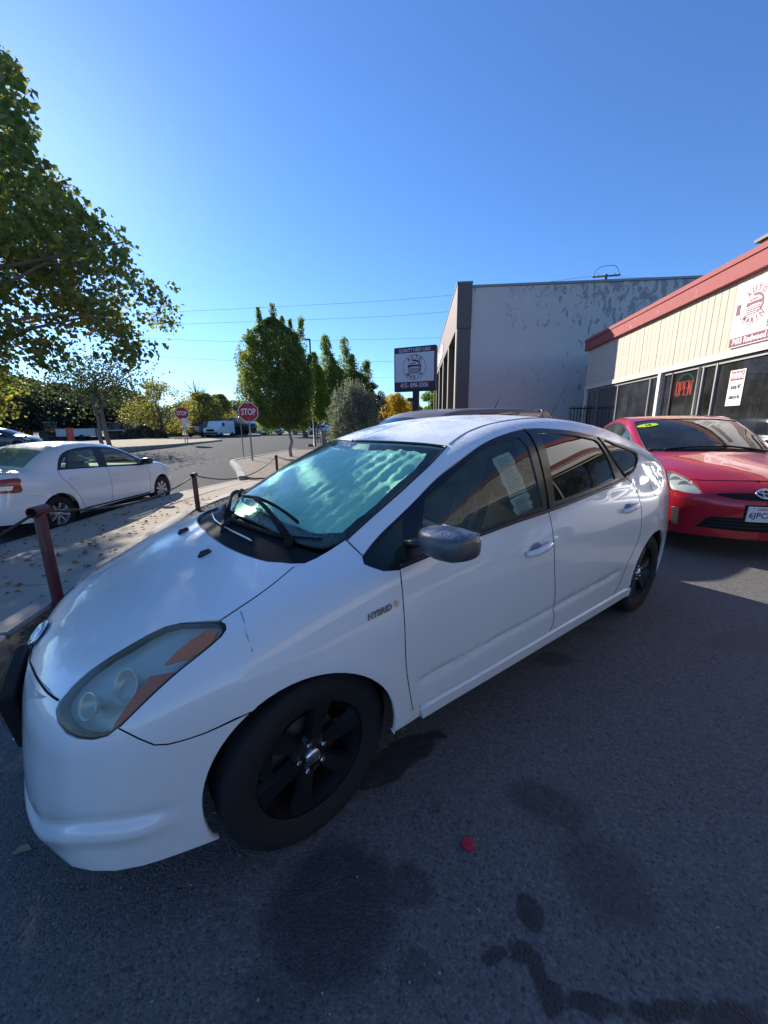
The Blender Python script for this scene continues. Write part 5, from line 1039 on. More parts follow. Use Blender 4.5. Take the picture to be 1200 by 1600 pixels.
dlo_top = [(.27, -.705, .95), (.36, -.69, 1.01), (.52, -.68, 1.10), (.69, -.65, 1.19), (.84, -.63, 1.25), (1.01, -.62, 1.318), (1.18, -.61, 1.36), (1.38, -.61, 1.386), (1.60, -.64, 1.382), (1.80, -.65, 1.362), (2.06, -.68, 1.32), (2.26, -.70, 1.275), (2.45, -.71, 1.235), (2.53, -.72, 1.205), (2.52, -.735, 1.17), (2.44, -.76, 1.12), (2.35, -.78, 1.08), (2.24, -.79, 1.06)]
dlo_nose = [(.27, -.705, .95), (.258, -.74, .935), (.27, -.75, .925), (.31, -.78, .908), (.375, -.80, .905)]
dlo_bot = [(.375, -.80, .905), (.54, -.80, .925), (.79, -.80, .95), (1.04, -.81, .97), (1.30, -.81, .985), (1.55, -.81, 1.003), (1.90, -.80, 1.03), (2.24, -.79, 1.06)]
sill_T = [(.39, -.85, .34), (.80, -.85, .338), (1.345, -.85, .34), (1.7, -.86, .335), (2.10, -.86, .33)]
onL = lambda c, d='L': on_surf(FB, c, d)[0]
C = {k: crom(v) for k, v in dict(hf=hood_front, hu=hl_up, ht=hl_tip, hl=hl_low, hs=hood_side, cf=cowl_front, cR=cowl_R, A=ws_A, wt=ws_top, wb=ws_bot, dF=door_F, dB=door_B, dR=door_R, top=dlo_top, nose=dlo_nose, bot=dlo_bot, sT=sill_T).items()}
bump_f = crom([(-.50, -.70, .643), (-.46, -.73, .61), (-.43, -.75, .588), (-.40, -.76, .58), (-.31, -.78, .58), (-.175, -.81, .612)])
arch_f = lambda a0, a1: onL(arc(-.02, .325, .325, a0, a1, -.84))
arch_r = lambda a0, a1: onL(arc(2.665, .325, .335, a0, a1, -.86))
split = lambda c, key, lo=True: np.array([q for q in c if (key(q) if lo else not key(q))])
# bonnet, wings, bumper
hood_half = chain(C['hf'], C['hu'], C['hs'], C['cf'])
panel(FB, 'bonnet', chain(hood_half, mir(rev(hood_half))), 'T', WP, car, sp=.04)
i0 = int(np.argmin(np.abs(C['hl'][:, 0]+.50)+np.abs(C['hl'][:, 2]-.643)))
bot_f = on_surf(FB, straight([(-.325, -.80, .215), (-.36, -.785, .215), (-.5, -.73, .216), (-.60, -.65, .216), (-.68, -.54, .214), (-.74, -.40, .21), (-.775, -.22, .21), (-.80, 0, .21)]), 'FL')[0]; bot_f[-1][1] = 0
ctr_p = on_surf(FB, [(-.9, 0, z) for z in np.linspace(.212, .615, 12)], 'F')[0]; ctr_p[:, 1] = 0
bump_half = chain(rev(bump_f)[:1], arch_f(118, 199), bot_f, ctr_p, C['hf'], rev(C['hl'])[:len(C['hl'])-i0], bump_f)
chin_pts = []
for y_ in list(np.linspace(0, .54, 26))+list(np.linspace(.55, .775, 60)):
    zc_ = .262+.105*float(sstep(.42, .70, np.float64(y_)))
    for dz in (-.06, -.045, -.032, -.02, -.010, -.003, .004, .010, .016, .024, .034): chin_pts.append((-1.2+0*y_, -y_, zc_+dz))
chin_pts = on_surf(FB, [(-.9, p[1], p[2]) for p in chin_pts], 'F')[0]
panel(FB, 'front_bumper', bump_half, 'FL', WP, car, mirror=True, sp=.04, open_y0=True, gap=.0015, extra=chin_pts)
panel(FB, 'wing', chain(C['hs'], C['cR'], fend_A, C['nose'], C['dF'], straight([(.39, -.85, .34), (.43, -.85, .333), (.435, -.845, .285), (.30, -.845, .283)]), arch_f(-8, 118), rev(bump_f), C['hl'][:i0+1][::-1], rev(C['ht'])), 'FO', WP, car, both=True, sp=.04)
# doors
gx = np.arange(.36, 2.2, .05); groove_pts = np.array([(x, -.86, .452+.035*(x-.40)/1.74+dz) for dz in (-.07, -.05, -.035, -.024, -.015, -.008, -.002, .003, .008, .014, .022, .035) for x in gx])
panel(FB, 'front_door', chain(C['bot'][C['bot'][:, 0] <= 1.301], C['dB'], rev(C['sT'][C['sT'][:, 0] <= 1.346]), rev(C['dF'])), 'L', WP, car, both=True, gap=.003, extra=groove_pts)
panel(FB, 'rear_door', chain(C['bot'][C['bot'][:, 0] >= 1.299], C['dR'], rev(C['sT'][C['sT'][:, 0] >= 1.344]), rev(C['dB'])), 'L', WP, car, both=True, gap=.003, extra=groove_pts)
panel(FB, 'sill', straight([(.44, -.85, .328), (.80, -.85, .326), (1.345, -.85, .328), (1.7, -.86, .323), (2.10, -.86, .318), (2.325, -.86, .316), (2.325, -.86, .262), (1.4, -.85, .272), (.44, -.84, .278)]), 'L', WP, car, both=True, gap=.001, off=.012, lip=.03)
for L_, d_ in ((hood_side[:-1], 'FO'), ([(-.50, -.70, .643), (-.46, -.73, .61), (-.43, -.75, .588), (-.40, -.76, .58), (-.31, -.78, .58), (-.19, -.81, .607)], 'FO'), (door_F, 'L'), (door_B, 'L'), (door_R, 'L'), (fend_A, 'FO')): strip(FB, 'panel_gap', L_, d_, MATS['black_void'], car, .0026, both=True, off=-.0012)
# roof, pillars and quarter panels: one pressing
shell = chain(rev(C['wt']), rev(C['A']), fend_A, C['top'], C['dR'], straight([(2.10, -.86, .33), (2.33, -.86, .325)]), arch_r(180, 66), crom([(2.80, -.86, .631), (2.86, -.85, .67), (2.95, -.83, .71), (3.05, -.82, .735), (3.15, -.79, .75)]), straight([(3.15, -.79, .75), (3.15, -.76, .95), (3.15, -.68, 1.10), (3.14, -.55, 1.18), (3.12, -.3, 1.25), (3.10, 0, 1.262)]), straight([(3.10, 0, 1.262), (2.4, 0, 1.42), (1.7, 0, 1.475), (1.2, 0, 1.45), (.69, 0, 1.335)], .08))
panel(FB, 'body_shell', shell, 'O', WP, car, mirror=True, sp=.045, open_y0=True, gap=.0015)
panel(FB, 'tailgate', chain(straight([(3.10, 0, 1.262), (3.12, -.3, 1.25), (3.14, -.55, 1.18), (3.15, -.68, 1.10), (3.15, -.76, .95), (3.15, -.79, .75)]), straight([(3.15, -.79, .75), (3.3, -.72, .75), (3.42, -.55, .75), (3.5, -.3, .75), (3.53, 0, .75)]), straight([(3.53, 0, .75), (3.47, 0, .95), (3.40, 0, 1.12), (3.10, 0, 1.262)])), 'RB', WP, car, mirror=True, sp=.05, open_y0=True)
panel(FB, 'rear_bumper', chain(crom([(2.80, -.86, .631), (2.86, -.85, .67), (2.95, -.83, .71), (3.05, -.82, .735), (3.15, -.79, .75)]), straight([(3.15, -.79, .75), (3.3, -.72, .75), (3.42, -.55, .75), (3.5, -.3, .75), (3.53, 0, .75), (3.53, 0, .5), (3.47, 0, .27), (3.4, -.3, .27), (3.3, -.55, .26), (3.15, -.72, .25), (3.0, -.80, .25), (2.985, -.82, .25)]), arch_r(-13, 66)), 'RB', WP, car, mirror=True, sp=.05, open_y0=True)
panel(FB, 'rear_window', straight([(3.14, -.52, 1.20), (3.16, 0, 1.24), (3.16, 0, 1.24), (3.14, .52, 1.20), (3.42, .45, .98), (3.46, 0, .97), (3.42, -.45, .98)]), 'B', MATS['privacy_glass'], car, off=.005, lip=.004, gap=.0)
panel(FB, 'tail_lamp', crom([(3.16, -.75, .98), (3.2, -.70, 1.04), (3.33, -.58, 1.03), (3.36, -.60, .85), (3.28, -.70, .79), (3.18, -.76, .80)], closed=True), 'RB', MATS['red_plastic'], car, both=True, off=.005, lip=.006, gap=0)
# glasshouse
win_f = straight([(.53, -.74, 1.03), (.59, -.69, 1.12), (.69, -.66, 1.165), (.81, -.66, 1.222), (.98, -.65, 1.293), (1.13, -.64, 1.328), (1.27, -.64, 1.347), (1.285, -.67, 1.30), (1.272, -.72, 1.2), (1.268, -.78, 1.07), (1.262, -.81, 1.015), (.80, -.80, .975), (.53, -.79, .95)], .06)
win_c = straight([(.285, -.735, .945), (.36, -.70, 1.0), (.45, -.69, 1.055), (.475, -.69, 1.065), (.41, -.77, .932), (.345, -.78, .922), (.30, -.76, .925)], .05)
win_r = straight([(1.43, -.655, 1.362), (1.60, -.66, 1.358), (1.78, -.67, 1.342), (1.97, -.69, 1.312), (2.0, -.70, 1.29), (2.05, -.75, 1.19), (2.075, -.79, 1.075), (1.37, -.81, 1.022), (1.385, -.77, 1.10), (1.42, -.69, 1.28)], .06)
win_q = crom([(2.075, -.68, 1.305), (2.24, -.70, 1.268), (2.42, -.715, 1.228), (2.50, -.725, 1.20), (2.49, -.74, 1.165), (2.42, -.765, 1.12), (2.34, -.78, 1.09), (2.24, -.785, 1.075), (2.19, -.785, 1.08), (2.13, -.75, 1.18)], closed=True)
panel(FB, 'window_frame', chain(C['top'], rev(C['bot']), rev(C['nose'])), 'L', MATS['black_trim'], car, both=True, gap=.001, holes=(win_f, win_c, win_r, win_q), hgap=0., sp=.05, lip=.012)
for nm, w_, mt in (('front_window', win_f, 'door_glass'), ('corner_window', win_c, 'door_glass'), ('rear_side_window', win_r, 'privacy_glass'), ('quarter_window', win_q, 'privacy_glass')):
    panel(FB, nm, w_, 'L', MATS[mt], car, both=True, gap=-.006, off=-.007, lip=0, sp=.06)
for o_ in (strip(FB, 'belt_moulding', [(p[0], p[1], p[2]+.006) for p in dlo_bot[0:]], 'L', MATS['black_trim'], car, .009, both=True, off=.002), ): pass
# door gap through the frame at the B and C posts
strip(FB, 'pillar_gap', [(1.305, -.80, .99), (1.318, -.77, 1.08), (1.335, -.71, 1.22), (1.352, -.64, 1.35), (1.357, -.62, 1.385)], 'L', MATS['black_void'], car, .0035, both=True, off=.001)
strip(FB, 'pillar_moulding', [(2.235, -.785, 1.066), (2.13, -.75, 1.16), (2.04, -.70, 1.29), (2.02, -.68, 1.325)], 'L', MATS['black_plastic'], car, .008, both=True, off=-.002)
gl = chain(C['A'], C['wt']); panel(FB, 'windscreen', chain(gl, mir(rev(gl)), mir(C['wb']), rev(C['wb'])), 'W', MATS['wet_windshield'], car, gap=.010, lip=.004, off=-.004, sp=.05)
strip(FB, 'windscreen_seal', list(map(tuple, chain(C['A'], C['wt']))), 'W', MATS['black_trim'], car, .008, both=True, off=-.004, smoothc=False)
# dark ceramic band along the foot of the glass, with the sky in it
panel(FB, 'windscreen_foot', chain(C['wb'], mir(rev(C['wb'])), straight([(.26, .60, 1.03), (.18, .50, 1.02), (.12, .3, 1.04), (.09, 0, 1.055), (.12, -.3, 1.04), (.18, -.5, 1.02), (.26, -.60, 1.03)])), 'W', MATS['black_trim'], car, gap=.004, off=-.010, lip=0, sp=.05)
cw = chain(rev(C['cR']), C['cf']); panel(FB, 'cowl', chain(cw, mir(rev(cw)), mir(C['wb']), rev(C['wb'])), 'T', MATS['black_plastic'], car, gap=.004, off=-.022, lip=.05, sp=.04)
strip(FB, 'cowl_seal', list(map(tuple, chain(C['cf'], mir(rev(C['cf']))))), 'T', MATS['black_trim'], car, .007, off=-.008, smoothc=False)
P_, N_ = on_surf(FB, crom([(.19, -.55, 1), (.10, -.42, 1), (.04, -.25, 1), (.0, 0, 1), (.04, .25, 1), (.10, .42, 1)]), 'T'); MB().tube(P_+[0, 0, -.012], .010, 6).obj('cowl_ridge', MATS['black_plastic'], car, True)
P_, N_ = on_surf(FB, crom([(.0, -.32, 1), (-.035, -.12, 1), (-.04, .1, 1), (.0, .35, 1)]), 'T'); MB().tube(P_+[0, 0, -.014], .0045, 6).obj('cowl_strip', MATS['chrome'], car, True)
# headlamps: seal, lens, reflector bowl, amber sheets
hl_loop = chain(C['hu'], C['ht'], C['hl'])
cen = hl_loop.mean(0)
panel(FB, 'headlamp_seal', hl_loop, 'HL', MATS['black_trim'], car, both=True, gap=.002, lip=.03, off=-.001, sp=.03, holes=(cen+(hl_loop-cen)*[.955, .955, .945],))
lens = panel(FB, 'headlamp', cen+(hl_loop-cen)*.955, 'HL', MATS['lens_plastic'], car, both=True, gap=.001, off=.002, lip=.012, sp=.03)
def kids(lst, f):
    for s_, o_ in zip((1, -1), lst): f(s_, o_)
def lampkit(s_, o_):
    P, N, Fc = surf(FB, cen+(hl_loop-cen)*.95, 'HL', sp=.03); q = .055*np.clip(dist_poly(hl_loop[:, [0, 2]], P[:, [0, 2]])/.05, 0, 1)
    b = build('reflector', P-N*(.020+q[:, None]), N, Fc, MATS['headlamp_reflector'], o_, lip=0, side=s_)
    for nm, L, mt in (('amber_marker', [(-.375, -.655, .757), (-.34, -.648, .785), (-.30, -.645, .803), (-.262, -.65, .822), (-.23, -.672, .82), (-.25, -.69, .80), (-.29, -.69, .78), (-.32, -.68, .768)], 'amber_plastic'), ('amber_indicator', [(-.35, -.70, .748), (-.42, -.663, .742), (-.455, -.672, .71), (-.48, -.68, .682), (-.51, -.687, .655), (-.52, -.688, .632), (-.50, -.697, .642), (-.44, -.705, .69)], 'dark_amber')):
        panel(FB, nm, straight(L, .03) if s_ > 0 else straight(L, .03), 'HL', MATS[mt], o_, off=-.007, lip=.008, sp=.03, gap=0) if s_ > 0 else build(nm, *surf(FB, straight(L, .03), 'HL', sp=.03, gap=0), MATS[mt], o_, off=-.007, lip=.008, side=-1)
    for (x, y, z, r) in ((-.46, -.60, .69, .046), (-.55, -.575, .655, .034)):
        m_ = MB().lathe([(r*.15, -.02), (r*.6, -.012), (r, .01), (r*1.08, .018), (r*1.02, .02), (r*.9, .01)], 24, 'z', caps=False); Mx = Matrix.Translation((x, y*s_, z))@Vector((-.75, -.45*s_, .45)).to_track_quat('Z', 'Y').to_matrix().to_4x4(); m_.V = [tuple(Mx@Vector(v)) for v in m_.V]; m_.obj('lamp_bowl', MATS['headlamp_reflector'], o_, True)
kids(lens, lampkit)
# grille slot under the bonnet lip
panel(FB, 'grille_slot', chain(crom([(-.735, .0, .612), (-.728, -.16, .615), (-.70, -.30, .628), (-.662, -.43, .645)]), rev(crom([(-.755, .0, .588), (-.748, -.16, .59), (-.715, -.32, .606), (-.662, -.43, .642)]))), 'FL', simple('slot_grey', (.42, .43, .45), .5), car, mirror=True, off=-.0, lip=.003, open_y0=True, sp=.03, gap=.001)
strip(FB, 'bonnet_gap', [(p[0]-.001, p[1], p[2]-.004) for p in hood_front], 'F', MATS['black_void'], car, .0035, both=True, off=0)
# front emblem, number plate on its holder
em = MB(); P_, N_ = on_surf(FB, [(-.72, .06, .64)], 'F'); nq = Vector(N_[0]); Mx = Matrix.Translation(Vector(P_[0])+nq*.006)@nq.to_track_quat('Z', 'Y').to_matrix().to_4x4()
def oval_emblem(Mx, w, parent, mat, name='emblem'):
    b = MB()
    def ring(a, c, cx=0, cy=0, r=.0045, n=28): b.tube([Mx@Vector((cx+a*math.cos(2*math.pi*k/n), cy+c*math.sin(2*math.pi*k/n), .004)) for k in range(n)], r, 6, closed=True)
    ring(w, w*.66, r=.007*w/.07); ring(w*.33, w*.58, r=.0055*w/.07); ring(w*.72, w*.24, 0, w*.30, r=.0055*w/.07); return b.obj(name, mat, parent, True)
MB().lathe([(.001, .0), (.066, .0), (.070, -.006)], 28, 'z').obj  # plate base built below
bb = MB().lathe([(.070, -.006), (.068, 0.), (.001, .001)], 28, 'z', caps=False); bb.V = [tuple(Mx@Vector((v[0]*.86, v[1]*.58, v[2]))) for v in bb.V]; bb.obj('emblem_base', simple('emblem_blue', (.03, .035, .05), .4), car, True)
oval_emblem(Mx, .062, car, MATS['chrome'])
hd = bpy.data.objects.new('plate_holder', None); link(hd, car); hd.location = (-.80, 0, .455); hd.rotation_euler = (0, R_(-8), 0)
MB().box(-.012, .03, -.20, .20, -.10, .10, bev=.01).obj('holder_base', MATS['black_plastic'], hd)
MB().box(-.018, -.012, -.155, .155, -.077, .077, bev=.002).obj('number_plate', MATS['plate_white'], hd)
fr = MB(); 
for a in ((-.165, .165, -.09, -.072), (-.165, .165, .072, .09), (-.165, -.150, -.072, .072), (.150, .165, -.072, .072)): fr.box(-.026, -.012, a[0], a[1], a[2], a[3], bev=.003)
fr.obj('plate_frame', MATS['chrome'], hd)
# seams of the fuel flap, handles, badge, wipers, washer jets, aerial
strip(FB, 'fuel_flap_gap', [(2.63, -.79, 1.03), (2.72, -.78, 1.045), (2.79, -.785, 1.03), (2.815, -.80, .98), (2.80, -.82, .92), (2.72, -.83, .90), (2.65, -.82, .915), (2.62, -.81, .96), (2.63, -.79, 1.03)], 'L', simple('seam_grey', (.16, .17, .19), .7), car, .0022, both=False)
def handle(x, z, dz, L=.19):
    P, N = on_surf(FB, [(x, -.86, z)], 'L'); p = Vector(P[0]); h = bpy.data.objects.new('door_handle', None); link(h, car); h.location = p; ang = math.atan2(dz, L); h.rotation_euler = (0, -ang, 0)
    k = L/2
    MB().tube([(-k, -.004, 0), (-k*.86, -.020, 0), (-k*.4, -.031, .001), (k*.3, -.032, .002), (k*.85, -.022, .001), (k, -.004, 0)], [.011, .016, .0165, .0165, .015, .010], 10).obj('grip', WP, h, True)
    c_ = MB(); n_ = 24; c_.V = [(-k*.2, -.0015, .0)]+[(-k*.15+.046*math.cos(2*math.pi*i/n_), -.002, .030*math.sin(2*math.pi*i/n_)) for i in range(n_)]; c_.F = [(0, 1+i, 1+(i+1) % n_) for i in range(n_)]; c_.obj('painted_recess', simple('recess_shade', (.30, .31, .33), .5, var=0) if 'recess_shade' not in MATS else MATS['recess_shade'], h)  # flat grey disc: shade of the hollow behind the grip, put into colour
    MB().lathe([(.001, -.034), (.0055, -.034), (.0055, -.028)], 12, 'y', c=(k*.72, 0, .001)).obj('lock', MATS['black_void'], h); MB().lathe([(.001, -.031), (.005, -.031), (.005, -.026)], 12, 'y', c=(k*.92, 0, .001)).obj('lock', MATS['black_void'], h); return h
handle(1.17, .832, .018); handle(2.20, .885, .02)
P_, N_ = on_surf(FB, [(.255, -.84, .785)], 'L'); bp = Vector(P_[0])+Vector(N_[0])*.002
badge = text('hybrid_badge', 'HYBRID', .030, simple('badge_metal', (.20, .21, .23), .3, .8, var=0), car, frameM(bp, (1, 0, .13), None, tuple(N_[0])), .0015, bold=.0008, shear=.3, xs=.95)
bm_ = MB(); 
for q in ((.072, .004), (.078, -.002)): bm_.box(-.004, .004, -.010, .010, 0, .003, M=frameM(bp, (1, 0, .13), None, tuple(N_[0]))@Matrix.Translation((q[0], q[1], 0)))
bm_.obj('badge_spark', MATS['chrome'], car)
for y, x in ((.13, -.18), (-.26, -.17)):
    P_, N_ = on_surf(FB, [(x, y, 1)], 'T'); p = Vector(P_[0]); MB().tube([p+Vector((-.02, 0, -.004)), p+Vector((-.005, 0, .006)), p+Vector((.018, 0, .012)), p+Vector((.03, 0, .002))], [.006, .013, .012, .006], 8).obj('washer_jet', MATS['black_trim'], car, True)
def wiper(base, tip, blade0, blade1, lift=.03):
    w = bpy.data.objects.new('wiper', None); link(w, car); P, N = on_surf(FB, crom([base, tip], .08), 'T'); Pb, Nb = on_surf(FB, crom([blade0, blade1], .08), 'T')
    k = np.linspace(0, 1, len(P))[:, None]; A_ = P+N*(.006+.020*np.sin(k*2.6)); MB().tube(A_, [.013]*2+[.009]*(len(P)-2), 8).obj('wiper_arm', MATS['black_plastic'], w, True)
    MB().tube([A_[0]+np.array([0, 0, -.05]), A_[0]+np.array([0, 0, .006])], .018, 14).obj('wiper_pivot', MATS['black_plastic'], w, True)
    MB().tube(Pb+Nb*.014, .007, 6).obj('wiper_blade', MATS['black_plastic'], w, True); MB().tube(Pb+Nb*.005, .004, 6).obj('wiper_rubber', MATS['black_void'], w, True)
wiper((.10, -.46, .97), (.12, -.05, 1.02), (.16, -.42, 1.0), (.115, .12, 1.05)); wiper((-.0, .02, .98), (.20, .50, 1.02), (.11, .18, 1.02), (.24, .56, 1.02))
cb = MB().tube([(-.06, -.10, .945), (-.02, -.05, .965), (.03, .0, .985), (.05, .03, .985)], [.012, .034, .034, .014], 12); cb.obj('pivot_cover', MATS['black_plastic'], car, True)
dust = MB(); 
P_, N_ = on_surf(FB, [(2.55, 0, 1.4)], 'T'); p = Vector(P_[0]); MB().tube([p, p+Vector((.02, 0, .02)), p+Vector((.05, 0, .035))], [.016, .013, .008], 10).obj('aerial_base', MATS['black_plastic'], car, True); MB().tube([p+Vector((.04, 0, .03)), p+Vector((.36, 0, .42))], [.0035, .002], 6).obj('aerial', MATS['black_plastic'], car, True)
strip(FB, 'roof_moulding', [(.88, -.535, 1.32), (1.08, -.50, 1.385), (1.35, -.50, 1.43), (1.8, -.50, 1.44), (2.4, -.49, 1.38), (3.0, -.46, 1.24)], 'T', MATS['seam_grey'], car, .004, both=True, off=-.001)
strip(FB, 'scuff_mark', SMEAR, 'FO', simple('scuff_grey', (.33, .34, .37), .7), car, .0019, off=-.0009)
0 and strip(FB, 'scuff_mark', [(SMEAR[0][0]-.012, SMEAR[0][1], SMEAR[0][2]-.004), (SMEAR[0][0]+.014, SMEAR[0][1], SMEAR[0][2]+.006)], 'FO', MATS['scuff_grey'], car, .006, off=-.0042)
# the scuff and cracked filler on the wing and the scrapes by the rear arch
def mirror_unit(s):
    mo = bpy.data.objects.new('door_mirror', None); link(mo, car); mo.location = (.455, .915*s, 1.03) if s < 0 else (.66, .90, .985); mo.scale = (1.08, 1.0, .66)
    def ring(y, x0, x1, z0, z1, n=20, e=.62):
        cx, cz, a, b = (x0+x1)/2, (z0+z1)/2, (x1-x0)/2, (z1-z0)/2; o = []
        for k in range(n):
            t_ = 2*math.pi*k/n; c_, s_ = math.cos(t_), math.sin(t_); o.append((cx+a*math.copysign(abs(c_)**e, c_), y, cz+b*math.copysign(abs(s_)**e, s_)))
        return o
    rs = [ring(-.075*s*-1, -.03, .03, -.03, .03), ring(.05*s, -.055, .045, -.055, .055), ring(0., -.085, .055, -.068, .070), ring(-.06*s, -.09, .055, -.072, .078), ring(-.11*s, -.075, .052, -.070, .072), ring(-.135*s, -.05, .045, -.058, .056), ring(-.143*s, -.02, .02, -.02, .02)]
    # mirrors stick out away from the door: larger |y|
    rs = [[(x, -y, z) for x, y, z in r] for r in rs] 
    V = [p for r in rs for p in r]; n = 20; F = [(i*n+k, i*n+(k+1) % n, (i+1)*n+(k+1) % n, (i+1)*n+k) for i in range(len(rs)-1) for k in range(n)]+[tuple(range(n)), tuple(range((len(rs)-1)*n, len(rs)*n))]
    o = mesh_obj('mirror_housing', V, F, MATS['mirror_cap'], mo); soft(o, 60)
    MB().box(.048, .058, min(-.05*s, .12*s), max(-.05*s, .12*s), -.05, .055, bev=.004).obj('mirror_glass', MATS['chrome'], mo)
    MB().tube([(-.01, -.04*s, -.035), (-.02, -.10*s, -.05), (-.03, -.13*s, -.065)], [.03, .026, .03], 10).obj('mirror_arm', MATS['black_trim'], mo, True)
for s in (-1, 1): mirror_unit(s)
# inside: tub, dash, wheel, seats, sunshade
MB().box(-.55, 3.2, -.56, .56, .20, .42).box(-.62, .35, -.54, .54, .42, .60).box(.0, .50, -.68, .68, .42, .84).box(.45, 2.3, -.76, .76, .24, .40).obj('floor_pan', MATS['black_void'], car)
for x in (-.02, 2.665):
    for s in (-1, 1):
        b = MB(); n = 20; pr = [(.345*math.cos(a), .345*math.sin(a)) for a in np.linspace(R_(-25), R_(205), n)]
        V = [(x+px, s*yy, .325+pz) for yy in (.55, .755 if x < 1 else .80) for px, pz in pr]; F = [(i, i+1, i+1+n, i+n) for i in range(n-1)]; b.add(V, F); b.add([(x, s*.55, .3)]+[(x+px, s*.55, .325+pz) for px, pz in pr], [(0, i+1, i+2) for i in range(n-1)]); b.obj('wheel_arch_liner', MATS['black_plastic'], car)
dash = MB(); dash.prism([(.50, .60), (.42, .90), (.55, .975), (.80, .965), (.98, .90), (1.02, .78), (.95, .60)], -.66, .66); dash.obj('dashboard', simple('dash_plastic', (.10, .095, .085), .7), car, angle=30)
sw = MB(); Mx = Matrix.Translation((1.06, -.36, .93))@Matrix.Rotation(R_(-62), 4, 'Y')
sw.tube([Mx@Vector((.185*math.cos(a), .185*math.sin(a), 0)) for a in np.linspace(0, 2*math.pi, 33)[:-1]], .014, 8, closed=True); sw.obj('steering_wheel', simple('wheel_grey', (.20, .19, .17), .6), car, True)
sw = MB(); sw.tube([Mx@Vector((-.17, 0, 0)), Mx@Vector((0, 0, -.03)), Mx@Vector((.17, 0, 0))], .018, 6); sw.tube([Mx@Vector((0, -.17, 0)), Mx@Vector((0, 0, -.03)), Mx@Vector((0, .17, 0))], .018, 6); sw.lathe([(.001, .0), (.06, -.0), (.06, -.05)], 16, 'z'); sw.obj('steering_spokes', MATS['wheel_grey'], car, True)
def seat(x, y, mat, w=.25):
    s_ = bpy.data.objects.new('seat', None); link(s_, car); s_.location = (x, y, 0)
    o = MB().box(-.28, .26, -w, w, .42, .60, bev=.06).obj('seat_cushion', mat, s_); soft(o, 70)
    Mx = Matrix.Translation((.22, 0, .55))@Matrix.Rotation(R_(20), 4, 'Y'); o = MB().box(-.08, .08, -w, w, 0, .58, M=Mx, bev=.07).obj('seat_back', mat, s_); soft(o, 70)
    o = MB().box(-.055, .055, -.13, .13, .62, .82, M=Mx, bev=.05).obj('headrest', mat, s_); soft(o, 70)
seat(1.42, -.36, MATS['seat_cloth']); seat(1.42, .36, MATS['seat_cloth']); seat(2.25, -.34, MATS['dark_cloth'], .30); seat(2.25, .34, MATS['dark_cloth'], .30)
MB().box(1.25, 1.36, -.72, .72, .44, 1.30).obj  # no bulkhead
# folded reflective sunshade: pleats running up the glass
sh_half = chain(rev(crom(ws_A)), crom([(.25, -.63, 1.0), (.21, -.59, 1.02), (.165, -.50, 1.02), (.135, -.40, 1.02), (.105, -.28, 1.03), (.085, -.15, 1.04), (.075, 0, 1.04)]))
sh_in = lambda c: np.stack([c[:, 0]+.0, c[:, 1]*.955, c[:, 2]], 1)
top_in = crom([(.80, -.50, 1.29), (.755, -.40, 1.30), (.71, -.30, 1.31), (.655, -.15, 1.31), (.635, 0, 1.31)])
a_ = sh_in(chain(rev(top_in), rev(crom([(.27, -.60, 1.0), (.41, -.59, 1.09), (.55, -.575, 1.16), (.70, -.55, 1.235), (.80, -.50, 1.29)])), crom([(.27, -.60, 1.02), (.20, -.53, 1.02), (.15, -.42, 1.02), (.115, -.28, 1.03), (.09, -.14, 1.04), (.085, 0, 1.04)])))
P, N, Fc = surf(FB, chain(a_, mir(rev(a_))), 'W', sp=.016, gap=0)
kx = (P[:, 1]/(1.16-.16*(P[:, 0]-.1)/.7))*17+.5; tri_ = np.abs((kx % 1)-.5)*2
crk = .0035*np.sin(P[:, 0]*57+np.sin(P[:, 1]*23)*3)*np.sin(P[:, 1]*71+np.sin(P[:, 0]*31)*2)
wob = crk+.004*np.sin(P[:, 0]*9+P[:, 1]*5)+.003*np.sin(P[:, 0]*31+np.floor(kx)*2)
build('sunshade', P-N*(.020+.010*tri_**1.2+wob+.006)[:, None], np.zeros_like(N)+N, Fc, MATS['sunshade_foil'], car, lip=0).data.normals_split_custom_set_from_vertices([(0, 0, 0)]*len(P))
# price sheets hung inside the driver's window
sh = bpy.data.objects.new('window_sheet', None); link(sh, car)
def sheet(quad, rows, name):
    P, N = on_surf(FB, [(x, -.7, z) for x, z in quad], 'L'); P = P-N*.02
    a, b, c, d = [Vector(p) for p in P]; V = []; F = []; n = 8
    for i in range(n+1):
        for j in range(3):
            t_, u_ = i/n, j/2; q = (a*(1-u_)+b*u_)*(1-t_)+(d*(1-u_)+c*u_)*t_; q = q+Vector((0, .006*math.sin(i*1.7+j), 0)); V.append(q)
    for i in range(n):
        for j in range(2): k = i*3+j; F.append((k, k+1, k+4, k+3))
    mesh_obj(name, V, F, MATS['white_paper'], sh, True); bl = MB()
    for r in range(rows):
        t_ = (r+1.2)/(rows+1.6); q0 = a*(1-t_)+d*t_; q1 = b*(1-t_)+c*t_; k0, k1 = .10, .10+.8*random.uniform(.6, 1); p0 = q0*(1-k0)+q1*k0; p1 = q0*(1-k1)+q1*k1; up_ = (a-d).normalized()*.0016; o_ = Vector((0, -.009, 0)); bl.add([p0+o_-up_, p1+o_-up_, p1+o_+up_, p0+o_+up_], [(0, 1, 2, 3)])
    bl.obj('print_lines', simple('print_grey', (.22, .25, .24), .7, var=0) if 'print_grey' not in MATS else MATS['print_grey'], sh)
sheet([(1.03, 1.265), (1.165, 1.29), (1.20, 1.10), (1.06, 1.08)], 16, 'paper_sheet'); sheet([(1.06, 1.075), (1.20, 1.095), (1.215, 1.02), (1.08, .985)], 7, 'paper_sheet')
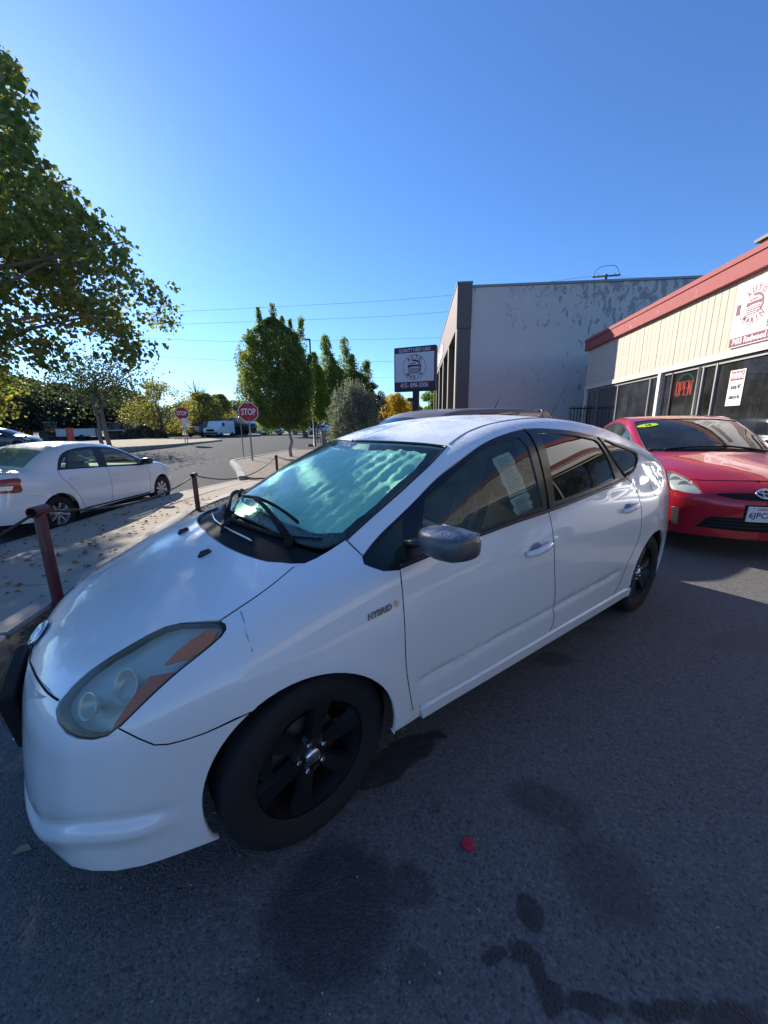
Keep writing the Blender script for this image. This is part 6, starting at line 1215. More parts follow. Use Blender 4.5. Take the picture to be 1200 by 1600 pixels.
for x, y, st in ((0, -.715, .06), (0, .715, .06), (2.7, -.715, 0), (2.7, .715, 0)): make_wheel(car, x, y, .305, .307, .185, MATS['black_rim'], 'steel', -1 if y < 0 else 1, st, MATS['chrome'], rimR=.206)
MB().box(2.99, 3.01, -.80, -.64, .20, .31).obj('mud_flap', MATS['black_plastic'], car)

# ------------------------------------------------------------------ other cars
def side_panels(Fn, car, pm, d):
    """wings, doors and shell from outlines in the side view; d holds the lines"""
    on = lambda L, k='L': on_surf(Fn, L, k)[0]
    rF, rR, xr, zc = d['archR'], d.get('archR2', d['archR']), d['wb'], .31
    aF = lambda a0, a1: on(arc(0, zc, rF, a0, a1, -.84)); aR = lambda a0, a1: on(arc(xr, zc, rR, a0, a1, -.84))
    zs = d['zs']; A = crom(d['A']); T = crom(d['wtop']); hs = crom(d['hoodside']); cw = crom(d['cowl']); hf = crom(d['hoodfront'])
    dt = on(crom(d['dlo_top'])); db = on(crom(d['dlo_bot'])); dF = on(crom(d['doorF'])); dB = on(crom(d['doorB'])); dR = on(crom(d['doorR'])); xF, xB, xR = dF[-1][0], dB[-1][0], dR[-1][0]
    hood = chain(hf, hs, cw) if 'hoodmid' not in d else chain(hf, crom(d['hoodmid']), hs, cw); panel(Fn, 'bonnet', chain(hood, mir(rev(hood))), 'T', pm, car, gap=.0025, sp=.06)
    panel(Fn, 'windscreen', chain(A, T, mir(rev(T)), mir(rev(A)), mir(crom(d['wbot'])), rev(crom(d['wbot']))), 'W', MATS[d.get('wsmat', 'door_glass')], car, gap=.006, off=-.004, lip=0, sp=.07)
    cwp = chain(crom(d['cowl']), ) ; panel(Fn, 'cowl', chain(cw, mir(rev(cw)), mir(crom(d['wbot'])), rev(crom(d['wbot']))), 'T', MATS['black_plastic'], car, gap=.004, off=-.012, lip=.02, sp=.07)
    for L_ in (d['doorF'], d['doorB'], d['doorR']): strip(Fn, 'door_gap', L_, 'L', MATS['seam_grey'], car, .0045, both=True, off=-.001)
    strip(Fn, 'windscreen_seal', list(map(tuple, chain(A, T))), 'W', MATS['black_trim'], car, .008, both=True, off=-.003, smoothc=False)
    z_bf = d['bumpz']; k = z_bf
    afront = on(straight([(-rF*.93, -.8, zs), (-rF*.93-.03, -.8, zs-.02)], .05))
    nose = d['nosex']; bl = crom(d['bumpline']); bfr = on(straight(d['bumpbot'], .08), 'FL'); bfr[-1][1] = 0
    cp_ = on_surf(Fn, [(nose-.1, 0, z) for z in np.linspace(.2, d['bumptop'][0][2]-.01, 14)], 'F')[0]; cp_[:, 1] = 0
    panel(Fn, 'front_bumper', chain(rev(bl), aF(math.degrees(math.acos(np.clip((bl[-1][0])/rF, -1, 1))), 205), bfr, cp_, crom(d['bumptop'])), 'FL', pm, car, mirror=True, open_y0=True, sp=.06)
    wing = chain(crom(d['wingtop']), dF, straight([(xF, -.84, zs), (rF*.99, -.84, zs)]), aF(-2, math.degrees(math.acos(np.clip((bl[-1][0])/rF, -1, 1)))), rev(bl)) if 'wingfront' not in d else chain(crom(d['wingtop']), dF, straight([(xF, -.84, zs), (rF*.99, -.84, zs)]), aF(-2, math.degrees(math.acos(np.clip((bl[-1][0])/rF, -1, 1)))), rev(bl), crom(d['wingfront']))
    panel(Fn, 'wing', wing, 'FO', pm, car, both=True, sp=.06)
    panel(Fn, 'front_door', chain(db[db[:, 0] <= dB[0][0]+.003], dB, straight([dB[-1], dF[-1]]), rev(dF)), 'L', pm, car, both=True, gap=.0035, sp=.06)
    panel(Fn, 'rear_door', chain(db[db[:, 0] >= dB[0][0]-.003], dR, straight([dR[-1], dB[-1]]), rev(dB)), 'L', pm, car, both=True, gap=.0035, sp=.06)
    panel(Fn, 'sill', straight([(rF+.01, -.84, zs), (xF, -.84, zs-.002), (xr-rR-.01, -.84, zs-.002), (xr-rR-.01, -.84, zs-.06), (rF+.01, -.84, zs-.06)]), 'L', pm, car, both=True, gap=.001, off=.006)
    xe = d['shellend']; se = on(straight(xe, .06), 'O')
    top0 = [(x, 0, 2) for x in np.linspace(xe[-1][0], T[-1][0], 9)]
    ctr = on_surf(Fn, top0, 'T')[0]; ctr[:, 1] = 0
    rb = on(crom(d['rearline'])); bumpstart = math.degrees(math.acos(np.clip((rb[0][0]-xr)/rR, -1, 1)))
    panel(Fn, 'body_shell', chain(rev(T), rev(A), on(crom(d['pillarfoot'])), dt, dR, straight([(dR[-1][0], -.84, zs), (xr-rR*.995, -.84, zs)]), aR(178, bumpstart), rb, se, ctr), 'O', pm, car, mirror=True, open_y0=True, sp=.06)
    # tail
    te = d['tail']; ts = on_surf(Fn, straight([(te, 0, z) for z in np.linspace(.30, se[-1][2]-.02, 10)]), 'B')[0]; ts[:, 1] = 0; zr = rb[-1][2]
    low = ts[ts[:, 2] <= zr+.0]; hi = ts[ts[:, 2] >= zr]
    cut = on_surf(Fn, straight([(rb[-1][0], -.74, zr), (te-.12, -.60, zr), (te-.04, -.35, zr), (te, 0, zr)], .07), 'RB')[0]; cut[-1][1] = 0
    panel(Fn, 'boot_lid', chain(rev(se), cut, hi, ctr[:1]), 'RB', pm, car, mirror=True, open_y0=True, sp=.07)
    bb = on_surf(Fn, straight([(te-.06, 0, .27), (te-.1, -.35, .27), (te-.2, -.6, .27), (te-.4, -.78, .26), (xr+rR*.98, -.82, .25)], .07), 'RB')[0]; bb[0][1] = 0
    panel(Fn, 'rear_bumper', chain(rb, cut, rev(low), bb, aR(-12, bumpstart)), 'RB', pm, car, mirror=True, open_y0=True, sp=.07)
    holes = [straight(w, .08) for w, _ in d['windows']]
    panel(Fn, 'window_frame', chain(dt, rev(db), crom(d['dlo_nose'])), 'L', MATS['black_trim'], car, both=True, holes=holes, gap=.001, sp=.07, lip=.01)
    for w, nm in d['windows']: panel(Fn, nm, straight(w, .08), 'L', MATS[d.get('glass', 'door_glass')], car, both=True, gap=-.006, off=-.007, lip=0, sp=.08)
    for s in (-1, 1):
        for x in (0, xr):
            b = MB(); n = 18; r_ = (rF if x == 0 else rR)+.012; pr = [(r_*math.cos(a), r_*math.sin(a)) for a in np.linspace(R_(-20), R_(200), n)]; V = [(x+px, s*yy, zc+pz) for yy in (.5, .74) for px, pz in pr]; F = [(i, i+1, i+1+n, i+n) for i in range(n-1)]; b.add(V, F); b.add([(x, s*.5, .3)]+[(x+px, s*.5, zc+pz) for px, pz in pr], [(0, i+1, i+2) for i in range(n-1)]); b.obj('wheel_arch_liner', MATS['black_plastic'], car)
    MB().box(-.5, xr+.6, -.5, .5, .17, .40).box(.40, xr-.4, -.74, .74, .2, .34).box(-.55, .3, -.5, .5, .4, .55).obj('floor_pan', MATS['black_void'], car)
    xd = d['wbot'][-1][0]; b = MB().prism([(xd+.40, .50), (xd+.30, .82), (xd+.38, .93), (xd+.75, .90), (xd+.85, .70), (xd+.85, .50)], -.62, .62); b.obj('dashboard', MATS['dash_plastic'], car)
    for x in (1.25, 2.05):
        for y in (-.36, .36):
            s_ = bpy.data.objects.new('seat', None); link(s_, car); s_.location = (x, y, 0); mt = MATS[d.get('seatmat', 'dark_cloth')]; o = MB().box(-.26, .26, -.24, .24, .38, .56, bev=.06).obj('seat_cushion', mt, s_); Mx = Matrix.Translation((.22, 0, .5))@Matrix.Rotation(R_(18), 4, 'Y'); o = MB().box(-.07, .07, -.24, .24, 0, .56, M=Mx, bev=.06).obj('seat_back', mt, s_); o = MB().box(-.05, .05, -.12, .12, .60, .78, M=Mx, bev=.045).obj('headrest', mt, s_)
def side_mirror(car, x, y, z, mat, s, sc=1.):
    mo = bpy.data.objects.new('door_mirror', None); link(mo, car); mo.location = (x, y*s, z); rs = []
    for yy, a, b in ((-.11, .02, .02), (-.095, .05, .05), (-.04, .065, .065), (.05, .07, .07), (.10, .055, .055), (.12, .02, .02)): rs.append([(a*sc*math.copysign(abs(math.cos(t_))**.65, math.cos(t_)), yy*s*sc, b*sc*math.copysign(abs(math.sin(t_))**.65, math.sin(t_))) for t_ in np.linspace(0, 6.2832, 17)[:-1]])
    V = [p for r in rs for p in r]; F = [(i*16+k, i*16+(k+1) % 16, (i+1)*16+(k+1) % 16, (i+1)*16+k) for i in range(5) for k in range(16)]+[tuple(range(16)), tuple(range(80, 96))]; soft(mesh_obj('mirror_housing', V, F, mat, mo), 60); MB().tube([(0, -.08*s, -.03), (0, -.18*s, -.05)], .025, 8).obj('mirror_arm', MATS['black_trim'], mo)
def simple_handle(Fn, car, x, z, mat, s, L=.17):
    P, N = on_surf(Fn, [(x, -.86, z)], 'L'); h = bpy.data.objects.new('door_handle', None); link(h, car); p = P[0]; h.location = (p[0], p[1]*-s, p[2]); k = L/2; MB().tube([(-k, .004*s, 0), (-k*.8, .018*s, 0), (0, .028*s, .001), (k*.8, .018*s, 0), (k, .004*s, 0)], [.009, .013, .014, .013, .009], 8).obj('grip', mat, h, True)
# ---- white saloon parked along the kerb
FS = Body(SEDAN)
SEDL = dict(wb=2.55, archR=.33, zs=.275, nosex=-.81, tail=3.47, bumpz=.6,
 A=[(.22, -.66, .985), (.42, -.65, 1.08), (.62, -.64, 1.17), (.82, -.60, 1.26), (.98, -.55, 1.32)], wtop=[(.98, -.55, 1.32), (.93, -.38, 1.345), (.88, -.18, 1.36), (.86, 0, 1.36)], wbot=[(.22, -.66, .985), (.10, -.50, .99), (.02, -.25, .99), (.0, 0, .99)],
 cowl=[(.12, -.66, .955), (.03, -.52, .955), (-.06, -.25, .96), (-.085, 0, .96)], hoodfront=[(-.78, 0, .66), (-.74, -.25, .68), (-.64, -.47, .70)], hoodmid=[(-.64, -.47, .70), (-.52, -.53, .76), (-.34, -.60, .82)], hoodside=[(-.34, -.60, .82), (-.15, -.65, .87), (.12, -.66, .955)],
 wingtop=[(-.34, -.60, .82), (-.15, -.65, .87), (.12, -.66, .955), (.22, -.66, .985), (.30, -.74, .93), (.40, -.80, .90)], wingfront=[(-.50, -.76, .66), (-.33, -.72, .78), (-.34, -.60, .82)], bumpline=[(-.50, -.76, .66), (-.35, -.80, .62), (-.19, -.82, .58)], bumptop=[(-.78, 0, .66), (-.74, -.25, .68), (-.64, -.47, .70), (-.60, -.62, .66), (-.50, -.76, .66)], bumpbot=[(-.32, -.80, .20), (-.45, -.74, .20), (-.62, -.58, .19), (-.74, -.32, .19), (-.80, 0, .19)],
 pillarfoot=[(.22, -.66, .985), (.30, -.72, .96)], dlo_top=[(.30, -.72, .96), (.55, -.70, 1.06), (.78, -.66, 1.19), (1.05, -.62, 1.295), (1.38, -.62, 1.335), (1.61, -.63, 1.345), (1.93, -.64, 1.325), (2.16, -.66, 1.27), (2.31, -.71, 1.16), (2.41, -.75, 1.0)], dlo_bot=[(.40, -.80, .90), (.67, -.81, .905), (1.46, -.79, .955), (2.2, -.76, .995), (2.41, -.75, 1.0)], dlo_nose=[(.40, -.80, .90), (.32, -.76, .925), (.30, -.72, .96)],
 doorF=[(.40, -.80, .90), (.395, -.83, .82), (.40, -.84, .6), (.43, -.84, .30)], doorB=[(1.47, -.79, .955), (1.455, -.84, .73), (1.465, -.85, .58), (1.50, -.84, .30)], doorR=[(2.41, -.75, 1.0), (2.42, -.80, .90), (2.32, -.84, .74), (2.20, -.84, .56), (2.15, -.84, .45), (2.12, -.84, .30)],
 shellend=[(3.05, -.76, .76), (3.05, -.75, .95), (3.0, -.66, 1.03), (2.95, -.45, 1.06), (2.92, 0, 1.07)], rearline=[(2.70, -.85, .60), (2.80, -.84, .635), (3.0, -.80, .69), (3.05, -.77, .76)],
 windows=[([(.62, -.78, .94), (.62, -.74, 1.05), (.78, -.68, 1.16), (1.05, -.63, 1.265), (1.36, -.63, 1.305), (1.41, -.79, .985), (1.0, -.80, .955)], 'front_window'), ([(1.55, -.64, 1.305), (1.93, -.65, 1.295), (2.10, -.67, 1.25), (2.20, -.76, 1.02), (1.60, -.78, .985)], 'rear_side_window'), ([(2.14, -.68, 1.23), (2.26, -.70, 1.13), (2.34, -.74, 1.03), (2.235, -.755, 1.02)], 'quarter_window')], glass='door_glass', wsmat='clear_glass', seatmat='seat_cloth')
def sedan(loc, yaw, label, pm, group=None, lamps=True):
    c = empty('parked_car', loc, yaw, label, 'car', group); side_panels(FS, c, pm, SEDL)
    panel(FS, 'rear_window', straight([(2.40, -.52, 1.32), (2.38, 0, 1.36), (2.40, .52, 1.32), (2.80, .58, 1.08), (2.92, 0, 1.09), (2.80, -.58, 1.08)]), (-.55, 0, -1), MATS['door_glass'], c, off=.004, lip=.004, gap=0, sp=.08)
    tl = panel(FS, 'tail_lamp', crom([(3.02, -.75, .93), (3.06, -.74, .955), (3.24, -.66, .95), (3.42, -.48, .93), (3.46, -.42, .84), (3.42, -.52, .76), (3.28, -.68, .755), (3.07, -.77, .75), (3.055, -.765, .86)], closed=True), 'RB', MATS['red_plastic'], c, both=True, off=.008, lip=.014, gap=0)
    for s, o in zip((1, -1), tl):
        P = surf(FS, straight([(3.13, -.73, .845), (3.40, -.52, .845), (3.40, -.53, .79), (3.16, -.73, .785)]), 'RB', gap=0); build('reverse_lamp', *P, MATS['headlamp_reflector'], o, off=.011, lip=.006, side=s)
    hl = panel(FS, 'headlamp', crom([(-.33, -.72, .785), (-.34, -.60, .825), (-.52, -.53, .765), (-.64, -.48, .705), (-.60, -.62, .665), (-.50, -.75, .665)], closed=True), 'HL', MATS['headlamp_reflector'], c, both=True, off=-.004, lip=.01, gap=.004)
    for s in (1, -1): side_mirror(c, .50, .90, .98, MATS['black_trim'], s); simple_handle(FS, c, 1.31, .80, pm, s); simple_handle(FS, c, 2.22, .845, pm, s)
    for x, y in ((0, -.72), (0, .72), (2.55, -.72), (2.55, .72)): make_wheel(c, x, y, .295, .295, .185, MATS['silver_rim'], 'alloy', -1 if y < 0 else 1, 0, MATS['silver_rim'], spokes=8, rimR=.185)
    panel(FS, 'grille', straight([(-.80, -.35, .42), (-.80, .35, .42), (-.80, .40, .30), (-.80, -.40, .30)]), 'F', MATS['black_plastic'], c, off=.004, lip=.004)
    MB().box(3.495, 3.51, -.16, .16, .62, .77).obj('number_plate', MATS['plate_white'], c)
    return c
sd_ = sedan((-5.93, 8.77, -.25), R_(-95.6), 'white four-door saloon parked at the kerb on the left, seen from its right rear', MATS['clean_white_paint'])
# ---- red hatchback facing the camera
FR = Body(RED)
REDL = dict(wb=2.70, archR=.34, zs=.30, nosex=-.89, tail=3.5, bumpz=.6,
 A=[(.42, -.67, 1.04), (.62, -.67, 1.13), (.85, -.66, 1.23), (1.05, -.64, 1.32), (1.19, -.62, 1.38)], wtop=[(1.19, -.62, 1.38), (1.21, -.40, 1.42), (1.20, -.2, 1.43), (1.20, 0, 1.43)], wbot=[(.42, -.67, 1.04), (.34, -.40, 1.04), (.30, -.2, 1.05), (.29, 0, 1.05)],
 cowl=[(.37, -.68, 1.01), (.26, -.42, 1.01), (.20, -.2, 1.02), (.19, 0, 1.02)], hoodfront=[(-.67, 0, .78), (-.675, -.12, .78), (-.665, -.33, .78), (-.60, -.54, .77)], hoodmid=[(-.60, -.54, .77), (-.52, -.585, .80), (-.38, -.66, .84)], hoodside=[(-.38, -.66, .84), (-.2, -.72, .88), (.0, -.74, .93), (.37, -.68, 1.01)],
 wingtop=[(-.38, -.66, .84), (-.2, -.72, .88), (.0, -.74, .93), (.37, -.68, 1.01), (.42, -.67, 1.04), (.50, -.77, 1.0), (.55, -.80, .98)], wingfront=[(-.62, -.745, .66), (-.38, -.70, .83), (-.38, -.66, .84)], bumpline=[(-.62, -.745, .66), (-.40, -.82, .64), (-.18, -.85, .59)], bumptop=[(-.67, 0, .78), (-.675, -.12, .78), (-.665, -.33, .78), (-.60, -.54, .77), (-.70, -.53, .73), (-.79, -.50, .65), (-.74, -.61, .65), (-.62, -.745, .66)], bumpbot=[(-.32, -.82, .20), (-.45, -.78, .20), (-.66, -.66, .20), (-.80, -.42, .20), (-.88, 0, .20)],
 pillarfoot=[(.42, -.67, 1.04), (.50, -.74, 1.02)], dlo_top=[(.50, -.74, 1.02), (.64, -.75, 1.09), (.85, -.735, 1.19), (1.10, -.72, 1.28), (1.40, -.70, 1.36), (1.80, -.70, 1.39), (2.2, -.71, 1.345), (2.6, -.72, 1.26), (2.75, -.73, 1.2), (2.6, -.76, 1.10)], dlo_bot=[(.55, -.80, .98), (1.4, -.81, 1.0), (2.2, -.80, 1.05), (2.6, -.76, 1.10)], dlo_nose=[(.55, -.80, .98), (.50, -.77, 1.0), (.50, -.74, 1.02)],
 doorF=[(.55, -.80, .98), (.50, -.85, .85), (.48, -.87, .6), (.50, -.86, .34)], doorB=[(1.45, -.81, 1.005), (1.44, -.86, .85), (1.46, -.87, .6), (1.48, -.86, .34)], doorR=[(2.45, -.79, 1.08), (2.42, -.84, .92), (2.3, -.86, .7), (2.2, -.86, .5), (2.15, -.86, .34)],
 shellend=[(3.15, -.79, .75), (3.15, -.76, .95), (3.15, -.68, 1.10), (3.12, -.4, 1.24), (3.10, 0, 1.27)], rearline=[(2.82, -.86, .63), (2.95, -.84, .70), (3.05, -.82, .735), (3.15, -.79, .75)],
 windows=[([(.78, -.78, 1.03), (.80, -.76, 1.13), (1.10, -.73, 1.25), (1.38, -.71, 1.33), (1.38, -.80, 1.04)], 'front_window'), ([(1.52, -.71, 1.345), (1.8, -.71, 1.36), (2.2, -.72, 1.315), (2.25, -.79, 1.09), (1.52, -.80, 1.045)], 'rear_side_window'), ([(2.30, -.72, 1.29), (2.6, -.73, 1.22), (2.55, -.76, 1.12), (2.35, -.785, 1.10)], 'quarter_window')], wsmat='clear_glass')
RX, RY, RYAW, RZ = 4.03, 4.50, R_(73.5), .03
rc = empty('parked_car', (RX, RY, RZ), RYAW, 'glossy red hatchback facing the camera at the right, beside the shop windows', 'car'); RP = MATS['red_paint']; side_panels(FR, rc, RP, REDL)
hl_r = [(-.38, -.70, .835), (-.37, -.665, .84), (-.42, -.63, .83), (-.54, -.58, .80), (-.66, -.54, .75), (-.74, -.51, .70), (-.785, -.505, .655), (-.74, -.61, .65), (-.67, -.69, .66), (-.62, -.735, .67), (-.5, -.73, .75)]
lp = panel(FR, 'headlamp', crom(hl_r, closed=True), 'HL', MATS['lens_plastic'], rc, both=True, off=.002, lip=.01, gap=.003, sp=.04)
simple('bright_reflector', (.86, .85, .76), .35, .1, var=.25, vs=22)
for s, o in zip((1, -1), lp):
    P, N, Fc = surf(FR, crom(hl_r, closed=True), 'HL', sp=.04, gap=.004); build('reflector', P-N*.022, N, Fc, MATS['bright_reflector'], o, lip=0, side=s)
    for (x, y, z, r) in ((-.52, -.655, .735, .050), (-.62, -.61, .705, .046)):
        m_ = MB().lathe([(r*.15, -.02), (r*.6, -.012), (r, .01), (r*1.08, .018), (r*.9, .01)], 20, 'z', caps=False); Mx = Matrix.Translation((x, y*s, z))@Vector((-.8, -.42*s, .3)).to_track_quat('Z', 'Y').to_matrix().to_4x4(); m_.V = [tuple(Mx@Vector(v)) for v in m_.V]; m_.obj('lamp_bowl', MATS['chrome'], o, True)
panel(FR, 'upper_grille', crom([(-.83, -.40, .655), (-.84, -.2, .67), (-.85, 0, .675), (-.84, .2, .67), (-.83, .40, .655), (-.86, .22, .615), (-.87, 0, .61), (-.86, -.22, .615)], closed=True), 'F', MATS['black_plastic'], rc, off=.003, lip=.004, gap=0)
panel(FR, 'lower_grille', straight([(-.84, -.42, .42), (-.89, -.15, .43), (-.89, .15, .43), (-.84, .42, .42), (-.80, .52, .30), (-.87, .2, .29), (-.87, -.2, .29), (-.80, -.52, .30)]), 'F', MATS['black_plastic'], rc, off=.004, lip=.006, gap=0)
for z in (.33, .365, .40): strip(FR, 'grille_slat', [(-.86, -.45, z), (-.9, 0, z), (-.86, .45, z)], 'F', MATS['black_trim'], rc, .006, off=.006)
fl = panel(FR, 'fog_lamp', straight([(-.66, -.70, .48), (-.72, -.66, .48), (-.71, -.64, .29), (-.66, -.67, .28)]), 'FL', MATS['steel'], rc, both=True, off=.005, lip=.008, gap=0)
P_, N_ = on_surf(FR, [(-.9, 0, .665)], 'F'); nq = Vector(N_[0]); Mx = Matrix.Translation(Vector(P_[0])+nq*.010)@(Matrix.Rotation(math.pi, 4, 'Z') if False else Matrix())@frameM((0, 0, 0), (0, -1, 0), None, tuple(nq)); 
oval_emblem(Mx, .082, rc, MATS['chrome']); bb = MB().lathe([(.070, -.012), (.068, 0.), (.001, .001)], 28, 'z', caps=False); bb.V = [tuple(Mx@Vector((v[0]*1.15, v[1]*.78, v[2]-.002))) for v in bb.V]; bb.obj('emblem_base', MATS['emblem_blue'], rc, True)
pl = bpy.data.objects.new('number_plate', None); link(pl, rc); pl.location = (-.915, 0, .475); pl.rotation_euler = (0, R_(-4), 0)
MB().box(-.004, .012, -.155, .155, -.078, .078, bev=.003).obj('plate_sheet', MATS['plate_white'], pl); MB().box(.0125, .02, -.17, .17, -.09, .09, bev=.004).obj('plate_backing', MATS['black_plastic'], pl)
pfm = lambda y, z: frameM((-.0055, y, z), (0, -1, 0), None, (-1, 0, 0))
text('plate_number', '6JPC8', .082, MATS['plate_blue'], pl, pfm(.140, -.012), .0008, bold=.0015, xs=.86, align='LEFT', spacing=1.08); text('plate_state', 'California', .034, simple('plate_red', (.35, .03, .05), .5, var=0), pl, pfm(0.02, .055), .0008, shear=.3)
for q in ((-.11, .062), (.11, .062)): MB().lathe([(.001, -.002), (.006, 0), (.007, .004)], 8, 'x', c=(-.006, q[0], q[1]), caps=False).obj('plate_screw', MATS['steel'], pl)
st_ = panel(FR, 'year_sticker', crom([(1.0, .64, 1.32), (1.05, .59, 1.35), (1.07, .48, 1.36), (1.05, .39, 1.37), (1.0, .37, 1.35), (.965, .50, 1.32)], closed=True), 'W', MATS['lime_sticker'], rc, off=.004, lip=0, gap=0)
P_, N_ = on_surf(FR, [(1.012, .50, 1.34)], 'W'); text('sticker_number', '10', .075, MATS['print_black'], rc, frameM(Vector(P_[0])+Vector(N_[0])*.006, (0, -1, 0), None, tuple(N_[0])), .0006, bold=.003, xs=1.1)
for s in (1, -1): side_mirror(rc, .66, .97, 1.03, RP, s, 1.1); simple_handle(FR, rc, 1.3, .86, RP, s); simple_handle(FR, rc, 2.2, .90, RP, s)
for a, b in (((.33, .50, 1.04), (.31, -.10, 1.07)), ((.33, -.1, 1.05), (.33, -.58, 1.07))):
    w = bpy.data.objects.new('wiper', None); link(w, rc); P, N = on_surf(FR, crom([a, ((a[0]+b[0])/2, (a[1]+b[1])/2, 1.1), b], .1), 'T'); MB().tube(P+N*.016, .010, 6).obj('wiper_arm', MATS['black_trim'], w, True); MB().tube(P+N*.006+[.02, 0, 0], .006, 6).obj('wiper_blade', MATS['black_void'], w, True)
MB().box(.95, 1.0, -.10, .10, 1.27, 1.33, bev=.01).obj('rear_view_mirror', MATS['black_trim'], rc)
for x, y in ((0, -.73), (0, .73), (2.7, -.73), (2.7, .73)): make_wheel(rc, x, y, .305, .307, .185, MATS['silver_rim'], 'alloy', -1 if y < 0 else 1, 0, MATS['silver_rim'], spokes=5)
strip(FR, 'bonnet_gap', [(-.67, -.52, .77), (-.68, 0, .78), (-.67, .52, .77)], 'F', MATS['black_void'], rc, .004)
# ---- tall brown vehicle behind the white hatchback (only its roof shows), silver car by the windows, others
TALL = dict(SEDAN); TALL.update(hood=[(-.95, .55), (-.8, .70), (-.6, .82), (-.2, .96), (.3, 1.04), (1, 1.10), (2, 1.13), (3, 1.14), (3.5, 1.12)], nosez=[(.15, -.78), (.3, -.82), (.5, -.82), (.62, -.79), (.72, -.72), (.85, -.5)], inset=[(.05, .12), (.13, .05), (.3, .01), (.6, 0), (.8, 0), (.95, .012), (1.05, .03), (1.15, .07), (1.3, .15)],
 roof=[(-.5, .84), (-.2, 1.02), (.1, 1.24), (.35, 1.42), (.6, 1.54), (1.0, 1.61), (1.5, 1.635), (2.0, 1.65), (2.6, 1.655), (3.0, 1.64), (3.4, 1.60), (3.5, 1.50), (3.58, 1.2)], belt=[(0, 1.06), (1, 1.09), (2, 1.10), (3.2, 1.12)], cabw=[(0, .74), (.5, .80), (1.5, .82), (2.5, .81), (3.4, .76)], tum=.20, tumc=.15, kc=.07, roofcrown=.06, tailz=[(.2, 3.5), (.5, 3.55), (.9, 3.56), (1.2, 3.54), (1.5, 3.50), (1.6, 3.46)], W=[(-.8, .74), (-.5, .82), (-.2, .88), (.2, .90), (2, .90), (2.9, .90), (3.2, .87), (3.5, .80)], kr=.1)
def lump_car(Bd, loc, yaw, label, pm, gl, wins, wb, ws, R=.33, group=None, lamps=None, scale=None, rails=False, rear=None):
    """whole skin in three sweeps: left half, right half; for cars of which little shows"""
    F_ = Body(Bd); c = empty('parked_car', loc, yaw, label, 'car', group, scale); x0, x1 = -.86, 3.60
    xs_ = np.linspace(-.80, 3.46, 40); zb = .24; low = [(x, -.7, zb) for x in xs_ if abs(x) > R+.02 and abs(x-wb) > R+.02]
    lo1 = straight([(-.76, 0, .25), (-.70, -.35, .25), (-.55, -.62, .25), (-R-.01, -.80, .25)], .08); lo2 = arc(0, .32, R, 192, -12, -.84, .06); lo3 = straight([(R, -.84, .25), (wb-R, -.84, .25)], .1); lo4 = arc(wb, .32, R, 192, -12, -.84, .06); lo5 = straight([(wb+R, -.82, .25), (3.2, -.72, .26), (3.40, -.4, .27), (3.46, 0, .28)], .08)
    prof = on_surf(F_, [(x, 0, 3) for x in np.linspace(3.36, -.62, 44)], 'T')[0]; prof[:, 1] = 0
    tl = on_surf(F_, [(4.2, 0, z) for z in np.linspace(.30, prof[0][2]-.05, 8)], (-1, 0, 0))[0]; tl[:, 1] = 0; ns = on_surf(F_, [(-1.4, 0, z) for z in np.linspace(prof[-1][2]-.05, .28, 8)], (1, 0, 0))[0]; ns[:, 1] = 0
    mid = on_surf(F_, crom([(-.58, 0, 2), (-.52, -.3, 2), (-.3, -.62, 2)], .1), 'T')[0]
    panel(F_, 'body_shell', chain(on_surf(F_, lo2, 'L')[0], on_surf(F_, lo3, 'L')[0], on_surf(F_, lo4, 'L')[0], straight([(wb+R, -.82, .25), (3.0, -.78, .26), (3.05, -.78, .9), (3.05, -.6, prof[3][2]-.06), (3.05, 0, prof[3][2])], .1), prof[4:-5], straight([tuple(prof[-6]), (-.30, -.6, .8), (-.34, -.78, .5), (-.335, -.80, .26)], .1)), 'O', pm, c, mirror=True, open_y0=True, sp=.07)
    panel(F_, 'front_end', chain(straight([(-.335, -.80, .26), (-.34, -.78, .5), (-.30, -.6, .8), tuple(prof[-6])], .1), prof[-5:], ns, lo1), 'FL', pm, c, mirror=True, open_y0=True, sp=.07)
    panel(F_, 'tail_end', chain(straight([(3.0, -.78, .26), (3.05, -.78, .9), (3.05, -.6, prof[3][2]-.06), (3.05, 0, prof[3][2])], .1), prof[:4][::-1], tl[::-1], rev(lo5)[:-2]), 'RB', pm, c, mirror=True, open_y0=True, sp=.07)
    for w, nm in wins: panel(F_, nm, straight(w, .08), 'L', MATS[gl], c, both=True, off=.004, lip=.004, gap=0, sp=.08)
    panel(F_, 'windscreen', chain(crom(ws), mir(rev(crom(ws)))), 'W', MATS[gl], c, off=.004, lip=.004, gap=0, sp=.08)
    if rear: panel(F_, 'rear_window', chain(straight(rear), mir(rev(straight(rear)))), 'B', MATS[gl], c, off=.004, lip=.004, gap=0)
    if lamps:
        for nm, L, dr, mt in lamps: panel(F_, nm, crom(L, closed=True), dr, MATS[mt], c, both=True, off=.005, lip=.006, gap=0)
    if rails: strip(F_, 'roof_rail', [(1.1, -.60, 1.6), (2., -.62, 1.65), (3.2, -.60, 1.62)], 'T', MATS['black_trim'], c, .012, both=True, off=.02)
    MB().box(-.5, wb+.6, -.5, .5, .17, .45).obj('floor_pan', MATS['black_void'], c)
    for x, y in ((0, -.74), (0, .74), (wb, -.74), (wb, .74)): make_wheel(c, x, y, .31, .31, .20, MATS['silver_rim'], 'alloy', -1 if y < 0 else 1, 0, MATS['silver_rim'], spokes=5)
    for s in (1, -1): side_mirror(c, ws[1][0]+.25, .95, ws[0][2]+.0, MATS['black_trim'], s)
    return c, F_
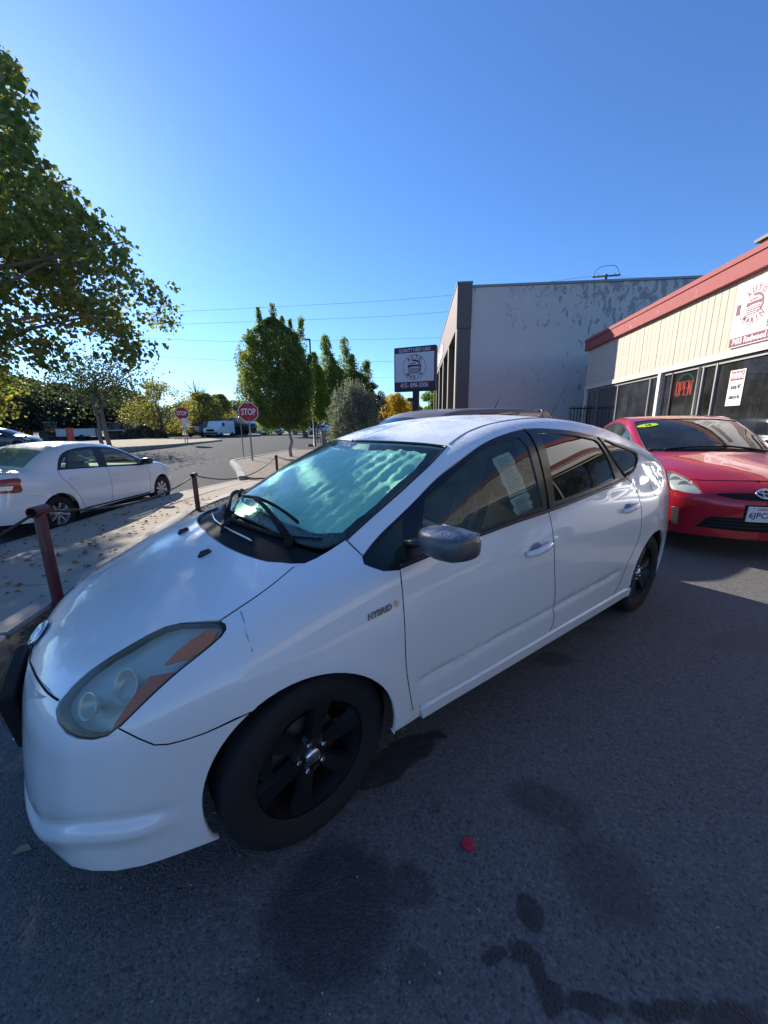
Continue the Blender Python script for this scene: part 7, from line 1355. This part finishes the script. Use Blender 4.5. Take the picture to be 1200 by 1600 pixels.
TW = [([(.55, -.80, 1.15), (.60, -.78, 1.27), (.95, -.74, 1.45), (1.25, -.72, 1.53), (1.30, -.80, 1.15)], 'front_window'), ([(1.42, -.72, 1.54), (2.2, -.72, 1.56), (2.2, -.80, 1.16), (1.40, -.80, 1.15)], 'rear_side_window'), ([(2.32, -.72, 1.56), (3.0, -.72, 1.54), (3.1, -.78, 1.2), (2.32, -.80, 1.16)], 'quarter_window')]
bpos = lambda x, y: (PX0+x*math.cos(PYAW)-y*math.sin(PYAW), PY0+x*math.sin(PYAW)+y*math.cos(PYAW), 0)
TLAMP = [('headlamp', [(-.70, -.50, .80), (-.5, -.70, .86), (-.45, -.76, .80), (-.62, -.66, .70)], 'FL', 'headlamp_reflector'), ('tail_lamp', [(3.30, -.78, 1.15), (3.42, -.70, 1.15), (3.45, -.68, .85), (3.32, -.79, .85)], 'RB', 'red_plastic')]
bc, FT = lump_car(TALL, bpos(2.75, 2.78), PYAW, 'dark taupe tall vehicle parked behind the white hatchback, only its roof showing', MATS['brown_paint'], 'privacy_glass', TW, 2.6, [(-.02, -.64, 1.10), (.2, -.66, 1.26), (.42, -.62, 1.42), (.50, -.4, 1.49), (.48, 0, 1.50)], rails=False, scale=(1.05, 1, 1.02), rear=[(3.5, 0, 1.5), (3.46, -.55, 1.45), (3.50, -.60, 1.2), (3.55, 0, 1.2)], lamps=TLAMP)
P_, N_ = on_surf(FT, [(2.7, .1, 1.7)], 'T'); MB().tube([P_[0], P_[0]+[.05, 0, .02], P_[0]+[.16, 0, .22]], [.02, .012, .004], 8).obj('aerial', MATS['black_trim'], bc, True); 

SW_ = [([(.55, -.78, .98), (.62, -.74, 1.08), (.95, -.68, 1.24), (1.36, -.64, 1.32), (1.41, -.79, .99)], 'front_window'), ([(1.50, -.64, 1.32), (1.93, -.65, 1.30), (2.16, -.67, 1.24), (2.30, -.74, 1.03), (1.55, -.78, .99)], 'rear_side_window')]
SWS = [(.24, -.64, 1.0), (.42, -.63, 1.09), (.70, -.60, 1.21), (.95, -.52, 1.32), (.88, 0, 1.37)]
SL_ = [('headlamp', [(-.55, -.60, .74), (-.30, -.72, .80), (-.40, -.76, .70), (-.62, -.62, .66)], 'FL', 'headlamp_reflector'), ('tail_lamp', [(3.10, -.73, .94), (3.38, -.52, .93), (3.40, -.52, .78), (3.12, -.74, .78)], 'RB', 'red_plastic')]
SRW = [(2.40, 0, 1.36), (2.42, -.5, 1.31), (2.80, -.56, 1.09), (2.9, 0, 1.1)]
dk, _ = lump_car(SEDAN, at(900, 660, 12.6)[:2]+(0.,) if False else (at(903, 660, 12.6).x, at(903, 660, 12.6).y, .05), R_(128), 'dark car with a red roof edge, half hidden between the white and red hatchbacks', MATS['dark_paint'], 'privacy_glass', SW_, 2.55, SWS, lamps=SL_, scale=(1, 1, 1.0))
rr_, _ = lump_car(SEDAN, (at(925, 660, 14.6).x+.2, at(925, 660, 14.6).y+.3, .05), R_(128), 'second red car far behind, only a sliver of its roof showing', MATS['red_paint'], 'privacy_glass', SW_, 2.55, SWS, lamps=SL_)
def far_copy(src, px, py, d, yaw, z, label, mat, group=None, scale=None):
    q = at(px, py, d); c = copy_tree(src); c.location = (q.x, q.y, z); c.rotation_euler = (0, 0, yaw); c['label'] = label
    if scale: c.scale = scale
    for ch in c.children_recursive:
        if ch.type == 'MESH' and ch.name.split('.')[0] in ('body_shell', 'front_end', 'tail_end'): ch.data = ch.data.copy(); ch.data.materials[0] = MATS[mat]
    return c
sv_ = far_copy(bc, 1180, 690, 8, math.atan2(.9929, .1187), .0, 'silver tall car at the right edge, between the red hatchback and the shop front', 'silver_paint', scale=(1.0, .95, .98)); sv_.location = (5.98, 2.05, 0); sv_['category'] = 'car'
far_copy(dk, 40, 690, 34, R_(195), road_z(0, 34)-.05, 'dark car with glinting windows parked across the street, above the saloon\'s roof', 'dark_paint')
gr_ = 'cars parked beyond the crossing'
for k, (px, py, yw, mt, lb) in enumerate(((462, 676, 10, 'clean_white_paint', 'white car parked beyond the crossing, left of the dark trunk'), (486, 675, 5, 'silver_paint', 'pale car parked beyond the crossing, right of the dark trunk'), (437, 676, 185, 'silver_paint', 'silver car parked beyond the crossing behind the columnar tree trunk'))):
    c = far_copy(dk, px, py, 62, R_(yw), .25, lb, mt, ); c['group'] = gr_
# ---- small distant vehicles
simple('van_white', (.78, .79, .79), .35, coat=.6); simple('truck_grey', (.30, .36, .42), .35, .3, coat=.5); simple('tank_steel', (.55, .57, .60), .25, .85, var=.1); simple('far_glass', (.02, .025, .03), .1, spec=.8)
q = at(344, 681, 58); vn = empty('van', (q.x, q.y, .2), R_(88), 'white panel van parked in front of the silver tankers across the street', 'van')
MB().prism([(-2.6, .35), (-2.65, .95), (-2.5, 1.15), (-1.55, 1.30), (-.95, 2.0), (-.6, 2.12), (2.6, 2.12), (2.7, 1.9), (2.72, .40)], -.98, .98).obj('body', MATS['van_white'], vn, angle=30)
MB().prism([(-1.50, 1.34), (-.98, 1.95), (-.93, 1.93), (-1.45, 1.32)], -.85, .85).obj('windscreen', MATS['far_glass'], vn)
for s in (-1, 1): MB().box(-1.2, -.45, s*.985-.006, s*.985+.006, 1.38, 1.88).obj('side_window', MATS['far_glass'], vn); MB().box(-2.67, -2.62, s*.70-.16, s*.70+.16, .80, 1.0).obj('headlight', MATS['headlamp_reflector'], vn)
MB().box(-2.70, -2.62, -.5, .5, .72, 1.02).obj('grille', MATS['black_plastic'], vn); MB().box(-2.74, -2.6, -.95, .95, .42, .62).obj('bumper', MATS['black_plastic'], vn)
def far_wheels(p, pts, r=.36):
    for x, y in pts: MB().lathe([(.001, -.13), (r*.55, -.13), (r, -.11), (r, .11), (r*.55, .13), (.001, .13)], 20, 'y', c=(x, y, r), caps=False).obj('wheel', MATS['tyre'], p, angle=40)
far_wheels(vn, [(-1.75, -.86), (-1.75, .86), (1.75, -.86), (1.75, .86)])
q = at(320, 681, 61); tk = empty('truck', (q.x, q.y, .2), R_(84), 'blue-grey work truck facing the street, just left of the white van', 'truck')
MB().prism([(-2.8, .5), (-2.85, 1.2), (-2.7, 1.35), (-1.6, 1.45), (-1.15, 2.15), (-.2, 2.2), (-.1, 1.3), (-.1, .5)], -.98, .98).obj('cab', MATS['truck_grey'], tk, angle=30); MB().box(.0, 3.0, -1.05, 1.05, .75, 2.35, bev=.05).obj('cargo_box', MATS['dark_paint'], tk); MB().prism([(-1.62, 1.5), (-1.2, 2.1), (-1.16, 2.08), (-1.58, 1.48)], -.85, .85).obj('windscreen', MATS['far_glass'], tk); MB().box(-2.90, -2.8, -.55, .55, .75, 1.25).obj('grille', MATS['chrome'], tk); MB().box(-2.95, -2.75, -.98, .98, .45, .68).obj('bumper', MATS['chrome'], tk)
for s in (-1, 1): MB().box(-2.86, -2.78, s*.78-.15, s*.78+.15, .95, 1.2).obj('headlight', MATS['headlamp_reflector'], tk)
far_wheels(tk, [(-2.0, -.88), (-2.0, .88), (2.0, -.88), (2.0, .88)], .42)
for k, (px, d, yw, lb) in enumerate(((345, 66, 184, 'silver road tanker behind the white van'), (395, 64, 180, 'silver road tanker right of the white van, behind the nearest stop sign'))):
    q = at(px, 678, d); tn = empty('tanker_trailer', (q.x, q.y, .2), R_(yw), lb, 'tanker', 'silver road tankers'); n = 24; prof = [(.001, -3.6), (.7, -3.55), (.92, -3.35), (.95, -3.2), (.95, 3.2), (.92, 3.35), (.7, 3.55), (.001, 3.6)]
    MB().lathe([(r, a) for r, a in prof], n, 'x', c=(0, 0, 1.85), caps=False).obj('tank', MATS['tank_steel'], tn, angle=50); MB().box(-3.4, 3.4, -.5, .5, .75, .95).obj('chassis', MATS['dark_frame'], tn); MB().box(-.9, .9, -.3, .3, 2.76, 2.9).obj('manway', MATS['steel'], tn)
    for x in (-3.2, -1.6, 0, 1.6, 3.2): MB().lathe([(.965, x-.04), (.965, x+.04)], n, 'x', c=(0, 0, 1.85), caps=False).obj('tank_band', MATS['steel'], tn, True)
    far_wheels(tn, [(1.4, -.95), (1.4, .95), (2.6, -.95), (2.6, .95), (-2.4, -.95), (-2.4, .95)], .48)
# ---- brown house with a metal roof, second house, trailer
simple('brown_stucco', (.13, .105, .085), .85, var=.2, vs=2, bs=.2); simple('metal_roof', (.32, .40, .50), .35, .5, var=.1); simple('shingle', (.10, .09, .085), .9, var=.25, bs=.5); simple('far_white', (.66, .67, .66), .6, var=.1); simple('orange_red', (.55, .09, .05), .6)
def house(px0, px1, d, ytop, label, roofmat, ridge=.8, z0=.2, wins=(), yaw=0., depth=8, wall='brown_stucco'):
    a, b = at(px0, 676, d), at(px1, 676, d); c = (a+b)/2; W = (b-a).length; h = empty('house', (c.x, c.y, z0), math.atan2(b.y-a.y, b.x-a.x)+yaw, label, 'house'); H_ = at((px0+px1)/2, ytop, d).z-z0
    MB().box(-W/2, W/2, 0, depth, 0, H_).obj('wall', MATS[wall], h); r = MB(); r.prism([(-.5, H_-.05), (depth/2, H_+ridge), (depth+.5, H_-.05), (depth+.5, H_-.18), (-.5, H_-.18)], -W/2-.5, W/2+.5, 'x'); r.obj('roof', MATS[roofmat], h)
    for x in wins: w = MB().box(x*W-.6, x*W+.6, -.04, .02, 1.0, 2.0).obj('window', MATS['far_glass'], h); MB().box(x*W-.7, x*W+.7, -.06, -.041, 2.0, 2.1).box(x*W-.7, x*W+.7, -.06, -.041, .9, 1.0).obj('frame', MATS['far_white'], w)
    dr = MB().box(W*.05-.45, W*.05+.45, -.03, .02, 0, 2.05).obj('door', MATS['dark_recess'], h); return h
house(206, 285, 66, 668, 'long low brown house behind the loose autumn tree', 'shingle', .7, wins=(-.3, .1, .35)); house(164, 212, 63, 671, 'low dark house with a pale blue metal roof, left of the long brown house', 'metal_roof', 1.1, wins=(-.2, .3)); house(294, 332, 70, 663, 'small brown house behind the blue-grey truck', 'shingle', .5, wins=(-.1, .25))
house(60, 100, 60, 673, 'dark low house at the far left behind the parked trailer', 'shingle', .5, wins=(0,))
q = at(124, 681, 58); tr_ = empty('box_trailer', (q.x, q.y, .2), R_(20), 'pale grey box trailer parked left of the two thin trunks across the street', 'trailer'); MB().box(-1.9, 1.9, -.9, .9, .4, 1.3, bev=.04).obj('trailer_body', MATS['sign_back'], tr_); MB().box(-2.9, -2.0, -.06, .06, .42, .52).obj('drawbar', MATS['dark_frame'], tr_); far_wheels(tr_, [(-.5, -.85), (-.5, .85), (.5, -.85), (.5, .85)], .3)
q = at(110, 682, 46); cz = empty('hoarding', (q.x, q.y, .2), .3, 'orange-red narrow board standing in front of the pale grey trailer', 'board'); MB().box(-.28, .28, -.04, .04, .2, 1.35).obj('board_face', MATS['orange_red'], cz); MB().box(-.25, -.20, -.05, .05, -.1, 1.35).box(.20, .25, -.05, .05, -.1, 1.35).obj('board_posts', MATS['dark_frame'], cz)
for k, (px, pyb, d, r, lb) in enumerate(((156, 690, 30, .12, 'slim upright tree across the street, leftmost of a pair of thin trunks'), (167, 688, 32, .15, 'slim upright tree across the street, rightmost of a pair of thin trunks'))):
    q = at(px, 670, d); t_ = empty('tree', (q.x, q.y, .1), 0, lb, 'tree', None); b = MB(); top = at(px, 600, d).z; branchy(b, (0, 0, -.3), (-.15-.1*k, 0, top), r, r*.5, .04, 8); b.obj('trunk', MATS['bark'], t_, True); RNG = np.random.default_rng(70+k); n = 1800; P = RNG.normal(size=(n, 3))*[1.5, 1.2, .9]+[-.3, .5, top-.1]; leaves('crown', P, .17*RNG.uniform(.7, 1.2, n), 'hill_leaf', t_)
# crack of paint filler on the wing of the white hatchback, and grime lines
